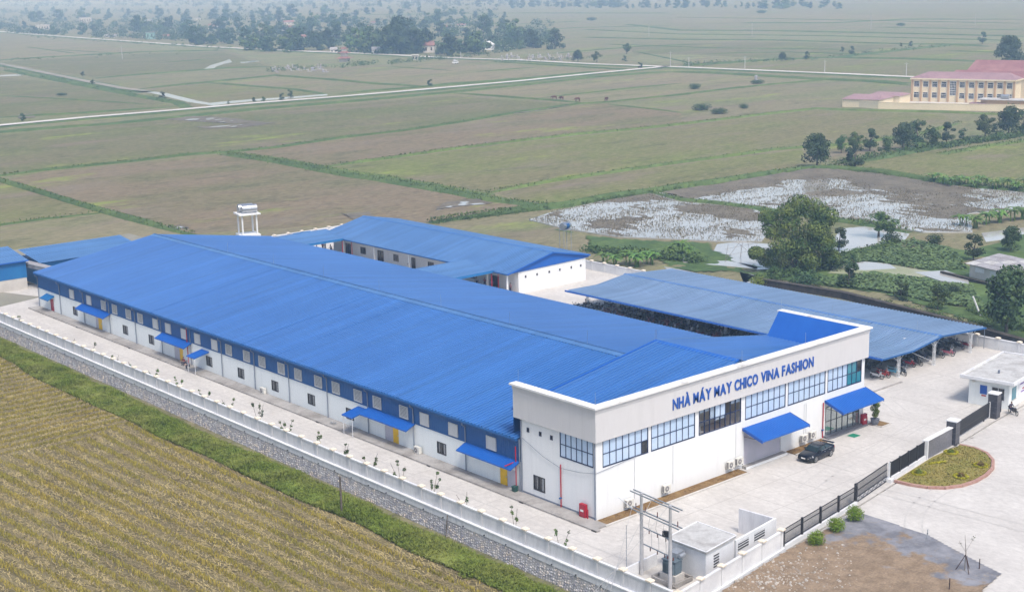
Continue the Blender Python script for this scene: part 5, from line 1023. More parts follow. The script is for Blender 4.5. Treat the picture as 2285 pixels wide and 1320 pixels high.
# motorbikes
def bike_parts():
    body = MB().hexa([(-.45, -.11, .42), (.30, -.09, .36), (.30, .09, .36), (-.45, .11, .42), (-.72, -.09, .72), (.12, -.11, .66), (.12, .11, .66), (-.72, .09, .72)])
    body.hexa([(.20, -.13, .30), (.36, -.17, .34), (.36, .17, .34), (.20, .13, .30), (.44, -.12, .92), (.52, -.10, .92), (.52, .10, .92), (.44, .12, .92)])
    body.hexa([(-.85, -.06, .66), (-.62, -.08, .60), (-.62, .08, .60), (-.85, .06, .66), (-.88, -.05, .76), (-.62, -.08, .76), (-.62, .08, .76), (-.88, .05, .76)])
    body.tube([(.50, 0, .92), (.66, 0, .30)], .045, 5); body.hexa([(.45, -.06, .56), (.88, -.05, .52), (.88, .05, .52), (.45, .06, .56), (.5, -.06, .60), (.86, -.05, .57), (.86, .05, .57), (.5, .06, .60)])
    seat = MB().hexa([(-.66, -.12, .72), (.12, -.12, .68), (.12, .12, .68), (-.66, .12, .72), (-.68, -.09, .80), (.05, -.10, .76), (.05, .10, .76), (-.68, .09, .80)])
    bars = MB().tube([(.40, -.34, 1.02), (.48, -.12, .98), (.48, .12, .98), (.40, .34, 1.02)], .018, 5).tube([(.44, .22, 1.0), (.42, .26, 1.16)], .012, 4).tube([(.44, -.22, 1.0), (.42, -.26, 1.16)], .012, 4).box(.39, .42, .20, .32, 1.14, 1.22).box(.39, .42, -.32, -.20, 1.14, 1.22)
    lamp = MB().lathe([(.02, -.03), (.09, .0), (.10, .05)], (.56, 0, .88), 8)
    def wheel(x):
        mb = MB(); n = 12; ring = []
        for j in range(n):
            a = 2*math.pi*j/n
            for r, yy in ((.29, 0), (.25, .045), (.21, 0), (.25, -.045)): ring.append((x+r*math.cos(a), yy, .29+r*math.sin(a)))
        fs = [(4*j+k, 4*((j+1) % n)+k, 4*((j+1) % n)+(k+1) % 4, 4*j+(k+1) % 4) for j in range(n) for k in range(4)]
        mb.add(ring, fs)
        for j in range(3): a = j*math.pi/3; mb.tube([(x-.22*math.cos(a), 0, .29-.22*math.sin(a)), (x+.22*math.cos(a), 0, .29+.22*math.sin(a))], .012, 4)
        return mb
    ex = MB().tube([(.0, .14, .28), (-.5, .16, .30), (-.85, .17, .36)], .04, 6)
    return body, seat, bars, lamp, wheel(-.60), wheel(.66), ex
bp = bike_parts()
def make_bike(col, label, group):
    r = empty('motorbike', (0, 0, 0), label, 'motorbike', group)
    for nme, mb, mt in zip(('body', 'seat', 'handlebar', 'headlight', 'wheel', 'wheel', 'exhaust'), bp, ('bike_paint', 'rubber', 'steel', 'lamp_clear', 'rubber', 'rubber', 'steel')):
        o = mb.build(nme, mt, r); o.color = (*col, 1)
    return r
BG = 'motorbikes under the parking shed'; CO = [(.012, .012, .014), (.16, .012, .02), (.02, .03, .08), (.3, .3, .32), (.01, .01, .01), (.02, .02, .025), (.01, .01, .012), (.05, .05, .055)]
proto = make_bike((.5, .5, .52), 'white and grey motorbike parked nearest the office corner under the shed', BG)
NEARB = [((56.2, 9.2), .2, (.55, .56, .58), None), ((57.2, 9.0), .3, (.40, .03, .03), 'red motorbike in the front row, second from the office corner'), ((58.1, 9.6), .1, (.42, .04, .03), 'red motorbike just behind the first lattice column'), ((59.0, 8.8), .35, (.10, .42, .62), 'light blue motorbike in front row under the parking shed'),
         ((60.0, 9.4), .2, (.30, .52, .62), 'pale blue motorbike beside the light blue one'), ((59.9, 8.0), -.5, (.08, .10, .13), 'dark scooter standing out in front of the shed'), ((63.5, 9.6), .1, (.45, .02, .04), 'bright red motorbike between the first and second lattice columns'), ((64.6, 9.3), .2, (.02, .02, .02), 'black motorbike standing just before the second lattice column'),
         ((69.6, 9.4), .1, (.03, .03, .03), 'black motorbike past the second lattice column'), ((71.2, 9.0), .25, (.48, .12, .18), 'pink motorbike in the front row near the third lattice column'), ((72.3, 9.5), .1, (.03, .03, .03), 'black motorbike beside the pink one'), ((76.2, 9.4), .1, (.28, .02, .04), 'dark red motorbike in the far corner by the white wall')]
def place_bike(o, c, rz, col):
    o.location = (*c, 0.0); o.rotation_euler.z = rz
    for ch in o.children: ch.color = (*col, 1)
for i, (c, rz, col, lb) in enumerate(NEARB):
    o = proto if i == 0 else copy_tree(proto)
    if lb: o['label'] = lb
    place_bike(o, c, -math.pi/2+rz, col)
allm = MB()
for mb in bp: allm.add(mb.v, mb.f)
far_me = allm.build('motorbike', 'bike_paint').data; bpy.data.objects.remove(bpy.data.objects[-1] if False else [o for o in bpy.data.objects if o.data is far_me][0])
slots = [(x, yy) for x in (56.2, 58.4, 60.6) for yy in np.arange(12.2, 62, .72) if not (yy > 60 and x > 60)]+[(x, yy) for yy in (11.6, 13.6) for x in np.arange(63.2, 77, .8)]+[(x, 9.9) for x in (62.3, 65.4, 66.9, 67.7, 68.5, 70.4, 73.2, 75.3)]
for x, yy in slots:
    if random.random() < .12: continue
    o = link('motorbike', far_me); o.location = (x+random.uniform(-.15, .15), yy, 0); o.rotation_euler.z = random.choice((0, math.pi))+random.uniform(-.12, .12) if x < 62 and (x, yy) else -math.pi/2+random.uniform(-.2, .2)
    o.color = (*random.choice(CO), 1)
    tag(o, 'motorbike parked in the packed dark rows under the shed', 'motorbike', 'packed rows of motorbikes under the shed')
# ---------------------------------------------------------------- water towers and tanks, neighbouring sheds
WT = empty('water_tower', (56.1, 155.9, 0), 'white four legged water tower carrying a steel tank', 'water tower')
wa = -.25
MB().obox((56.1, 155.9), 2.0, 2.0, GZ-.2, .15, wa).build('base_slab', 'white_front', WT)
ca, sa = math.cos(wa), math.sin(wa)
for sx in (-1, 1):
    for sy in (-1, 1): MB().obox((56.1+sx*1.45*ca-sy*1.45*sa, 155.9+sx*1.45*sa+sy*1.45*ca), .14, .14, .15, 4.05, wa).build('leg', 'white_front', WT)
MB().obox((56.1, 155.9), 2.15, 2.15, 4.05, 4.32, wa).build('top_slab', 'white_front', WT)
TK = empty('steel_tank', (56.1, 155.9, 4.32), 'horizontal stainless tank lying on the white water tower', 'tank')
for dx in (-.75, .75): MB().hcyl((56.1-1.3, 155.9+dx+.4, 5.2), (56.1+1.5, 155.9+dx-.4, 5.2), .82, 16).build('cylinder', 'steel', TK)
MB().obox((56.1, 155.9), 1.3, 1.1, 4.32, 4.55, wa).build('cradle', 'galv', TK); MB().tube([(54.4, 156.6, 4.3), (54.4, 156.6, 5.9)], .04, 5).build('pipe', 'galv', TK)
c = gp(1262, 562, GZ); T2 = empty('steel_tank', (c[0], c[1], GZ), 'small white and blue tank on thin legs behind the canteen gable', 'tank')
for sx in (-.9, .9):
    for sy in (-.6, .6): MB().tube([(c[0]+sx, c[1]+sy, GZ), (c[0]+sx, c[1]+sy, 2.6)], .06, 5).build('leg', 'galv', T2)
MB().box(c[0]-1.05, c[0]+1.05, c[1]-.75, c[1]+.75, 2.6, 2.7).build('deck', 'galv', T2); MB().hcyl((c[0]-1.0, c[1]-.2, 3.35), (c[0]+1.0, c[1]+.2, 3.35), .62, 16).build('cylinder', 'steel', T2); MB().hcyl((c[0]-.3, c[1]-.06, 3.33), (c[0]+.6, c[1]+.12, 3.33), .635, 16).build('blue_band', 'clad_blue', T2)
MB().prism([(-9.0, 127), (-9, 175), (40, 175), (40, 141.5), (-1, 141.5), (3, 130.5)], GZ-.2, .02).build('gravel_yard', 'soil' if False else 'dirt_path', kind='structure')
S1 = empty('blue_shed', (0, 140, 0), 'blue clad shed with pale blue roof beyond the hall gable', 'shed')
MB().box(-20, 4.2, 138.6, 149, 0, 1.9).build('base_wall', 'plaster', S1); MB().box(-20.05, 4.25, 138.55, 149.05, 1.9, 4.7).build('cladding', 'clad_teal', S1)
ribbed('roof_slope', (-20, 138.2, 4.75), (-20, 146.5, 6.0), (1, 0, 0), 24.6, 'roof_blue_pale', S1, rib=.05); MB().box(-20, 4.6, 138.12, 138.22, 4.6, 4.8).build('eave_trim', 'canopy_blue', S1)
MB().box(4.27, 4.32, 139.3, 141.5, .1, 2.5).build('door', 'galv', S1)
S2 = empty('blue_shed', (15, 140, 0), 'farther blue shed showing its pale roof behind the hall gable', 'shed')
MB().box(6.5, 24, 137.5, 146, 0, 4.2).build('cladding', 'clad_teal', S2); ribbed('roof_slope', (6.0, 136.9, 4.2), (6.0, 146, 5.3), (1, 0, 0), 18.6, 'roof_blue_pale', S2, rib=.05)
t = empty('conveyor_bridge', (5, 137, 4), 'pale sloping covered duct joining the blue shed to the hall', 'duct'); MB().hexa([(4.3, 142.8, 3.4), (5.3, 142.8, 3.4), (6.6, 124, 3.6), (5.6, 124, 3.6), (4.3, 142.8, 4.1), (5.3, 142.8, 4.1), (6.6, 124, 4.3), (5.6, 124, 4.3)]).build('duct', 'fibro', t); MB().hexa([(4.1, 142.8, 4.1), (5.5, 142.8, 4.1), (6.8, 124, 4.3), (5.4, 124, 4.3), (4.1, 142.8, 4.16), (5.5, 142.8, 4.16), (6.8, 124, 4.36), (5.4, 124, 4.36)]).build('cover', 'fibro', t)
# ---------------------------------------------------------------- parked car
def make_car():
    r = empty('parked_car', (0, 0, 0), 'black sedan with rear spoiler parked beside the short soil strip', 'car')
    # stations along x (front is -x): x, half width, sill z, belt z
    st = [(-2.28, .50, .34, .52), (-2.20, .72, .24, .64), (-1.95, .84, .20, .74), (-1.4, .89, .19, .84), (-.8, .90, .19, .93), (.0, .905, .19, .97), (.9, .90, .19, 1.0), (1.5, .885, .20, 1.04), (1.95, .84, .22, 1.06), (2.2, .74, .28, 1.0), (2.28, .6, .36, .86)]
    mb = MB(); n = 10
    for x, hw, z0, z1 in st:
        zm = z0+(z1-z0)*.55
        ring = [(-hw*.86, z0), (-hw, z0+.12), (-hw, zm), (-hw*.95, z1-.05), (-hw*.80, z1), (hw*.80, z1), (hw*.95, z1-.05), (hw, zm), (hw, z0+.12), (hw*.86, z0)]
        mb.v += [(x, yy, z) for yy, z in ring]
    for i in range(len(st)-1): mb.f += [(i*n+j, i*n+(j+1) % n, (i+1)*n+(j+1) % n, (i+1)*n+j) for j in range(n)]
    mb.f += [tuple(range(n)), tuple(range((len(st)-1)*n, len(st)*n))[::-1]]
    body = mb.build('body', 'car_paint', r, smooth=True)
    cab = [(-.95, .74, .93), (-.30, .66, 1.36), (.10, .63, 1.44), (.75, .62, 1.42), (1.30, .64, 1.28), (1.78, .68, 1.07)]
    mb = MB(); m_ = len(cab)
    top = [(x, s*w_, z) for x, w_, z in cab for s in (-1, 1)]
    mb.v = top; mb.f = [(2*i, 2*i+2, 2*i+3, 2*i+1) for i in range(1, m_-2)]
    mb.build('roof_panel', 'car_paint', r)
    MB().quad((-.95, -.74, .94), (-.95, .74, .94), (-.30, .66, 1.36), (-.30, -.66, 1.36)).build('windscreen', 'car_glass', r)
    MB().quad((1.30, -.64, 1.28), (1.30, .64, 1.28), (1.78, .68, 1.07), (1.78, -.68, 1.07)).build('rear_window', 'car_glass', r)
    for s in (-1, 1):
        base = [(-.95, s*.80, .93), (-.25, s*.82, .97), (.45, s*.82, .99), (1.15, s*.82, 1.02), (1.78, s*.76, 1.06)]; tp = [(-.30, s*.66, 1.36), (.10, s*.63, 1.43), (.75, s*.62, 1.41), (1.30, s*.64, 1.27)]
        MB().add(base+tp, [(0, 1, 5), (1, 2, 6, 5), (2, 3, 7, 6), (3, 8, 7), (3, 4, 8)]).build('pillar_panel', 'car_paint', r)
        for a in ([(-.62, s*.805, .98), (.36, s*.82, 1.02), (.30, s*.64, 1.38), (-.18, s*.655, 1.36)], [(.48, s*.82, 1.03), (1.30, s*.80, 1.06), (1.02, s*.645, 1.31), (.44, s*.635, 1.38)]):
            MB().quad(*[(p[0], p[1]+s*.02, p[2]) for p in a]).build('side_window', 'car_glass', r)
        MB().tube([(-.75, s*.82, .955), (.4, s*.85, 1.0), (1.45, s*.82, 1.05)], .014, 4).build('chrome_strip', 'alloy', r)
        MB().box(-.72, -.52, min(s*.86, s*1.02), max(s*.86, s*1.02), .95, 1.07).build('mirror', 'car_paint', r)
        for x in (.1, .95): MB().box(x, x+.16, min(s*.9, s*.925), max(s*.9, s*.925), .82, .855).build('door_handle', 'alloy', r)
        MB().hexa([(-2.21, s*.52, .56), (-1.86, s*.82, .62), (-1.80, s*.86, .62), (-2.2, s*.60, .55), (-2.14, s*.50, .66), (-1.80, s*.76, .76), (-1.76, s*.82, .74), (-2.1, s*.62, .66)]).build('headlight', 'lamp_clear', r)
        MB().hexa([(2.16, s*.52, .80), (2.31, s*.52, .80), (2.02, s*.86, .82), (1.92, s*.88, .82), (2.12, s*.52, .97), (2.26, s*.52, .95), (1.98, s*.84, .97), (1.9, s*.86, .97)]).build('tail_light', 'lamp_red', r)
        for x in (-1.36, 1.30):
            ty = MB().hcyl((x, s*.70, .33), (x, s*.915, .33), .33, 18).build('wheel', 'rubber', r)
            rm = MB()
            for k in range(5):
                a = k*2*math.pi/5; rm.tube([(x, s*.925, .33), (x+.22*math.cos(a), s*.925, .33+.22*math.sin(a))], .035, 4)
            rm.hcyl((x, s*.90, .33), (x, s*.94, .33), .06, 8)
            ring = [(x+q*math.cos(2*math.pi*j/16), s*.926, .33+q*math.sin(2*math.pi*j/16)) for j in range(16) for q in (.21, .25)]
            rm.add(ring, [(2*j, 2*j+1, 2*((j+1) % 16)+1, 2*((j+1) % 16)) for j in range(16)]); rm.build('rim', 'alloy', ty)
    MB().box(-2.31, -2.285, -.24, .24, .46, .57).build('number_plate', 'plate', r); MB().box(-2.295, -2.2, -.42, .42, .36, .44).build('air_intake', 'rubber', r)
    MB().hexa([(1.95, -.68, 1.18), (2.25, -.68, 1.20), (2.25, .68, 1.20), (1.95, .68, 1.18), (1.97, -.66, 1.21), (2.27, -.66, 1.235), (2.27, .66, 1.235), (1.97, .66, 1.21)]).box(2.05, 2.1, -.5, -.46, 1.05, 1.19).box(2.05, 2.1, .46, .5, 1.05, 1.19).build('spoiler', 'car_paint', r)
    return r
car = make_car(); car.location = (28.05, -3.15, 0); car.rotation_euler.z = math.radians(3)
# ---------------------------------------------------------------- people and cattle (one skinned surface per body)
def skin_mesh(name, verts, edges, rad, root=0, sub=1):
    me = bpy.data.meshes.new(name); me.from_pydata(verts, edges, []); o = bpy.data.objects.new(name, me); COL.objects.link(o)
    o.modifiers.new('s', 'SKIN'); sv = me.skin_vertices[0].data
    for i, q in enumerate(rad): sv[i].radius = (q, q) if not isinstance(q, tuple) else q
    sv[root].use_root = True
    sm = o.modifiers.new('d', 'SUBSURF'); sm.levels = sub; sm.render_levels = sub
    bpy.context.view_layer.update()
    out = bpy.data.meshes.new_from_object(o.evaluated_get(bpy.context.evaluated_depsgraph_get())); bpy.data.objects.remove(o); return out
def hand(V, E, R_, wi, d, side):
    """palm and five unequal fingers growing from wrist vertex wi along d"""
    d = Vector(d).normalized(); sd_ = d.cross(Vector((0, 0, 1))); sd_ = Vector((0, 1, 0)) if sd_.length < .1 else sd_.normalized()
    w0 = Vector(V[wi]); V.append(tuple(w0+d*.06)); R_.append(.03); p = len(V)-1; E.append((wi, p))
    for k, ln in enumerate((.055, .075, .08, .072, .055)):
        off = (k-2)*.02; b0 = w0+d*(.085 if k else .05)+sd_*(off if k else -.045*side); V.append(tuple(b0)); R_.append(.0095); E.append((p, len(V)-1))
        V.append(tuple(b0+(d*ln+Vector((0, 0, -.012))))); R_.append(.008); E.append((len(V)-2, len(V)-1))
def person(loc, rz, label, shirt, pose='stand', h=1.66, hold=None):
    r = empty('person', (0, 0, 0), label, 'person', 'people around the factory'); k = h/1.7
    if pose == 'stand':
        J = dict(pel=(0, 0, .95), che=(0, 0, 1.25), nk=(0, 0, 1.45), hd=(.02, 0, 1.53), ls=(0, .18, 1.39), le=(.0, .25, 1.12), lw=(.1, .22, .9), rs=(0, -.18, 1.39), re=(.02, -.26, 1.13), rw=(.22, -.14, 1.18), lh=(0, .09, .92), lk=(.03, .10, .5), la=(-.02, .10, .08), lt=(.14, .11, .04), rh=(0, -.09, .92), rk=(.06, -.11, .5), ra=(.06, -.12, .08), rt=(.22, -.14, .04))
    elif pose == 'walk':
        J = dict(pel=(0, 0, .93), che=(.03, 0, 1.24), nk=(.05, 0, 1.44), hd=(.08, 0, 1.52), ls=(.04, .18, 1.38), le=(-.12, .23, 1.13), lw=(-.08, .22, .88), rs=(.04, -.18, 1.38), re=(.16, -.23, 1.14), rw=(.32, -.2, .98), lh=(0, .09, .9), lk=(.18, .10, .52), la=(.22, .10, .08), lt=(.38, .11, .05), rh=(0, -.09, .9), rk=(-.05, -.11, .5), ra=(-.28, -.11, .14), rt=(-.15, -.12, .04))
    else:  # sit / crouch / ride
        z = .62 if pose == 'ride' else .28
        J = dict(pel=(-.1, 0, z+.12), che=(.02, 0, z+.42), nk=(.08, 0, z+.60), hd=(.12, 0, z+.68), ls=(.05, .18, z+.54), le=(.18, .22, z+.32), lw=(.40, .22, z+.34), rs=(.05, -.18, z+.54), re=(.18, -.22, z+.32), rw=(.40, -.22, z+.34), lh=(-.08, .10, z+.1), lk=(.30, .15, z+.16 if pose == 'ride' else .50), la=(.22, .15, .10 if pose != 'ride' else .30), lt=(.36, .16, .05 if pose != 'ride' else .27), rh=(-.08, -.10, z+.1), rk=(.30, -.15, z+.16 if pose == 'ride' else .5), ra=(.22, -.15, .10 if pose != 'ride' else .30), rt=(.36, -.16, .05 if pose != 'ride' else .27))
    P = lambda n_: tuple(c*k for c in J[n_])
    def sk(names, edges, rad, hands=()):
        V = [P(n_) for n_ in names]; E = [(names.index(a), names.index(b_)) for a, b_ in edges]; R_ = [q*k for q in rad]
        for wn, en, s in hands: hand(V, E, R_, names.index(wn), Vector(P(wn))-Vector(P(en)), s)
        return skin_mesh('person', V, E, R_)
    # the body is one continuous surface; clothes are thin outer surfaces over it
    nm = ['pel', 'che', 'nk', 'hd', 'ls', 'le', 'lw', 'rs', 're', 'rw', 'lh', 'lk', 'la', 'lt', 'rh', 'rk', 'ra', 'rt']
    ed = [('pel', 'che'), ('che', 'nk'), ('nk', 'hd'), ('che', 'ls'), ('ls', 'le'), ('le', 'lw'), ('che', 'rs'), ('rs', 're'), ('re', 'rw'), ('pel', 'lh'), ('lh', 'lk'), ('lk', 'la'), ('la', 'lt'), ('pel', 'rh'), ('rh', 'rk'), ('rk', 'ra'), ('ra', 'rt')]
    me = sk(nm, ed, [.115, .12, .055, .055, .055, .042, .03, .055, .042, .03, .085, .058, .042, .035, .085, .058, .042, .035], (('lw', 'le', 1), ('rw', 're', -1)))
    me.materials.append(M['skin']); body = link('body', me, r); ORG[body] = np.zeros(3)
    hx, hy, hz = P('hd')
    def ell(c, rx, ry, rz_, name, mt, cut=None):
        mb = MB(); nu, nv = 12, 9; mb.v = [(c[0]+rx*math.sin(math.pi*j/(nv-1))*math.cos(2*math.pi*i/nu), c[1]+ry*math.sin(math.pi*j/(nv-1))*math.sin(2*math.pi*i/nu), c[2]+rz_*math.cos(math.pi*j/(nv-1))) for j in range(nv) for i in range(nu)]
        mb.f = [(j*nu+i, (j+1)*nu+i, (j+1)*nu+(i+1) % nu, j*nu+(i+1) % nu) for j in range(nv-1) for i in range(nu)]
        return mb.build(name, mt, r, smooth=True)
    hd = ell((hx+.012, hy, hz+.075), .098*k, .077*k, .118*k, 'head', 'skin'); ell((hx-.014, hy, hz+.105), .104*k, .088*k, .108*k, 'hair', 'hair')
    MB().hexa([(hx+.105, hy-.012, hz+.04), (hx+.125, hy-.014, hz+.04), (hx+.125, hy+.014, hz+.04), (hx+.105, hy+.012, hz+.04), (hx+.10, hy-.006, hz+.085), (hx+.108, hy-.006, hz+.085), (hx+.108, hy+.006, hz+.085), (hx+.10, hy+.006, hz+.085)]).build('nose', 'skin', hd)
    for s in (-1, 1): MB().box(hx+.094, hx+.103, hy+s*.035-.012, hy+s*.035+.012, hz+.082, hz+.094).build('eye', 'hair', hd)
    MB().box(hx+.094, hx+.102, hy-.024, hy+.024, hz+.006, hz+.014).build('mouth', 'red_door', hd)
    me = sk(['pel', 'che', 'nk', 'ls', 'le', 'rs', 're'], [('pel', 'che'), ('che', 'nk'), ('che', 'ls'), ('ls', 'le'), ('che', 'rs'), ('rs', 're')], [.145, .15, .062, .075, .056, .075, .056]); me.materials.append(M['shirt']); o = link('shirt', me, r); o.color = (*shirt, 1)
    me = sk(['pel', 'lh', 'lk', 'la', 'rh', 'rk', 'ra'], [('pel', 'lh'), ('lh', 'lk'), ('lk', 'la'), ('pel', 'rh'), ('rh', 'rk'), ('rk', 'ra')], [.135, .105, .076, .06, .105, .076, .06]); me.materials.append(M['trousers']); link('trousers', me, r)
    for a, t_ in (('la', 'lt'), ('ra', 'rt')):
        me = sk([a, t_], [(a, t_)], [.048, .04]); me.materials.append(M['rubber']); link('shoe', me, r)
    r.location = loc; r.rotation_euler.z = rz; return r
g = gp(2172, 897, 0); person((g[0], g[1], 0), 2.6, 'guard in blue shirt standing by the left wall of the guard house', (.10, .19, .26))
g = gp(2257, 925, 0); o = copy_tree(proto); o['label'] = 'dark motorbike with a rider before the guard house window'; o['group'] = 'motorbike at the gate'; place_bike(o, (g[0]+.3, g[1]), -2.0, (.03, .03, .04)); person((g[0]+.2, g[1]+.25, .0), -2.0, 'rider in dark clothes on the motorbike outside the guard house', (.03, .035, .07), 'ride')
g = gp(437, 822, .15); person((-1.3, g[1]+.8, .15), 2.9, 'worker in dark shirt crouching under the small side canopy', (.04, .05, .12), 'crouch'); person((-.9, g[1]+2.6, .15), 3.4, 'worker in dark red shirt crouching beside the red pipe', (.16, .03, .05), 'crouch')
for x, yy, pz, c, lb in ((55.6, 125.8, 'walk', (.55, .56, .6), 'worker in white walking under the far link roof'), (55.9, 129.0, 'stand', (.4, .06, .08), 'worker in red standing under the far link roof'), (55.9, 102.6, 'stand', (.1, .07, .1), 'worker in dark shirt at the canteen doorway by the second column'), (55.9, 84.6, 'walk', (.5, .5, .52), 'worker in white shirt walking beneath the near link roof'), (56.2, 83.0, 'stand', (.3, .08, .08), 'worker in red shirt beneath the near link roof'), (56.0, 81.2, 'stand', (.2, .25, .4), 'worker in blue shirt beneath the near link roof'), (56.3, 76.8, 'stand', (.35, .2, .22), 'worker in pink shirt at the end doorway of the canteen'), (57.0, 60.6, 'stand', (.35, .3, .3), 'worker standing among motorbikes at the far end of the shed')):
    person((x, yy, .14 if x < 57 and yy > 70 else 0), random.uniform(2, 4.3), lb, c, pz)
def cow(px, rz, label):
    g = gp(*px, GZ); r = empty('cow', (0, 0, 0), label, 'cow', 'brown cattle in the middle field')
    V = [(-.62, 0, 1.02), (-.2, 0, .98), (.35, 0, 1.02), (.62, 0, 1.1), (.92, 0, .98), (1.12, 0, .80), (1.28, 0, .62), (-.6, .19, .85), (-.5, .2, .62), (-.64, .2, .36), (-.60, .2, .04), (-.6, -.19, .85), (-.5, -.2, .62), (-.68, -.2, .36), (-.64, -.2, .04), (.5, .17, .80), (.54, .17, .42), (.52, .17, .04), (.5, -.17, .80), (.6, -.17, .42), (.56, -.17, .04), (-.78, 0, .95), (-.84, 0, .5)]
    E_ = [(0, 1), (1, 2), (2, 3), (3, 4), (4, 5), (5, 6), (0, 7), (7, 8), (8, 9), (9, 10), (0, 11), (11, 12), (12, 13), (13, 14), (2, 15), (15, 16), (16, 17), (2, 18), (18, 19), (19, 20), (0, 21), (21, 22)]
    me = skin_mesh('cow', V, E_, [.27, .31, .33, .25, .17, .15, .08, .17, .12, .07, .06, .17, .12, .07, .06, .13, .075, .06, .13, .075, .06, .04, .02], 1); me.materials.append(M['cow']); link('body', me, r)
    for s in (-1, 1): MB().tube([(1.08, s*.10, .93), (1.05, s*.2, 1.02), (1.10, s*.22, 1.14)], .025, 5).build('horn', 'tomb', r); MB().hexa([(1.0, s*.12, .90), (1.05, s*.12, .86), (1.0, s*.28, .86), (.97, s*.28, .9), (1.0, s*.12, .93), (1.05, s*.12, .9), (1.0, s*.28, .89), (.97, s*.28, .92)]).build('ear', 'cow', r)
    r.location = (g[0], g[1], GZ); r.rotation_euler.z = rz; r.scale = (1.35, 1.35, 1.35)
for px, rz, lb in (((1237, 223), 2.2, 'leftmost of the four brown cows grazing by a bund'), ((1253, 224), 1.6, 'second brown cow from the road side, facing away'), ((1289, 227), 2.8, 'third brown cow, close to the bund crossing'), ((1353, 226), .3, 'brown cow standing apart on the far side of the bund crossing')): cow(px, rz, lb)
# ---------------------------------------------------------------- trees
def crown_mesh(name, seed, h, w_, n, s, mt, lobes=9, low=.28, drop=0):
    rng = np.random.default_rng(seed); V = []
    for i in range(lobes):
        a = rng.uniform(0, 6.3); rr = rng.uniform(.1, .80)*w_/2; t = rng.uniform(0, 1); z = h*(low+.14+(1-low-.26)*t); rr *= 1-.45*max(0, t-.5)*2
        R_ = w_*rng.uniform(.12, .25); V.append(leafball((rr*math.cos(a), rr*math.sin(a), z), R_, R_, R_*rng.uniform(.6, .9), n//lobes, s, rng, .3))
    V = np.concatenate(V)
    if drop: V[:, 2:, 2] -= drop*rng.uniform(0, 1, len(V))[:, None]
    return quads(name, V, mt)
def trunk_mb(h, r, seed, low=.3):
    rng = random.Random(seed); mb = MB(); top = h*.72; mb.tube([(0, 0, -.3), (rng.uniform(-.1, .1)*r*3, 0, h*.2), (rng.uniform(-1, 1)*r*2, rng.uniform(-1, 1)*r*2, top)], [r*1.15, r*.85, r*.3], 7)
    for i in range(5):
        a = i*1.3+rng.random(); z = h*(low+.1*i*.6); q = h*.28
        mb.tube([(0, 0, z-h*.06), (q*.5*math.cos(a), q*.5*math.sin(a), z+h*.06), (q*math.cos(a), q*math.sin(a), z+h*.2)], [r*.5, r*.35, r*.12], 5)
    return mb
TV = {}
def variant(key, h, w_, n, s, mt, **kw):
    r = empty('tree', (0, 0, 0)); o = trunk_mb(h, h*.028, len(TV)).build('trunk', kw.pop('bark', 'bark'), r); link('crown', crown_mesh('crown', 100+len(TV), h, w_, n, s, mt, **kw), r); TV[key] = [r, h, False]
variant('broad1', 8, 7, 2600, .24, 'leaf', lobes=16, low=.1); variant('broad2', 8, 6.2, 2600, .24, 'leaf_dark', lobes=16, low=.05); variant('broad3', 8, 8.5, 3200, .26, 'leaf_dark', lobes=20, low=.05); variant('small', 4, 4, 1800, .14, 'leaf', lobes=13, low=0.02); variant('smalldark', 4, 3.6, 1700, .15, 'leaf_dark', lobes=13, low=-.08)
variant('far1', 10, 10, 1100, .55, 'leaf_dark', lobes=17, low=-.05); variant('far2', 10, 8, 950, .55, 'leaf_dark', lobes=14, low=-.05); variant('far3', 10, 11.5, 1200, .58, 'leaf', lobes=18, low=-.05)
def bush_variant(key, h, w_, n, s, mt):
    r = empty('bush', (0, 0, 0)); V = [leafball((w_*.22*math.cos(i*1.25), w_*.22*math.sin(i*1.25), h*(.42+.1*(i % 2))), w_*.34, w_*.34, h*.45, n//6, s) for i in range(5)]+[leafball((0, 0, h*.5), w_*.4, w_*.4, h*.5, n//6, s)]
    link('foliage', quads('foliage', np.concatenate(V), mt), r); MB().tube([(0, 0, -.2), (0, 0, h*.4)], h*.05, 5).build('stem', 'bark', r); TV[key] = [r, h, False]
bush_variant('bush', 2, 3, 900, .13, 'leaf_dark'); bush_variant('bushg', 2, 3, 900, .13, 'grass'); bush_variant('round', 1.4, 1.6, 1500, .07, 'leaf_lime')
def banana_variant(key, seed):
    rng = random.Random(seed); r = empty('banana_plant', (0, 0, 0)); mb = MB(); st = MB()
    for s_ in range(3):
        bx0, by0, H = rng.uniform(-.7, .7), rng.uniform(-.7, .7), rng.uniform(1.3, 2.0); st.tube([(bx0, by0, -.2), (bx0, by0, H)], .13, 6, .08)
        for i in range(7):
            a = i*2*math.pi/7+rng.random(); L_ = rng.uniform(1.3, 1.9); up = rng.uniform(.5, 1.2); w_ = .24; pr = None
            for k in range(6):
                t = k/5; x = L_*t; z = H+up*t-1.1*t*t; ww = w_*math.sin(math.pi*min(.97, .12+t*.85)); c = (bx0+x*math.cos(a), by0+x*math.sin(a), z); sx, sy = -math.sin(a)*ww, math.cos(a)*ww
                cur = ((c[0]-sx, c[1]-sy, z-.08), c, (c[0]+sx, c[1]+sy, z-.08))
                if pr: mb.quad(pr[0], pr[1], cur[1], cur[0]); mb.quad(pr[1], pr[2], cur[2], cur[1])
                pr = cur
    st.build('stem', 'leaf_banana', r); mb.build('leaf', 'leaf_banana', r); TV[key] = [r, 3.0, False]
banana_variant('banana1', 3); banana_variant('banana2', 9)
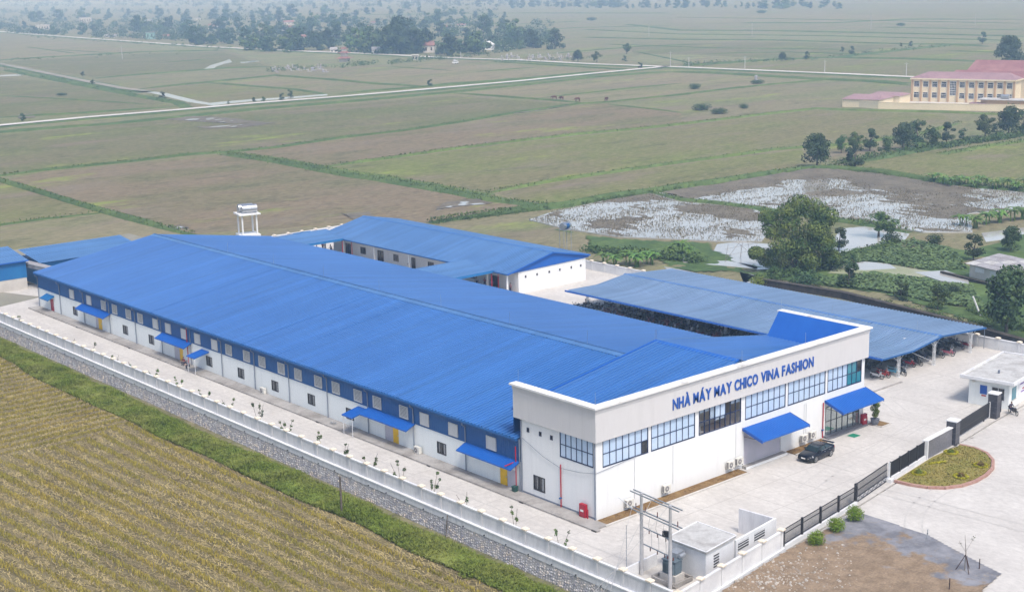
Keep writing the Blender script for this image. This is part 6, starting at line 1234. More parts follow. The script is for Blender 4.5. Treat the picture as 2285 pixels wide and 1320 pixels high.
def plant(key, x, y, h, rz=None, label='', cat='tree', group=None, z=GZ, name=None, wide=1.0):
    r, h0, used = TV[key]; o = r if not used else copy_tree(r); TV[key][2] = True
    o.name = name or ('tree' if cat == 'tree' else cat.replace(' ', '_')); o.location = (x, y, z); s = h/h0; o.scale = (s*wide, s*wide, s); o.rotation_euler.z = random.uniform(0, 6.28) if rz is None else rz
    o['label'] = label; o['category'] = cat
    if group: o['group'] = group
    elif 'group' in o: del o['group']
    return o
def planted(key, px, py, hpx, label, cat='tree', group=None, wide=1.0, **kw):
    g = gp(px, py); return plant(key, g[0], g[1], hpx*mpp(g), None, label, cat, group, wide=wide, **kw)
# the large bamboo-like clump by the ponds
def big_clump():
    g = gp(1785, 606); r = empty('bamboo_clump', tuple(g), 'large feathery bamboo clump between the ponds, tallest tree beside the factory', 'tree'); rng = np.random.default_rng(5); V = []; tr = MB(); sc = mpp(g)
    for px, pz, R_ in ((-70, 120, 22), (-40, 135, 26), (-15, 150, 28), (15, 140, 30), (45, 125, 28), (60, 105, 26), (30, 100, 30), (-10, 105, 32), (-45, 95, 28), (-55, 60, 34), (-25, 60, 38), (10, 65, 36), (35, 70, 32), (50, 60, 26), (-60, 30, 26), (-30, 28, 32), (5, 30, 30), (60, 35, 20), (25, 30, 26), (-75, 45, 18)):
        off = CR*px*sc; c = (off[0]+rng.uniform(-2, 2), off[1]+rng.uniform(-2, 2), pz*sc); V.append(leafball(c, R_*sc*1.08, R_*sc*1.08, R_*sc*.85, 1300, .19, rng, .25)); tr.tube([(c[0]*.2, c[1]*.2, -.3), (c[0]*.6, c[1]*.6, c[2]*.6), c], [.14, .09, .04], 5)
    V = np.concatenate(V); V[:, 2, 2] -= .25*rng.uniform(0, 1, len(V)); link('crown', quads('crown', V, 'leaf_olive'), r); o = tr.build('trunk', 'bark'); o.parent = r
big_clump()
planted('broad2', 1872, 560, 56, 'dark tree at the edge of the white pond beside the bamboo clump'); planted('broad1', 1960, 528, 62, 'spreading light green tree overhanging the flooded paddy', wide=1.5); planted('smalldark', 1893, 640, 62, 'dark cone shaped young tree on the bank of the green pond')
planted('smalldark', 2010, 668, 48, 'dark bushy tree above the moat wall, near the conical one'); planted('small', 2092, 690, 62, 'bright green round tree above the moat wall', wide=1.1); planted('broad2', 2172, 580, 62, 'dark tree behind the grey hut at its left end'); planted('broad3', 2255, 560, 60, 'dark spreading tree behind the roof of the grey hut')
planted('broad3', 2245, 745, 165, 'big dark tree in front of the grey hut at the frame edge', wide=.85); planted('small', 1725, 625, 34, 'small green tree at the foot of the bamboo clump'); planted('broad2', 1905, 600, 36, 'low dark tree on the pond dyke behind the bamboo clump'); planted('bush', 2130, 655, 22, 'dark bush at the water edge before the hut wall', 'bush')
planted('bush', 1990, 545, 30, 'dark bush on the dyke by the white pond', 'bush'); planted('bush', 2085, 545, 26, 'bush on the mud bank beyond the lotus pond', 'bush'); planted('bushg', 1690, 640, 26, 'green bush at the left end of the moat wall', 'bush'); planted('bush', 1800, 640, 40, 'green thicket under the bamboo clump', 'bush', wide=1.3)
planted('bush', 1850, 600, 40, 'dark thicket on the dyke right of the bamboo clump', 'bush', wide=1.6)
RT = [('broad3', 1823, 374, 58), ('small', 1877, 342, 30), ('broad1', 1909, 338, 34), ('broad2', 1941, 337, 38), ('smalldark', 1909, 376, 40), ('small', 1978, 345, 30), ('broad3', 2014, 334, 46), ('broad2', 2047, 329, 46), ('small', 2080, 331, 36), ('broad2', 2112, 320, 36), ('broad1', 2198, 306, 40), ('broad3', 2250, 303, 50), ('broad2', 2283, 302, 44), ('smalldark', 2150, 318, 24), ('smalldark', 2225, 306, 26)]
RL = ['thick palm like clump at the corner of the flooded paddies', 'smallest round tree next to the palm like clump', 'slim tree second from the palm like clump', 'dark round tree third from the palm like clump', 'dark shrubby tree on the near side of the earth bank', 'low tree between the round trees and the tall pair', 'taller tree of the pair among banana leaves', 'darker tree of the pair among banana leaves', 'loose tree just past the tall pair', 'thin dark tree halfway along the earth bank', 'round tree near the far end of the earth bank', 'broad tree at the far end of the earth bank', 'last tree of the bank row, cut by the frame edge', 'low scrub tree past the thin dark tree', 'low scrub tree before the broad end tree']
for (k, x, yy, h), lb in zip(RT, RL): planted(k, x, yy, h*1.4, lb, 'tree', 'trees along the earth bank')
for k, x, yy, h, lb in (('broad3', 2252, 156, 80, 'great dark spreading tree behind the school'), ('broad2', 2192, 98, 28, 'lone dark tree in the far field left of the great tree'), ('smalldark', 2032, 104, 13, 'small dark tree of the pair on a far bund'), ('smalldark', 2010, 104, 9, 'lower bush like tree of the pair on a far bund'), ('broad2', 1900, 123, 21, 'dark tree ending the row of bushes on a bund'), ('small', 1880, 117, 13, 'low pale tree beside the row end on a bund'), ('broad3', 1745, 137, 22, 'wide dark thicket beside a pole in the far field'), ('broad2', 1800, 133, 19, 'dark tree next to the wide thicket in the far field'),
    ('smalldark', 960, 193, 17, 'heart shaped lone tree beside the white road'), ('small', 185, 171, 12, 'low umbrella tree by the dirt path, the farther one'), ('small', 207, 189, 12, 'leaning small tree on the dirt path'), ('smalldark', 362, 221, 18, 'dark tree beside the canal bend'), ('small', 566, 229, 13, 'low tree between canal and white road'), ('small', 588, 228, 13, 'low spreading tree next to the canal, beside its twin'), ('smalldark', 630, 223, 16, 'upright small tree by the canal end'), ('smalldark', 647, 216, 17, 'taller small tree on the bund past the canal end'), ('smalldark', 52, 269, 18, 'cone shaped tree at the white road near the frame edge'), ('smalldark', 510, 232, 8, 'tiny tree at the corner of the canal'),
    ('broad3', 1290, 138, 28, 'dark round tree at the near end of the cemetery'), ('broad1', 1332, 139, 26, 'pale tree beside the cemetery shrine'), ('broad1', 1398, 121, 26, 'thin crowned tree standing alone past the cemetery'), ('smalldark', 1393, 137, 14, 'low thicket under the thin crowned tree'), ('smalldark', 1428, 154, 16, 'round dark tree where the two white roads meet'), ('far1', 1238, 110, 46, 'big dark tree clump in front of the far fields'), ('far3', 1150, 88, 50, 'tall pale tree clump behind the white gabled house'), ('far1', 1190, 108, 40, 'broad tree between white house and the big clump')):
    planted(k, x, yy, h, lb)
for x, yy, h, w_, lb in ((1550, 199, 14, 1.3, 'rounded green bush alone in the bare paddy'), (1690, 187, 10, 2.2, 'flat shrub mound beside a small white tomb'), (1565, 246, 16, 1.9, 'wide scrub mound at a field corner, the left one'), (1605, 254, 14, 2, 'wide scrub mound at a field corner, the nearer one'), (1660, 242, 11, 1.4, 'small scrub mound right of the two wide ones'), (138, 213, 6, 3, 'long low hedge patch in the left paddy'), (1320, 46, 8, 2, 'far bush in the pale fields beyond the tree clump'), (2010, 58, 7, 2, 'far low bush by a distant pole'), (1700, 30, 8, 2, 'hazy bush near the far wood')): planted('bush', x, yy, h, lb, 'bush', None, w_)
for i, (x, yy, h) in enumerate([(2085+i*17, 408+(i % 3)*4+i*.9, 32) for i in range(13)]): planted(('banana1', 'banana2')[i % 2], x, yy, h, 'banana plant in the row above the flooded paddies', 'banana plant', 'bananas above the flooded paddies')
for i, (x, yy, h) in enumerate([(2150, 505, 38), (2180, 508, 44), (2205, 500, 40), (2232, 498, 46), (2258, 492, 42), (2280, 488, 44)]): planted(('banana1', 'banana2')[i % 2], x, yy, h, 'banana plant in the grove between pond and paddy', 'banana plant', 'banana grove by the pond')
for i, (x, yy, h) in enumerate([(1350, 588, 36), (1375, 592, 40), (1400, 590, 44), (1425, 594, 48), (1450, 590, 42), (1500, 572, 40), (1520, 566, 42), (1545, 572, 36)]): planted(('banana1', 'banana2')[i % 2], x, yy, h, 'banana plant outside the white wall behind the canteen', 'banana plant', 'bananas behind the canteen')
for x, yy in ((2018, 332), (2050, 336)): planted('banana1', x, yy, 26, 'pale banana plant %s the tall pair of trees' % ('before' if x < 2030 else 'beside'), 'banana plant')
for i, (x, yy) in enumerate(((1907, 1162), (1866, 1187), (1821, 1218))):
    g = gp(x, yy, 0); plant('round', g[0], g[1], 1.45-.08*i+.1*(i == 2), None, 'round clipped lime green bush, %s the sliding gate' % ('nearest', 'second from', 'farthest from')[i], 'bush', 'clipped bushes before the picket fence', z=.1)
# shrubs on the grass bank
for x, yy, h, lb in ((240, 905, 19, 'dark weed clump on the bank, farthest along it'), (310, 930, 19, 'dark weed clump on the bank where the stubble begins to bend'), (352, 950, 21, 'dark leafy weed clump on the middle of the bank'), (405, 972, 22, 'wide dark weed clump on the bank by the stubble edge'), (1045, 1288, 30, 'tall dark weed clump low on the bank near the wires')): planted('bushg', x, yy, h, lb, 'bush', 'weed clumps on the grass bank')
# saplings between road and long wall
def sapling(i, yy, h):
    r = empty('sapling', (0, 0, 0)); rng = random.Random(i*7+1); st = MB(); V = []
    for k in range(rng.choice((2, 3))):
        a = rng.uniform(0, 6.3); t = (math.cos(a)*h*.28, math.sin(a)*h*.28, h*rng.uniform(.8, 1)); st.tube([(0, 0, -.05), (t[0]*.4, t[1]*.4, h*.5), t], .018, 4)
        for q in range(3): f = rng.uniform(.55, 1.05); V.append(leafball((t[0]*f, t[1]*f, t[2]*f), .17, .17, .15, 22, .085, np.random.default_rng(i*31+q+k)))
    st.build('stem', 'bark', r); link('foliage', quads('foliage', np.concatenate(V), 'leaf'), r); r.location = (-8.35, yy, 0); tag(r, 'young sapling, number %s from the far end inside the long wall' % ('one two three four five six seven eight nine ten eleven twelve thirteen fourteen fifteen sixteen seventeen eighteen nineteen twenty'.split()[i]), 'sapling', 'saplings inside the long wall')
for i, (yy, h) in enumerate(((109, 2.8), (93, 2.3), (87, 2.3), (80, 2.2), (74.5, 2.3), (69, 2.6), (62.5, 2.6), (56.5, 2.4), (51, 2.6), (44.5, 3.4), (38.8, 3.0), (33, 2.7), (28, 2.9), (23.4, 2.9), (18.3, 3.3), (13.5, 3.2), (8.3, 3.3), (1.6, 2.9), (-4.2, 2.9))): sapling(i, yy, h)
# potted tree by the entrance
c = gp(1952, 948, 0); PT_ = empty('potted_tree', (c[0], c[1], 0), 'clipped tree in a grey pot beside the red fire cabinet', 'potted plant')
MB().lathe([(.30, .12), (.42, .35), (.48, .72), (.52, .74), (.44, .70), (.1, .66)], (c[0], c[1], 0), 14).build('pot', 'pot', PT_); MB().tube([(c[0], c[1], .6), (c[0]+.05, c[1], 1.2), (c[0]-.05, c[1], 2.2)], .04, 6).build('trunk', 'bark', PT_)
o = link('crown', quads('crown', np.concatenate([leafball((c[0]+dx, c[1]+dy, z), r_, r_, r_, 330, .07) for dx, dy, z, r_ in ((0, 0, 1.25, .38), (.15, -.1, 1.55, .3), (-.1, .1, 1.95, .45), (.1, -.05, 2.35, .45), (-.1, 0, 2.6, .35))]), 'leaf_olive'), PT_); o.location = tuple(-ORG[PT_])
t = empty('tree_pit', (41.5, -1.2, 0), 'low concrete planting pit around the grey pot', 'planting bed'); MB().box(40.75, 42.6, -2.2, -.3, .004, .10).build('kerb', 'concrete', t); MB().box(40.9, 42.4, -2.05, -.45, .10, .115).build('soil', 'soil', t)
# staked bare sapling on the lot, loose stakes
g = gp(2152, 1275, 0); ST = empty('staked_tree', (g[0], g[1], 0), 'bare staked young tree at the edge of the paved road', 'tree')
MB().tube([(g[0], g[1], 0), (g[0]+.1, g[1], 1.6), (g[0]-.02, g[1]+.1, 3.2)], [.05, .04, .012], 5).tube([(g[0]+.08, g[1], 1.7), (g[0]-.5, g[1]+.3, 2.7)], .012, 4).tube([(g[0]+.08, g[1], 1.8), (g[0]+.6, g[1]-.4, 3.0)], .012, 4).build('trunk', 'bark_pale', ST)
for a in (0, 2.1, 4.2): MB().tube([(g[0]+.75*math.cos(a), g[1]+.75*math.sin(a), 0), (g[0]+.08, g[1], 1.5)], .035, 5).build('stake', 'wood_dark', ST)
o = link('crown', quads('crown', np.concatenate([leafball((g[0]+dx, g[1]+dy, z), .15, .15, .15, 9, .05) for dx, dy, z in ((.6, -.4, 3.0), (.5, -.3, 2.8), (-.45, .25, 2.6), (-.35, .2, 2.4))]), 'leaf_dark'), ST); o.location = tuple(-ORG[ST])
for px, h, lb in (((2185, 1270), .95, 'dark stake beside the bare young tree'), ((2118, 1318), 1.1, 'dark stake at the bottom edge of the lot'), ((2069, 1202), .9, 'grey marker stake on the lot edge')):
    c = gp(*px, 0); t = empty('stake', (c[0], c[1], 0), lb, 'stake', 'stakes on the earth lot'); MB().tube([(c[0], c[1], -.1), (c[0]+.02, c[1], h)], .05, 6, .04).build('shaft', 'wood_dark' if 'grey' not in lb else 'galv', t); MB().tube([(c[0], c[1], h*.55), (c[0], c[1], h*.62)], .062, 6).build('tie', 'rubber', t)
# ---------------------------------------------------------------- grey hut by the pond
h0 = gp(2163, 618); h1 = gp(2300, 652); hd_ = (h1-h0)/np.linalg.norm(h1-h0); hn = np.array([hd_[1], -hd_[0], 0]); hn = -hn if np.dot(hn, CAM-h0) > 0 else hn
HU = empty('pond_hut', tuple(h0), 'grey brick hut with patched fibre cement roof beside the lotus pond', 'hut')
LL = 16.0; DD = 6.0; Q_ = lambda u, v, z: tuple(h0+hd_*u+hn*v+np.array([0, 0, z]))
MB().hexa([Q_(0, 0, -.2), Q_(LL, 0, -.2), Q_(LL, DD, -.2), Q_(0, DD, -.2), Q_(0, 0, 2.2), Q_(LL, 0, 2.2), Q_(LL, DD, 3.0), Q_(0, DD, 3.0)]).build('wall', 'plaster', HU)
for i in range(8):
    for j in range(4):
        a, b_, c_, d_ = i*2.05-.5, i*2.05+1.6, -.6+j*1.8, -.6+(j+1)*1.8+.1; e = .02*(i % 2)+.03*j; zz = lambda v: 2.28+.8*(v+.6)/7.2
        MB().hexa([Q_(a, c_, zz(c_)+e), Q_(b_, c_, zz(c_)+e), Q_(b_, d_, zz(d_)+e), Q_(a, d_, zz(d_)+e), Q_(a, c_, zz(c_)+e+.05), Q_(b_, c_, zz(c_)+e+.05), Q_(b_, d_, zz(d_)+e+.05), Q_(a, d_, zz(d_)+e+.05)]).build('roof_sheet', 'fibro' if (i*3+j) % 4 else 'slab_roof', HU)
for a in (1.3, 4.6): MB().hexa([Q_(a, -.05, 1.1), Q_(a+2, -.05, 1.2), Q_(a+2, -.02, 1.2), Q_(a, -.02, 1.1), Q_(a, -.05, 1.9), Q_(a+2, -.05, 1.9), Q_(a+2, -.02, 1.9), Q_(a, -.02, 1.9)]).build('tarpaulin', 'white_steel', HU)
t = empty('hut_quay', tuple(h0), 'dark stone quay along the water below the grey hut', 'wall'); MB().hexa([Q_(-4, -2.6, -.5), Q_(LL, -2.6, -.5), Q_(LL, -2.2, -.5), Q_(-4, -2.2, -.5), Q_(-4, -2.6, .5), Q_(LL, -2.6, .5), Q_(LL, -2.2, .5), Q_(-4, -2.2, .5)]).build('body', 'stone_dark', t); MB().hexa([Q_(-4, -2.7, .5), Q_(LL, -2.7, .5), Q_(LL, -2.1, .5), Q_(-4, -2.1, .5), Q_(-4, -2.7, .6), Q_(LL, -2.7, .6), Q_(LL, -2.1, .6), Q_(-4, -2.1, .6)]).build('coping', 'stone_dark', t)
c = gp(2188, 705); tag(MB().tube([(c[0], c[1], GZ), (c[0]-1.0, c[1]+.8, GZ+3.0)], .14, 8).build('leaning_pipe', 'white_front'), 'pale pipe leaning beside the moat wall near the big dark tree', 'pipe')
FS = empty('fishing_frame', tuple(gp(1660, 580)), 'spindly bamboo pole frame standing in the small pond', 'frame'); c = gp(1660, 580)
for dx, dy, ex, ey in ((-4, 1, -3.6, .6), (-2, -1, -2, -1), (0, 1, .4, .6), (2, 0, 1.5, .5), (4, 1, 4.4, .4), (-3, 2, 1, 1.5), (3, -1, -1, 1)): MB().tube([(c[0]+dx, c[1]+dy, GZ-.2), (c[0]+ex, c[1]+ey, GZ+3.3)], .03, 4).build('pole', 'bark_pale', FS)
for z in (1.2, 2.4): MB().tube([(c[0]-4, c[1]+1, GZ+z), (c[0]+4.3, c[1]+.8, GZ+z)], .025, 4).build('rail', 'bark_pale', FS)
# ---------------------------------------------------------------- school
s0 = gp(1960+490/6.6, 60+1095/6.6, GZ); s1 = gp(1960+1990/6.6, 60+1140/6.6, GZ); sd_ = (s1-s0)/np.linalg.norm(s1-s0); sn = np.array([sd_[1], -sd_[0], 0]); sn = -sn if np.dot(sn, CAM-s0) > 0 else sn; SL = float(np.linalg.norm(s1-s0))
SQ = lambda u, v, z: tuple(s0+sd_*u+sn*v+np.array([0, 0, z]))
def sbox(u0, u1, v0, v1, z0, z1): return MB().hexa([SQ(u0, v0, z0), SQ(u1, v0, z0), SQ(u1, v1, z0), SQ(u0, v1, z0), SQ(u0, v0, z1), SQ(u1, v0, z1), SQ(u1, v1, z1), SQ(u0, v1, z1)])
SC = empty('school_building', tuple(s0), 'two storey cream school with orange piers and dusty pink roof', 'building')
sbox(0, SL, 0, 9, -.2, 8.4).build('wall', 'school_wall', SC); sbox(-.7, SL+.7, -.7, 9.7, 8.4, 8.95).build('eave_band', 'school_wall', SC)
nb = 11; bw = SL/nb
MB().add([SQ(-.7, -.7, 8.96), SQ(SL+.7, -.7, 8.96), SQ(SL+.7, 9.7, 8.96), SQ(-.7, 9.7, 8.96), SQ(5, 4.5, 11.2), SQ(SL-3, 4.5, 11.2)], [(0, 1, 5, 4), (1, 2, 5), (2, 3, 4, 5), (3, 0, 4)]).build('roof', 'school_roof', SC)
for i in range(nb+1): sbox(i*bw-.35, i*bw+.35, -.35, .01, -.2, 8.39).build('pier', 'school_pier', SC)
for i in range(nb):
    for z in (1.5, 5.6):
        if i == 4: continue
        w_ = sbox(i*bw+.75, i*bw+bw-.75, -.04, -.005, z, z+2.1).build('window', 'white_steel', SC)
        for k in range(4): sbox(i*bw+.83+k*(bw-1.66)/4+.05, i*bw+.83+(k+1)*(bw-1.66)/4-.05, -.06, -.045, z+.1, z+1.35).build('pane', 'dark_glass', w_)
        sbox(i*bw+.88, i*bw+bw-.88, -.06, -.045, z+1.5, z+2.0).build('pane', 'dark_glass', w_)
st_ = sbox(4*bw+.55, 5*bw-.55, -.04, -.005, 2.6, 8.0).build('stair_window', 'white_steel', SC)
for k in range(4):
    for j in range(6): sbox(4*bw+.65+k*(bw-1.3)/4+.07, 4*bw+.65+(k+1)*(bw-1.3)/4-.07, -.06, -.045, 2.75+j*.87, 3.45+j*.87).build('pane', 'dark_glass', st_)
def gable(name, u0, u1, v0, v1, zb, zr, rmt, label, wall='school_wall'):
    r = empty(name, SQ(u0, v0, 0), label, 'building'); sbox(u0+.4, u1-.4, v0+.4, v1-.4, -.2, zb).build('wall', wall, r); vm = (v0+v1)/2
    MB().add([SQ(u0, v0, zb), SQ(u1, v0, zb), SQ(u1, v1, zb), SQ(u0, v1, zb), SQ(u0+2, vm, zr), SQ(u1-2, vm, zr)], [(0, 1, 5, 4), (1, 2, 5), (2, 3, 4, 5), (3, 0, 4)]).build('roof', rmt, r); return r
gable('school_wing', 9, 60, 13, 24, 8.2, 11.0, 'school_roof_red', 'second red roofed school wing right behind the cream front'); gable('school_wing', 2, 34, 60, 74, 7.5, 12.0, 'school_roof_red', 'dark red roofed school wing farthest back')
gable('school_annex', -16, -1, -32, -16, 3.0, 4.4, 'school_roof', 'low pink roofed annex at the left end of the school'); gable('school_link', -12, 1, -16, -3, 3.2, 4.2, 'school_roof', 'narrow pink roofed passage joining annex and school')
t = empty('school_kiosk', SQ(SL-9, -14, 0), 'low flat roofed orange block with a steel tank before the school', 'building'); sbox(SL-8, SL+8, -14, -8, -.2, 2.6).build('wall', 'school_pier', t); sbox(SL-9, SL+9, -15, -7.5, 2.6, 2.9).build('roof_slab', 'slab_roof', t); sbox(SL-12, SL-6, -15, -11, .6, 1.4).build('lean_to', 'school_roof', t)
MB().hcyl(SQ(SL-1.4, -11, 3.7), SQ(SL+1.4, -11, 3.7), .8, 12).build('tank', 'steel', t)
PW = empty('school_wall', tuple(gp(1894, 238)), 'long cream boundary wall in front of the school', 'wall')
sp = [gp(1899, 228)[:2], gp(1893, 238)[:2], gp(1960, 243)[:2], gp(2100, 246)[:2], gp(2300, 250)[:2]]
for p, q in zip(sp[:-1], sp[1:]): MB().seg(p, q, .4, GZ-.2, GZ+2.3).build('panel', 'school_wall', PW); MB().seg(p, q, .55, GZ+2.3, GZ+2.45).build('coping', 'school_wall', PW)
pond('school_yard', [(1900, 230), (1960, 240), (2285, 246), (2320, 225), (2040, 222)], GZ+.06, 'concrete')
# ---------------------------------------------------------------- village: houses, trees, shrine, cemetery, poles
def house(px, py, wpx, dpx, hpx, wall, roof, label, rot=.0, flat=False):
    g = gp(px, py); s = mpp(g); w_, d_, h_ = wpx*s, max(5, dpx*s), hpx*s; a = YAW*-1+rot; ca_, sa_ = math.cos(a), math.sin(a)
    q = lambda u, v, z: (g[0]+u*ca_-v*sa_, g[1]+u*sa_+v*ca_, GZ+z); r = empty('village_house', tuple(g), label, 'house', 'houses in the hazy village')
    hb = h_ if flat else h_*.62
    MB().hexa([q(-w_/2, 0, -.2), q(w_/2, 0, -.2), q(w_/2, d_, -.2), q(-w_/2, d_, -.2), q(-w_/2, 0, hb), q(w_/2, 0, hb), q(w_/2, d_, hb), q(-w_/2, d_, hb)]).build('wall', wall, r)
    if flat: MB().hexa([q(-w_/2-.4, -.6, hb), q(w_/2+.4, -.6, hb), q(w_/2+.4, d_, hb), q(-w_/2-.4, d_, hb), q(-w_/2-.4, -.6, hb+.3), q(w_/2+.4, -.6, hb+.3), q(w_/2+.4, d_, hb+.3), q(-w_/2-.4, d_, hb+.3)]).build('roof', roof, r)
    else: MB().add([q(-w_/2-.4, -.6, hb-.1), q(w_/2+.4, -.6, hb-.1), q(w_/2+.4, d_+.6, hb-.1), q(-w_/2-.4, d_+.6, hb-.1), q(-w_/2-.4, d_/2, h_), q(w_/2+.4, d_/2, h_)], [(0, 1, 5, 4), (2, 3, 4, 5), (1, 2, 5), (3, 0, 4)]).build('roof', roof, r)
    n = max(2, int(w_/3.2))
    for i in range(n):
        u = -w_/2+w_*(i+.5)/n; MB().hexa([q(u-.55, -.05, hb*.3), q(u+.55, -.05, hb*.3), q(u+.55, -.01, hb*.3), q(u-.55, -.01, hb*.3), q(u-.55, -.05, hb*.72), q(u+.55, -.05, hb*.72), q(u+.55, -.01, hb*.72), q(u-.55, -.01, hb*.72)]).build('window', 'dark_glass', r)
for a in ((335, 88, 18, 14, 15, 'plaster_teal', 'fibro', 'teal walled house by the village road', 0, True), (372, 86, 16, 10, 9, 'plaster', 'tile_red', 'low house with pink roof beside the teal one', 0), (245, 84, 24, 12, 7, 'plaster', 'fibro', 'long grey roofed shed by the village road', 0), (662, 92, 40, 14, 14, 'plaster', 'tile_red', 'wide house with pale red roof on the village edge', 0), (645, 68, 30, 12, 10, 'plaster', 'tile_red', 'white house among trees behind the wide one', 0), (645, 56, 22, 12, 10, 'plaster', 'tile_red', 'small red roofed house deeper in the village', .3), (482, 64, 34, 12, 10, 'plaster', 'tile_red', 'long faint red roofed house among the left trees', 0),
          (745, 118, 16, 10, 12, 'plaster', 'fibro', 'small grey house just behind the shrine', 0), (842, 122, 22, 12, 17, 'plaster', 'fibro', 'grey roofed house between two big trees by the road', .2), (957, 118, 24, 16, 26, 'plaster', 'tile_red', 'red roofed house with tall front between the big trees', 0), (926, 135, 14, 8, 11, 'plaster', 'plaster', 'small cream flat roofed block beside the road', 0, True), (1000, 66, 24, 10, 9, 'plaster', 'tile_red', 'long red roofed house at the middle of the village', 0), (818, 64, 18, 10, 7, 'plaster', 'tile_red', 'faint red roofed house, the left one of two in the wood', 0), (835, 54, 14, 10, 6, 'plaster', 'tile_red', 'faint red roofed house, the right one of two in the wood', 0), (1030, 60, 18, 10, 7, 'plaster', 'tile_red', 'faint red roof past the middle house', 0),
          (1100, 112, 16, 22, 20, 'white_front', 'white_front', 'white gabled house beside a dark round tree', 1.2), (1125, 108, 16, 8, 6, 'plaster', 'fibro', 'low white outbuilding by the gabled house', 0, True), (1145, 98, 16, 8, 6, 'plaster', 'plaster', 'low cream block behind the gabled house', 0, True), (95, 68, 30, 10, 12, 'plaster', 'plaster', 'cream house at the far left of the village', 0, True), (190, 52, 26, 10, 13, 'plaster', 'fibro', 'tall gate like block with two grey lids in the left village', 0, True), (330, 50, 16, 10, 6, 'plaster', 'fibro', 'faint grey house in front of the hazy wood', 0), (440, 46, 14, 8, 5, 'plaster', 'plaster', 'faint cream house far in the haze', 0, True)):
    house(*a)
# curved-roof shrine
g = gp(769, 138); s = mpp(g); SH = empty('shrine', tuple(g), 'small tiered shrine with upturned tile roofs at the field edge', 'shrine')
for z, w_, mt in ((0, 4.2, 'plaster'), (3.4, 2.8, 'plaster'), (6.0, 1.6, 'plaster')):
    MB().obox(g, w_*.62, w_*.62, GZ+z, GZ+z+2.2, .5).build('tier', mt, SH); MB().obox(g, w_*1.05, w_*1.05, GZ+z+2.2, GZ+z+3.3, .5, .45).build('tier_roof', 'tile_red', SH)
    for k in range(4):
        a = .5+math.pi/4+k*math.pi/2; R_ = w_*1.05*1.35; MB().tube([(g[0]+R_*math.cos(a), g[1]+R_*math.sin(a), GZ+z+2.3), (g[0]+(R_+.6)*math.cos(a), g[1]+(R_+.6)*math.sin(a), GZ+z+3.0)], .15, 5).build('eave_tip', 'tile_red', SH)
# tombs
tb = MB().box(-.9, .9, -1.3, 1.3, -.2, .5).box(-.7, .7, .5, 1.1, .5, 1.6).hexa([(-.95, .3, 1.6), (.95, .3, 1.6), (.95, 1.3, 1.6), (-.95, 1.3, 1.6), (-.5, .6, 2.1), (.5, .6, 2.1), (.5, 1.0, 2.1), (-.5, 1.0, 2.1)])
tme = [tb.build('tomb', m_).data for m_ in ('tomb', 'fibro', 'stone')]
for o in [o for o in bpy.data.objects if o.data in tme]: bpy.data.objects.remove(o)
for x0, x1, y0, y1, n, lb in ((1120, 1275, 124, 137, 46, 'small grave in the crowded cemetery beside the white road'), (600, 735, 150, 162, 26, 'small grave in the plot before the shrine')):
    for i in range(n):
        g = gp(random.uniform(x0, x1), random.uniform(y0, y1)); o = link('tomb', random.choice(tme)); o.location = (g[0], g[1], GZ); o.rotation_euler.z = random.uniform(-.3, .3)+.6; s = random.uniform(.6, 1.0); o.scale = (s, s, s*random.uniform(.7, 1.3)); tag(o, lb, 'tomb', lb.split(' in the ')[1])
for x, yy, lb in ((1690, 181, 'small white tomb on the shrub mound'), (1270, 128, 'pale tall tomb at the end of the cemetery'), (1016, 142, 'white vault among graves left of the road fork')):
    g = gp(x, yy); o = link('tomb', tme[1]); o.location = (g[0], g[1], GZ); o.scale = (1.0, 1.0, 1.3); tag(o, lb, 'tomb')
g = gp(1016, 143); t = empty('parked_van', tuple(g), 'white van standing in the field below the cemetery road', 'van'); a = .4
MB().obox(g, 2.4, .95, GZ+.45, GZ+1.35, a).build('body', 'white_front', t); MB().obox((g[0]+.3, g[1]+.1), 1.8, .9, GZ+1.35, GZ+2.1, a, .9).build('cabin', 'white_front', t); MB().obox((g[0]+.3, g[1]+.1), 1.82, .92, GZ+1.45, GZ+1.9, a, .95).build('window_band', 'car_glass', t)
for sx in (-1.5, 1.5):
    for sy in (-.9, .9): c = (g[0]+sx*math.cos(a)-sy*math.sin(a), g[1]+sx*math.sin(a)+sy*math.cos(a), GZ+.4); MB().hcyl((c[0]+.12*math.sin(a), c[1]-.12*math.cos(a), c[2]), (c[0]-.12*math.sin(a), c[1]+.12*math.cos(a), c[2]), .4).build('wheel', 'rubber', t)
for i, (x, yy, h) in enumerate(((1537, 152, 24), (1662, 158, 32), (1840, 165, 30), (2022, 172, 32), (1448, 82, 30), (1678, 80, 32), (1943, 66, 32), (2176, 56, 28), (273, 132, 28), (1028, 130, 14), (1496, 150, 34))):
    g = gp(x, yy); H = h*mpp(g); t = empty('utility_pole', tuple(g), 'concrete utility pole, %s in the line across the fields' % ('first', 'second', 'third', 'fourth', 'fifth', 'sixth', 'seventh', 'eighth', 'ninth', 'tenth', 'eleventh')[i] if i not in (8, 9) else ('lone utility pole in the left paddies' if i == 8 else 'short pole beside the village road'), 'utility pole', 'utility poles in the fields')
    MB().tube([(g[0], g[1], GZ-.3), (g[0], g[1], GZ+H)], .22, 6, .14).build('pole', 'pole_concrete', t); MB().obox(g, 1.0, .08, GZ+H-.6, GZ+H-.45, -.7).build('cross_arm', 'galv', t)
VG = 'trees of the hazy village wood'; VL = 'leafy tree in the crowded hazy village wood'
rv = random.Random(21)
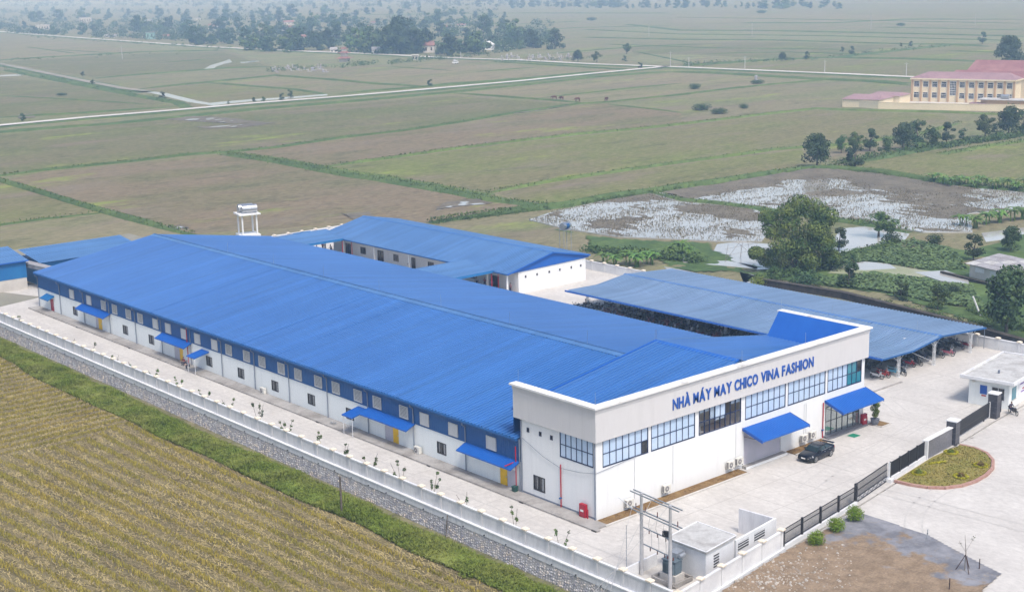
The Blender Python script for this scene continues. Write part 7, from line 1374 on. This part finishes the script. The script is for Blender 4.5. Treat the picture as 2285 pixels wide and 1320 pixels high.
def wood(n, xa, xb, ya, yb, ha, hb):
    for i in range(n):
        t = (i+rv.random())/n; x = xa+(xb-xa)*t; yy = rv.uniform(ya, yb); planted(rv.choice(('far1', 'far2', 'far3', 'far1')), x, yy, 1.0*rv.uniform(ha, hb)*rv.choice((.6, .8, 1, 1, 1.15, 1.3)), VL, 'tree', VG, rv.uniform(.85, 1.25))
wood(9, 560, 745, 104, 116, 38, 56); wood(15, 790, 960, 108, 124, 40, 58); wood(9, 970, 1080, 112, 126, 38, 56); wood(7, 1085, 1200, 94, 106, 26, 46)
wood(22, 420, 860, 88, 102, 26, 42); wood(16, 860, 1190, 72, 90, 26, 40); wood(26, 300, 760, 66, 80, 20, 34); wood(14, 0, 330, 60, 78, 12, 26); wood(22, 560, 1130, 48, 62, 18, 28); wood(22, 60, 620, 38, 52, 14, 22)
wood(20, 560, 1150, 28, 40, 13, 22); wood(24, 0, 620, 24, 36, 10, 16); wood(26, 1130, 1500, 14, 20, 11, 20); wood(26, 1500, 1880, 14, 20, 13, 22); wood(24, 500, 1150, 12, 22, 8, 14)
# farther woods merge into one hazy mass
V = []; rg = np.random.default_rng(77)
for i in range(420):
    x = rg.uniform(-40, 1400); yy = rg.uniform(2, 16); g = gp(x, yy); s = mpp(g); hh = rg.uniform(5, 10)*s; V.append(leafball((g[0], g[1], GZ+hh*.5), hh*rg.uniform(.5, 1.1), hh*.7, hh*.5, 40, hh*.16, rg))
link('far_wood', quads('far_wood', np.concatenate(V), 'leaf_dark'), kind='stuff', label='distant woods melting into the haze under the horizon', cat='wood')
V = []
for i in range(2600):
    x = rg.uniform(-20, 1230); lo_ = 22; hi_ = 74+.045*x if x < 480 else (96+.03*(x-480) if x < 760 else 122-(0 if x < 1090 else (x-1090)*.16)); yy = hi_-(hi_-lo_)*rg.uniform(0, 1)**1.3
    if noise2(x, yy*3.2, 60, 88) < .42: continue
    g = gp(x, yy); hh = rg.uniform(2.5, 7.0); V.append(leafball((g[0], g[1], GZ+hh*.42), hh*rg.uniform(.6, 1.1), hh*rg.uniform(.6, 1.1), hh*.52, 26, hh*.17, rg))
link('village_undergrowth', quads('village_undergrowth', np.concatenate(V), 'leaf_dark'), kind='stuff', label='low continuous undergrowth and hedges around the village houses', cat='undergrowth')
# roadside and bund scrub
V = []
for x0, y0, x1, y1, n, hh in ((40, 80, 680, 120, 90, 2.2), (0, 136, 500, 114, 30, 1.6), (13, 157, 420, 236, 60, 1.5), (600, 160, 735, 150, 30, 2.2), (735, 152, 960, 134, 60, 2.6), (960, 134, 1100, 122, 40, 2.2), (1100, 140, 1320, 130, 40, 1.5), (1520, 146, 1850, 130, 60, 2.0), (1855, 128, 2120, 101, 50, 1.8), (2040, 190, 2285, 250, 10, 2), (1850, 372, 1925, 356, 30, 1.6), (1925, 356, 2285, 303, 190, 1.7), (959, 498, 1259, 461, 230, .75), (1259, 461, 1452, 429, 170, .75), (1452, 429, 1724, 388, 240, .75), (1724, 386, 1861, 376, 120, .8), (1861, 377, 2065, 402, 170, .75), (2065, 402, 2285, 426, 190, .75), (1310, 560, 1560, 585, 150, 1.4), (1690, 630, 1840, 600, 60, 1.4), (1840, 590, 2000, 545, 60, 1.3), (1720, 632, 2285, 742, 130, .8), (2160, 690, 2285, 740, 60, 1.3), (0, 408, 430, 520, 60, .5)):
    for i in range(n):
        t = rg.random(); g = gp(x0+(x1-x0)*t+rg.normal(0, 3), y0+(y1-y0)*t+rg.normal(0, 1.6)); h_ = hh*rg.uniform(.5, 1.3); V.append(leafball((g[0], g[1], GZ+h_*.45), h_*rg.uniform(.6, 1.3), h_*rg.uniform(.6, 1.3), h_*.55, 26, h_*.17, rg))
link('wild_scrub', quads('wild_scrub', np.concatenate(V), 'grass_dark'), kind='stuff', label='wild scrub along bunds, ponds and field roads', cat='scrub')
# ---------------------------------------------------------------- haze
hz = MB().box(-15900, 15900, -15900, 15900, GZ-1.2, 54).build('haze', 'galv', kind='stuff', label='pale blue haze lying over the plain', cat='haze')
hm = bpy.data.materials.new('haze'); hm.use_nodes = True; hn_ = hm.node_tree; hn_.nodes.clear(); ho = hn_.nodes.new('ShaderNodeOutputMaterial'); pv = hn_.nodes.new('ShaderNodeVolumePrincipled')
pv.inputs['Color'].default_value = (.45, .68, 1.0, 1); pv.inputs['Absorption Color'].default_value = (1, 1, 1, 1); pv.inputs['Density'].default_value = .00040; pv.inputs['Anisotropy'].default_value = .1; hn_.links.new(pv.outputs[0], ho.inputs['Volume'])
hz.data.materials.clear(); hz.data.materials.append(hm)
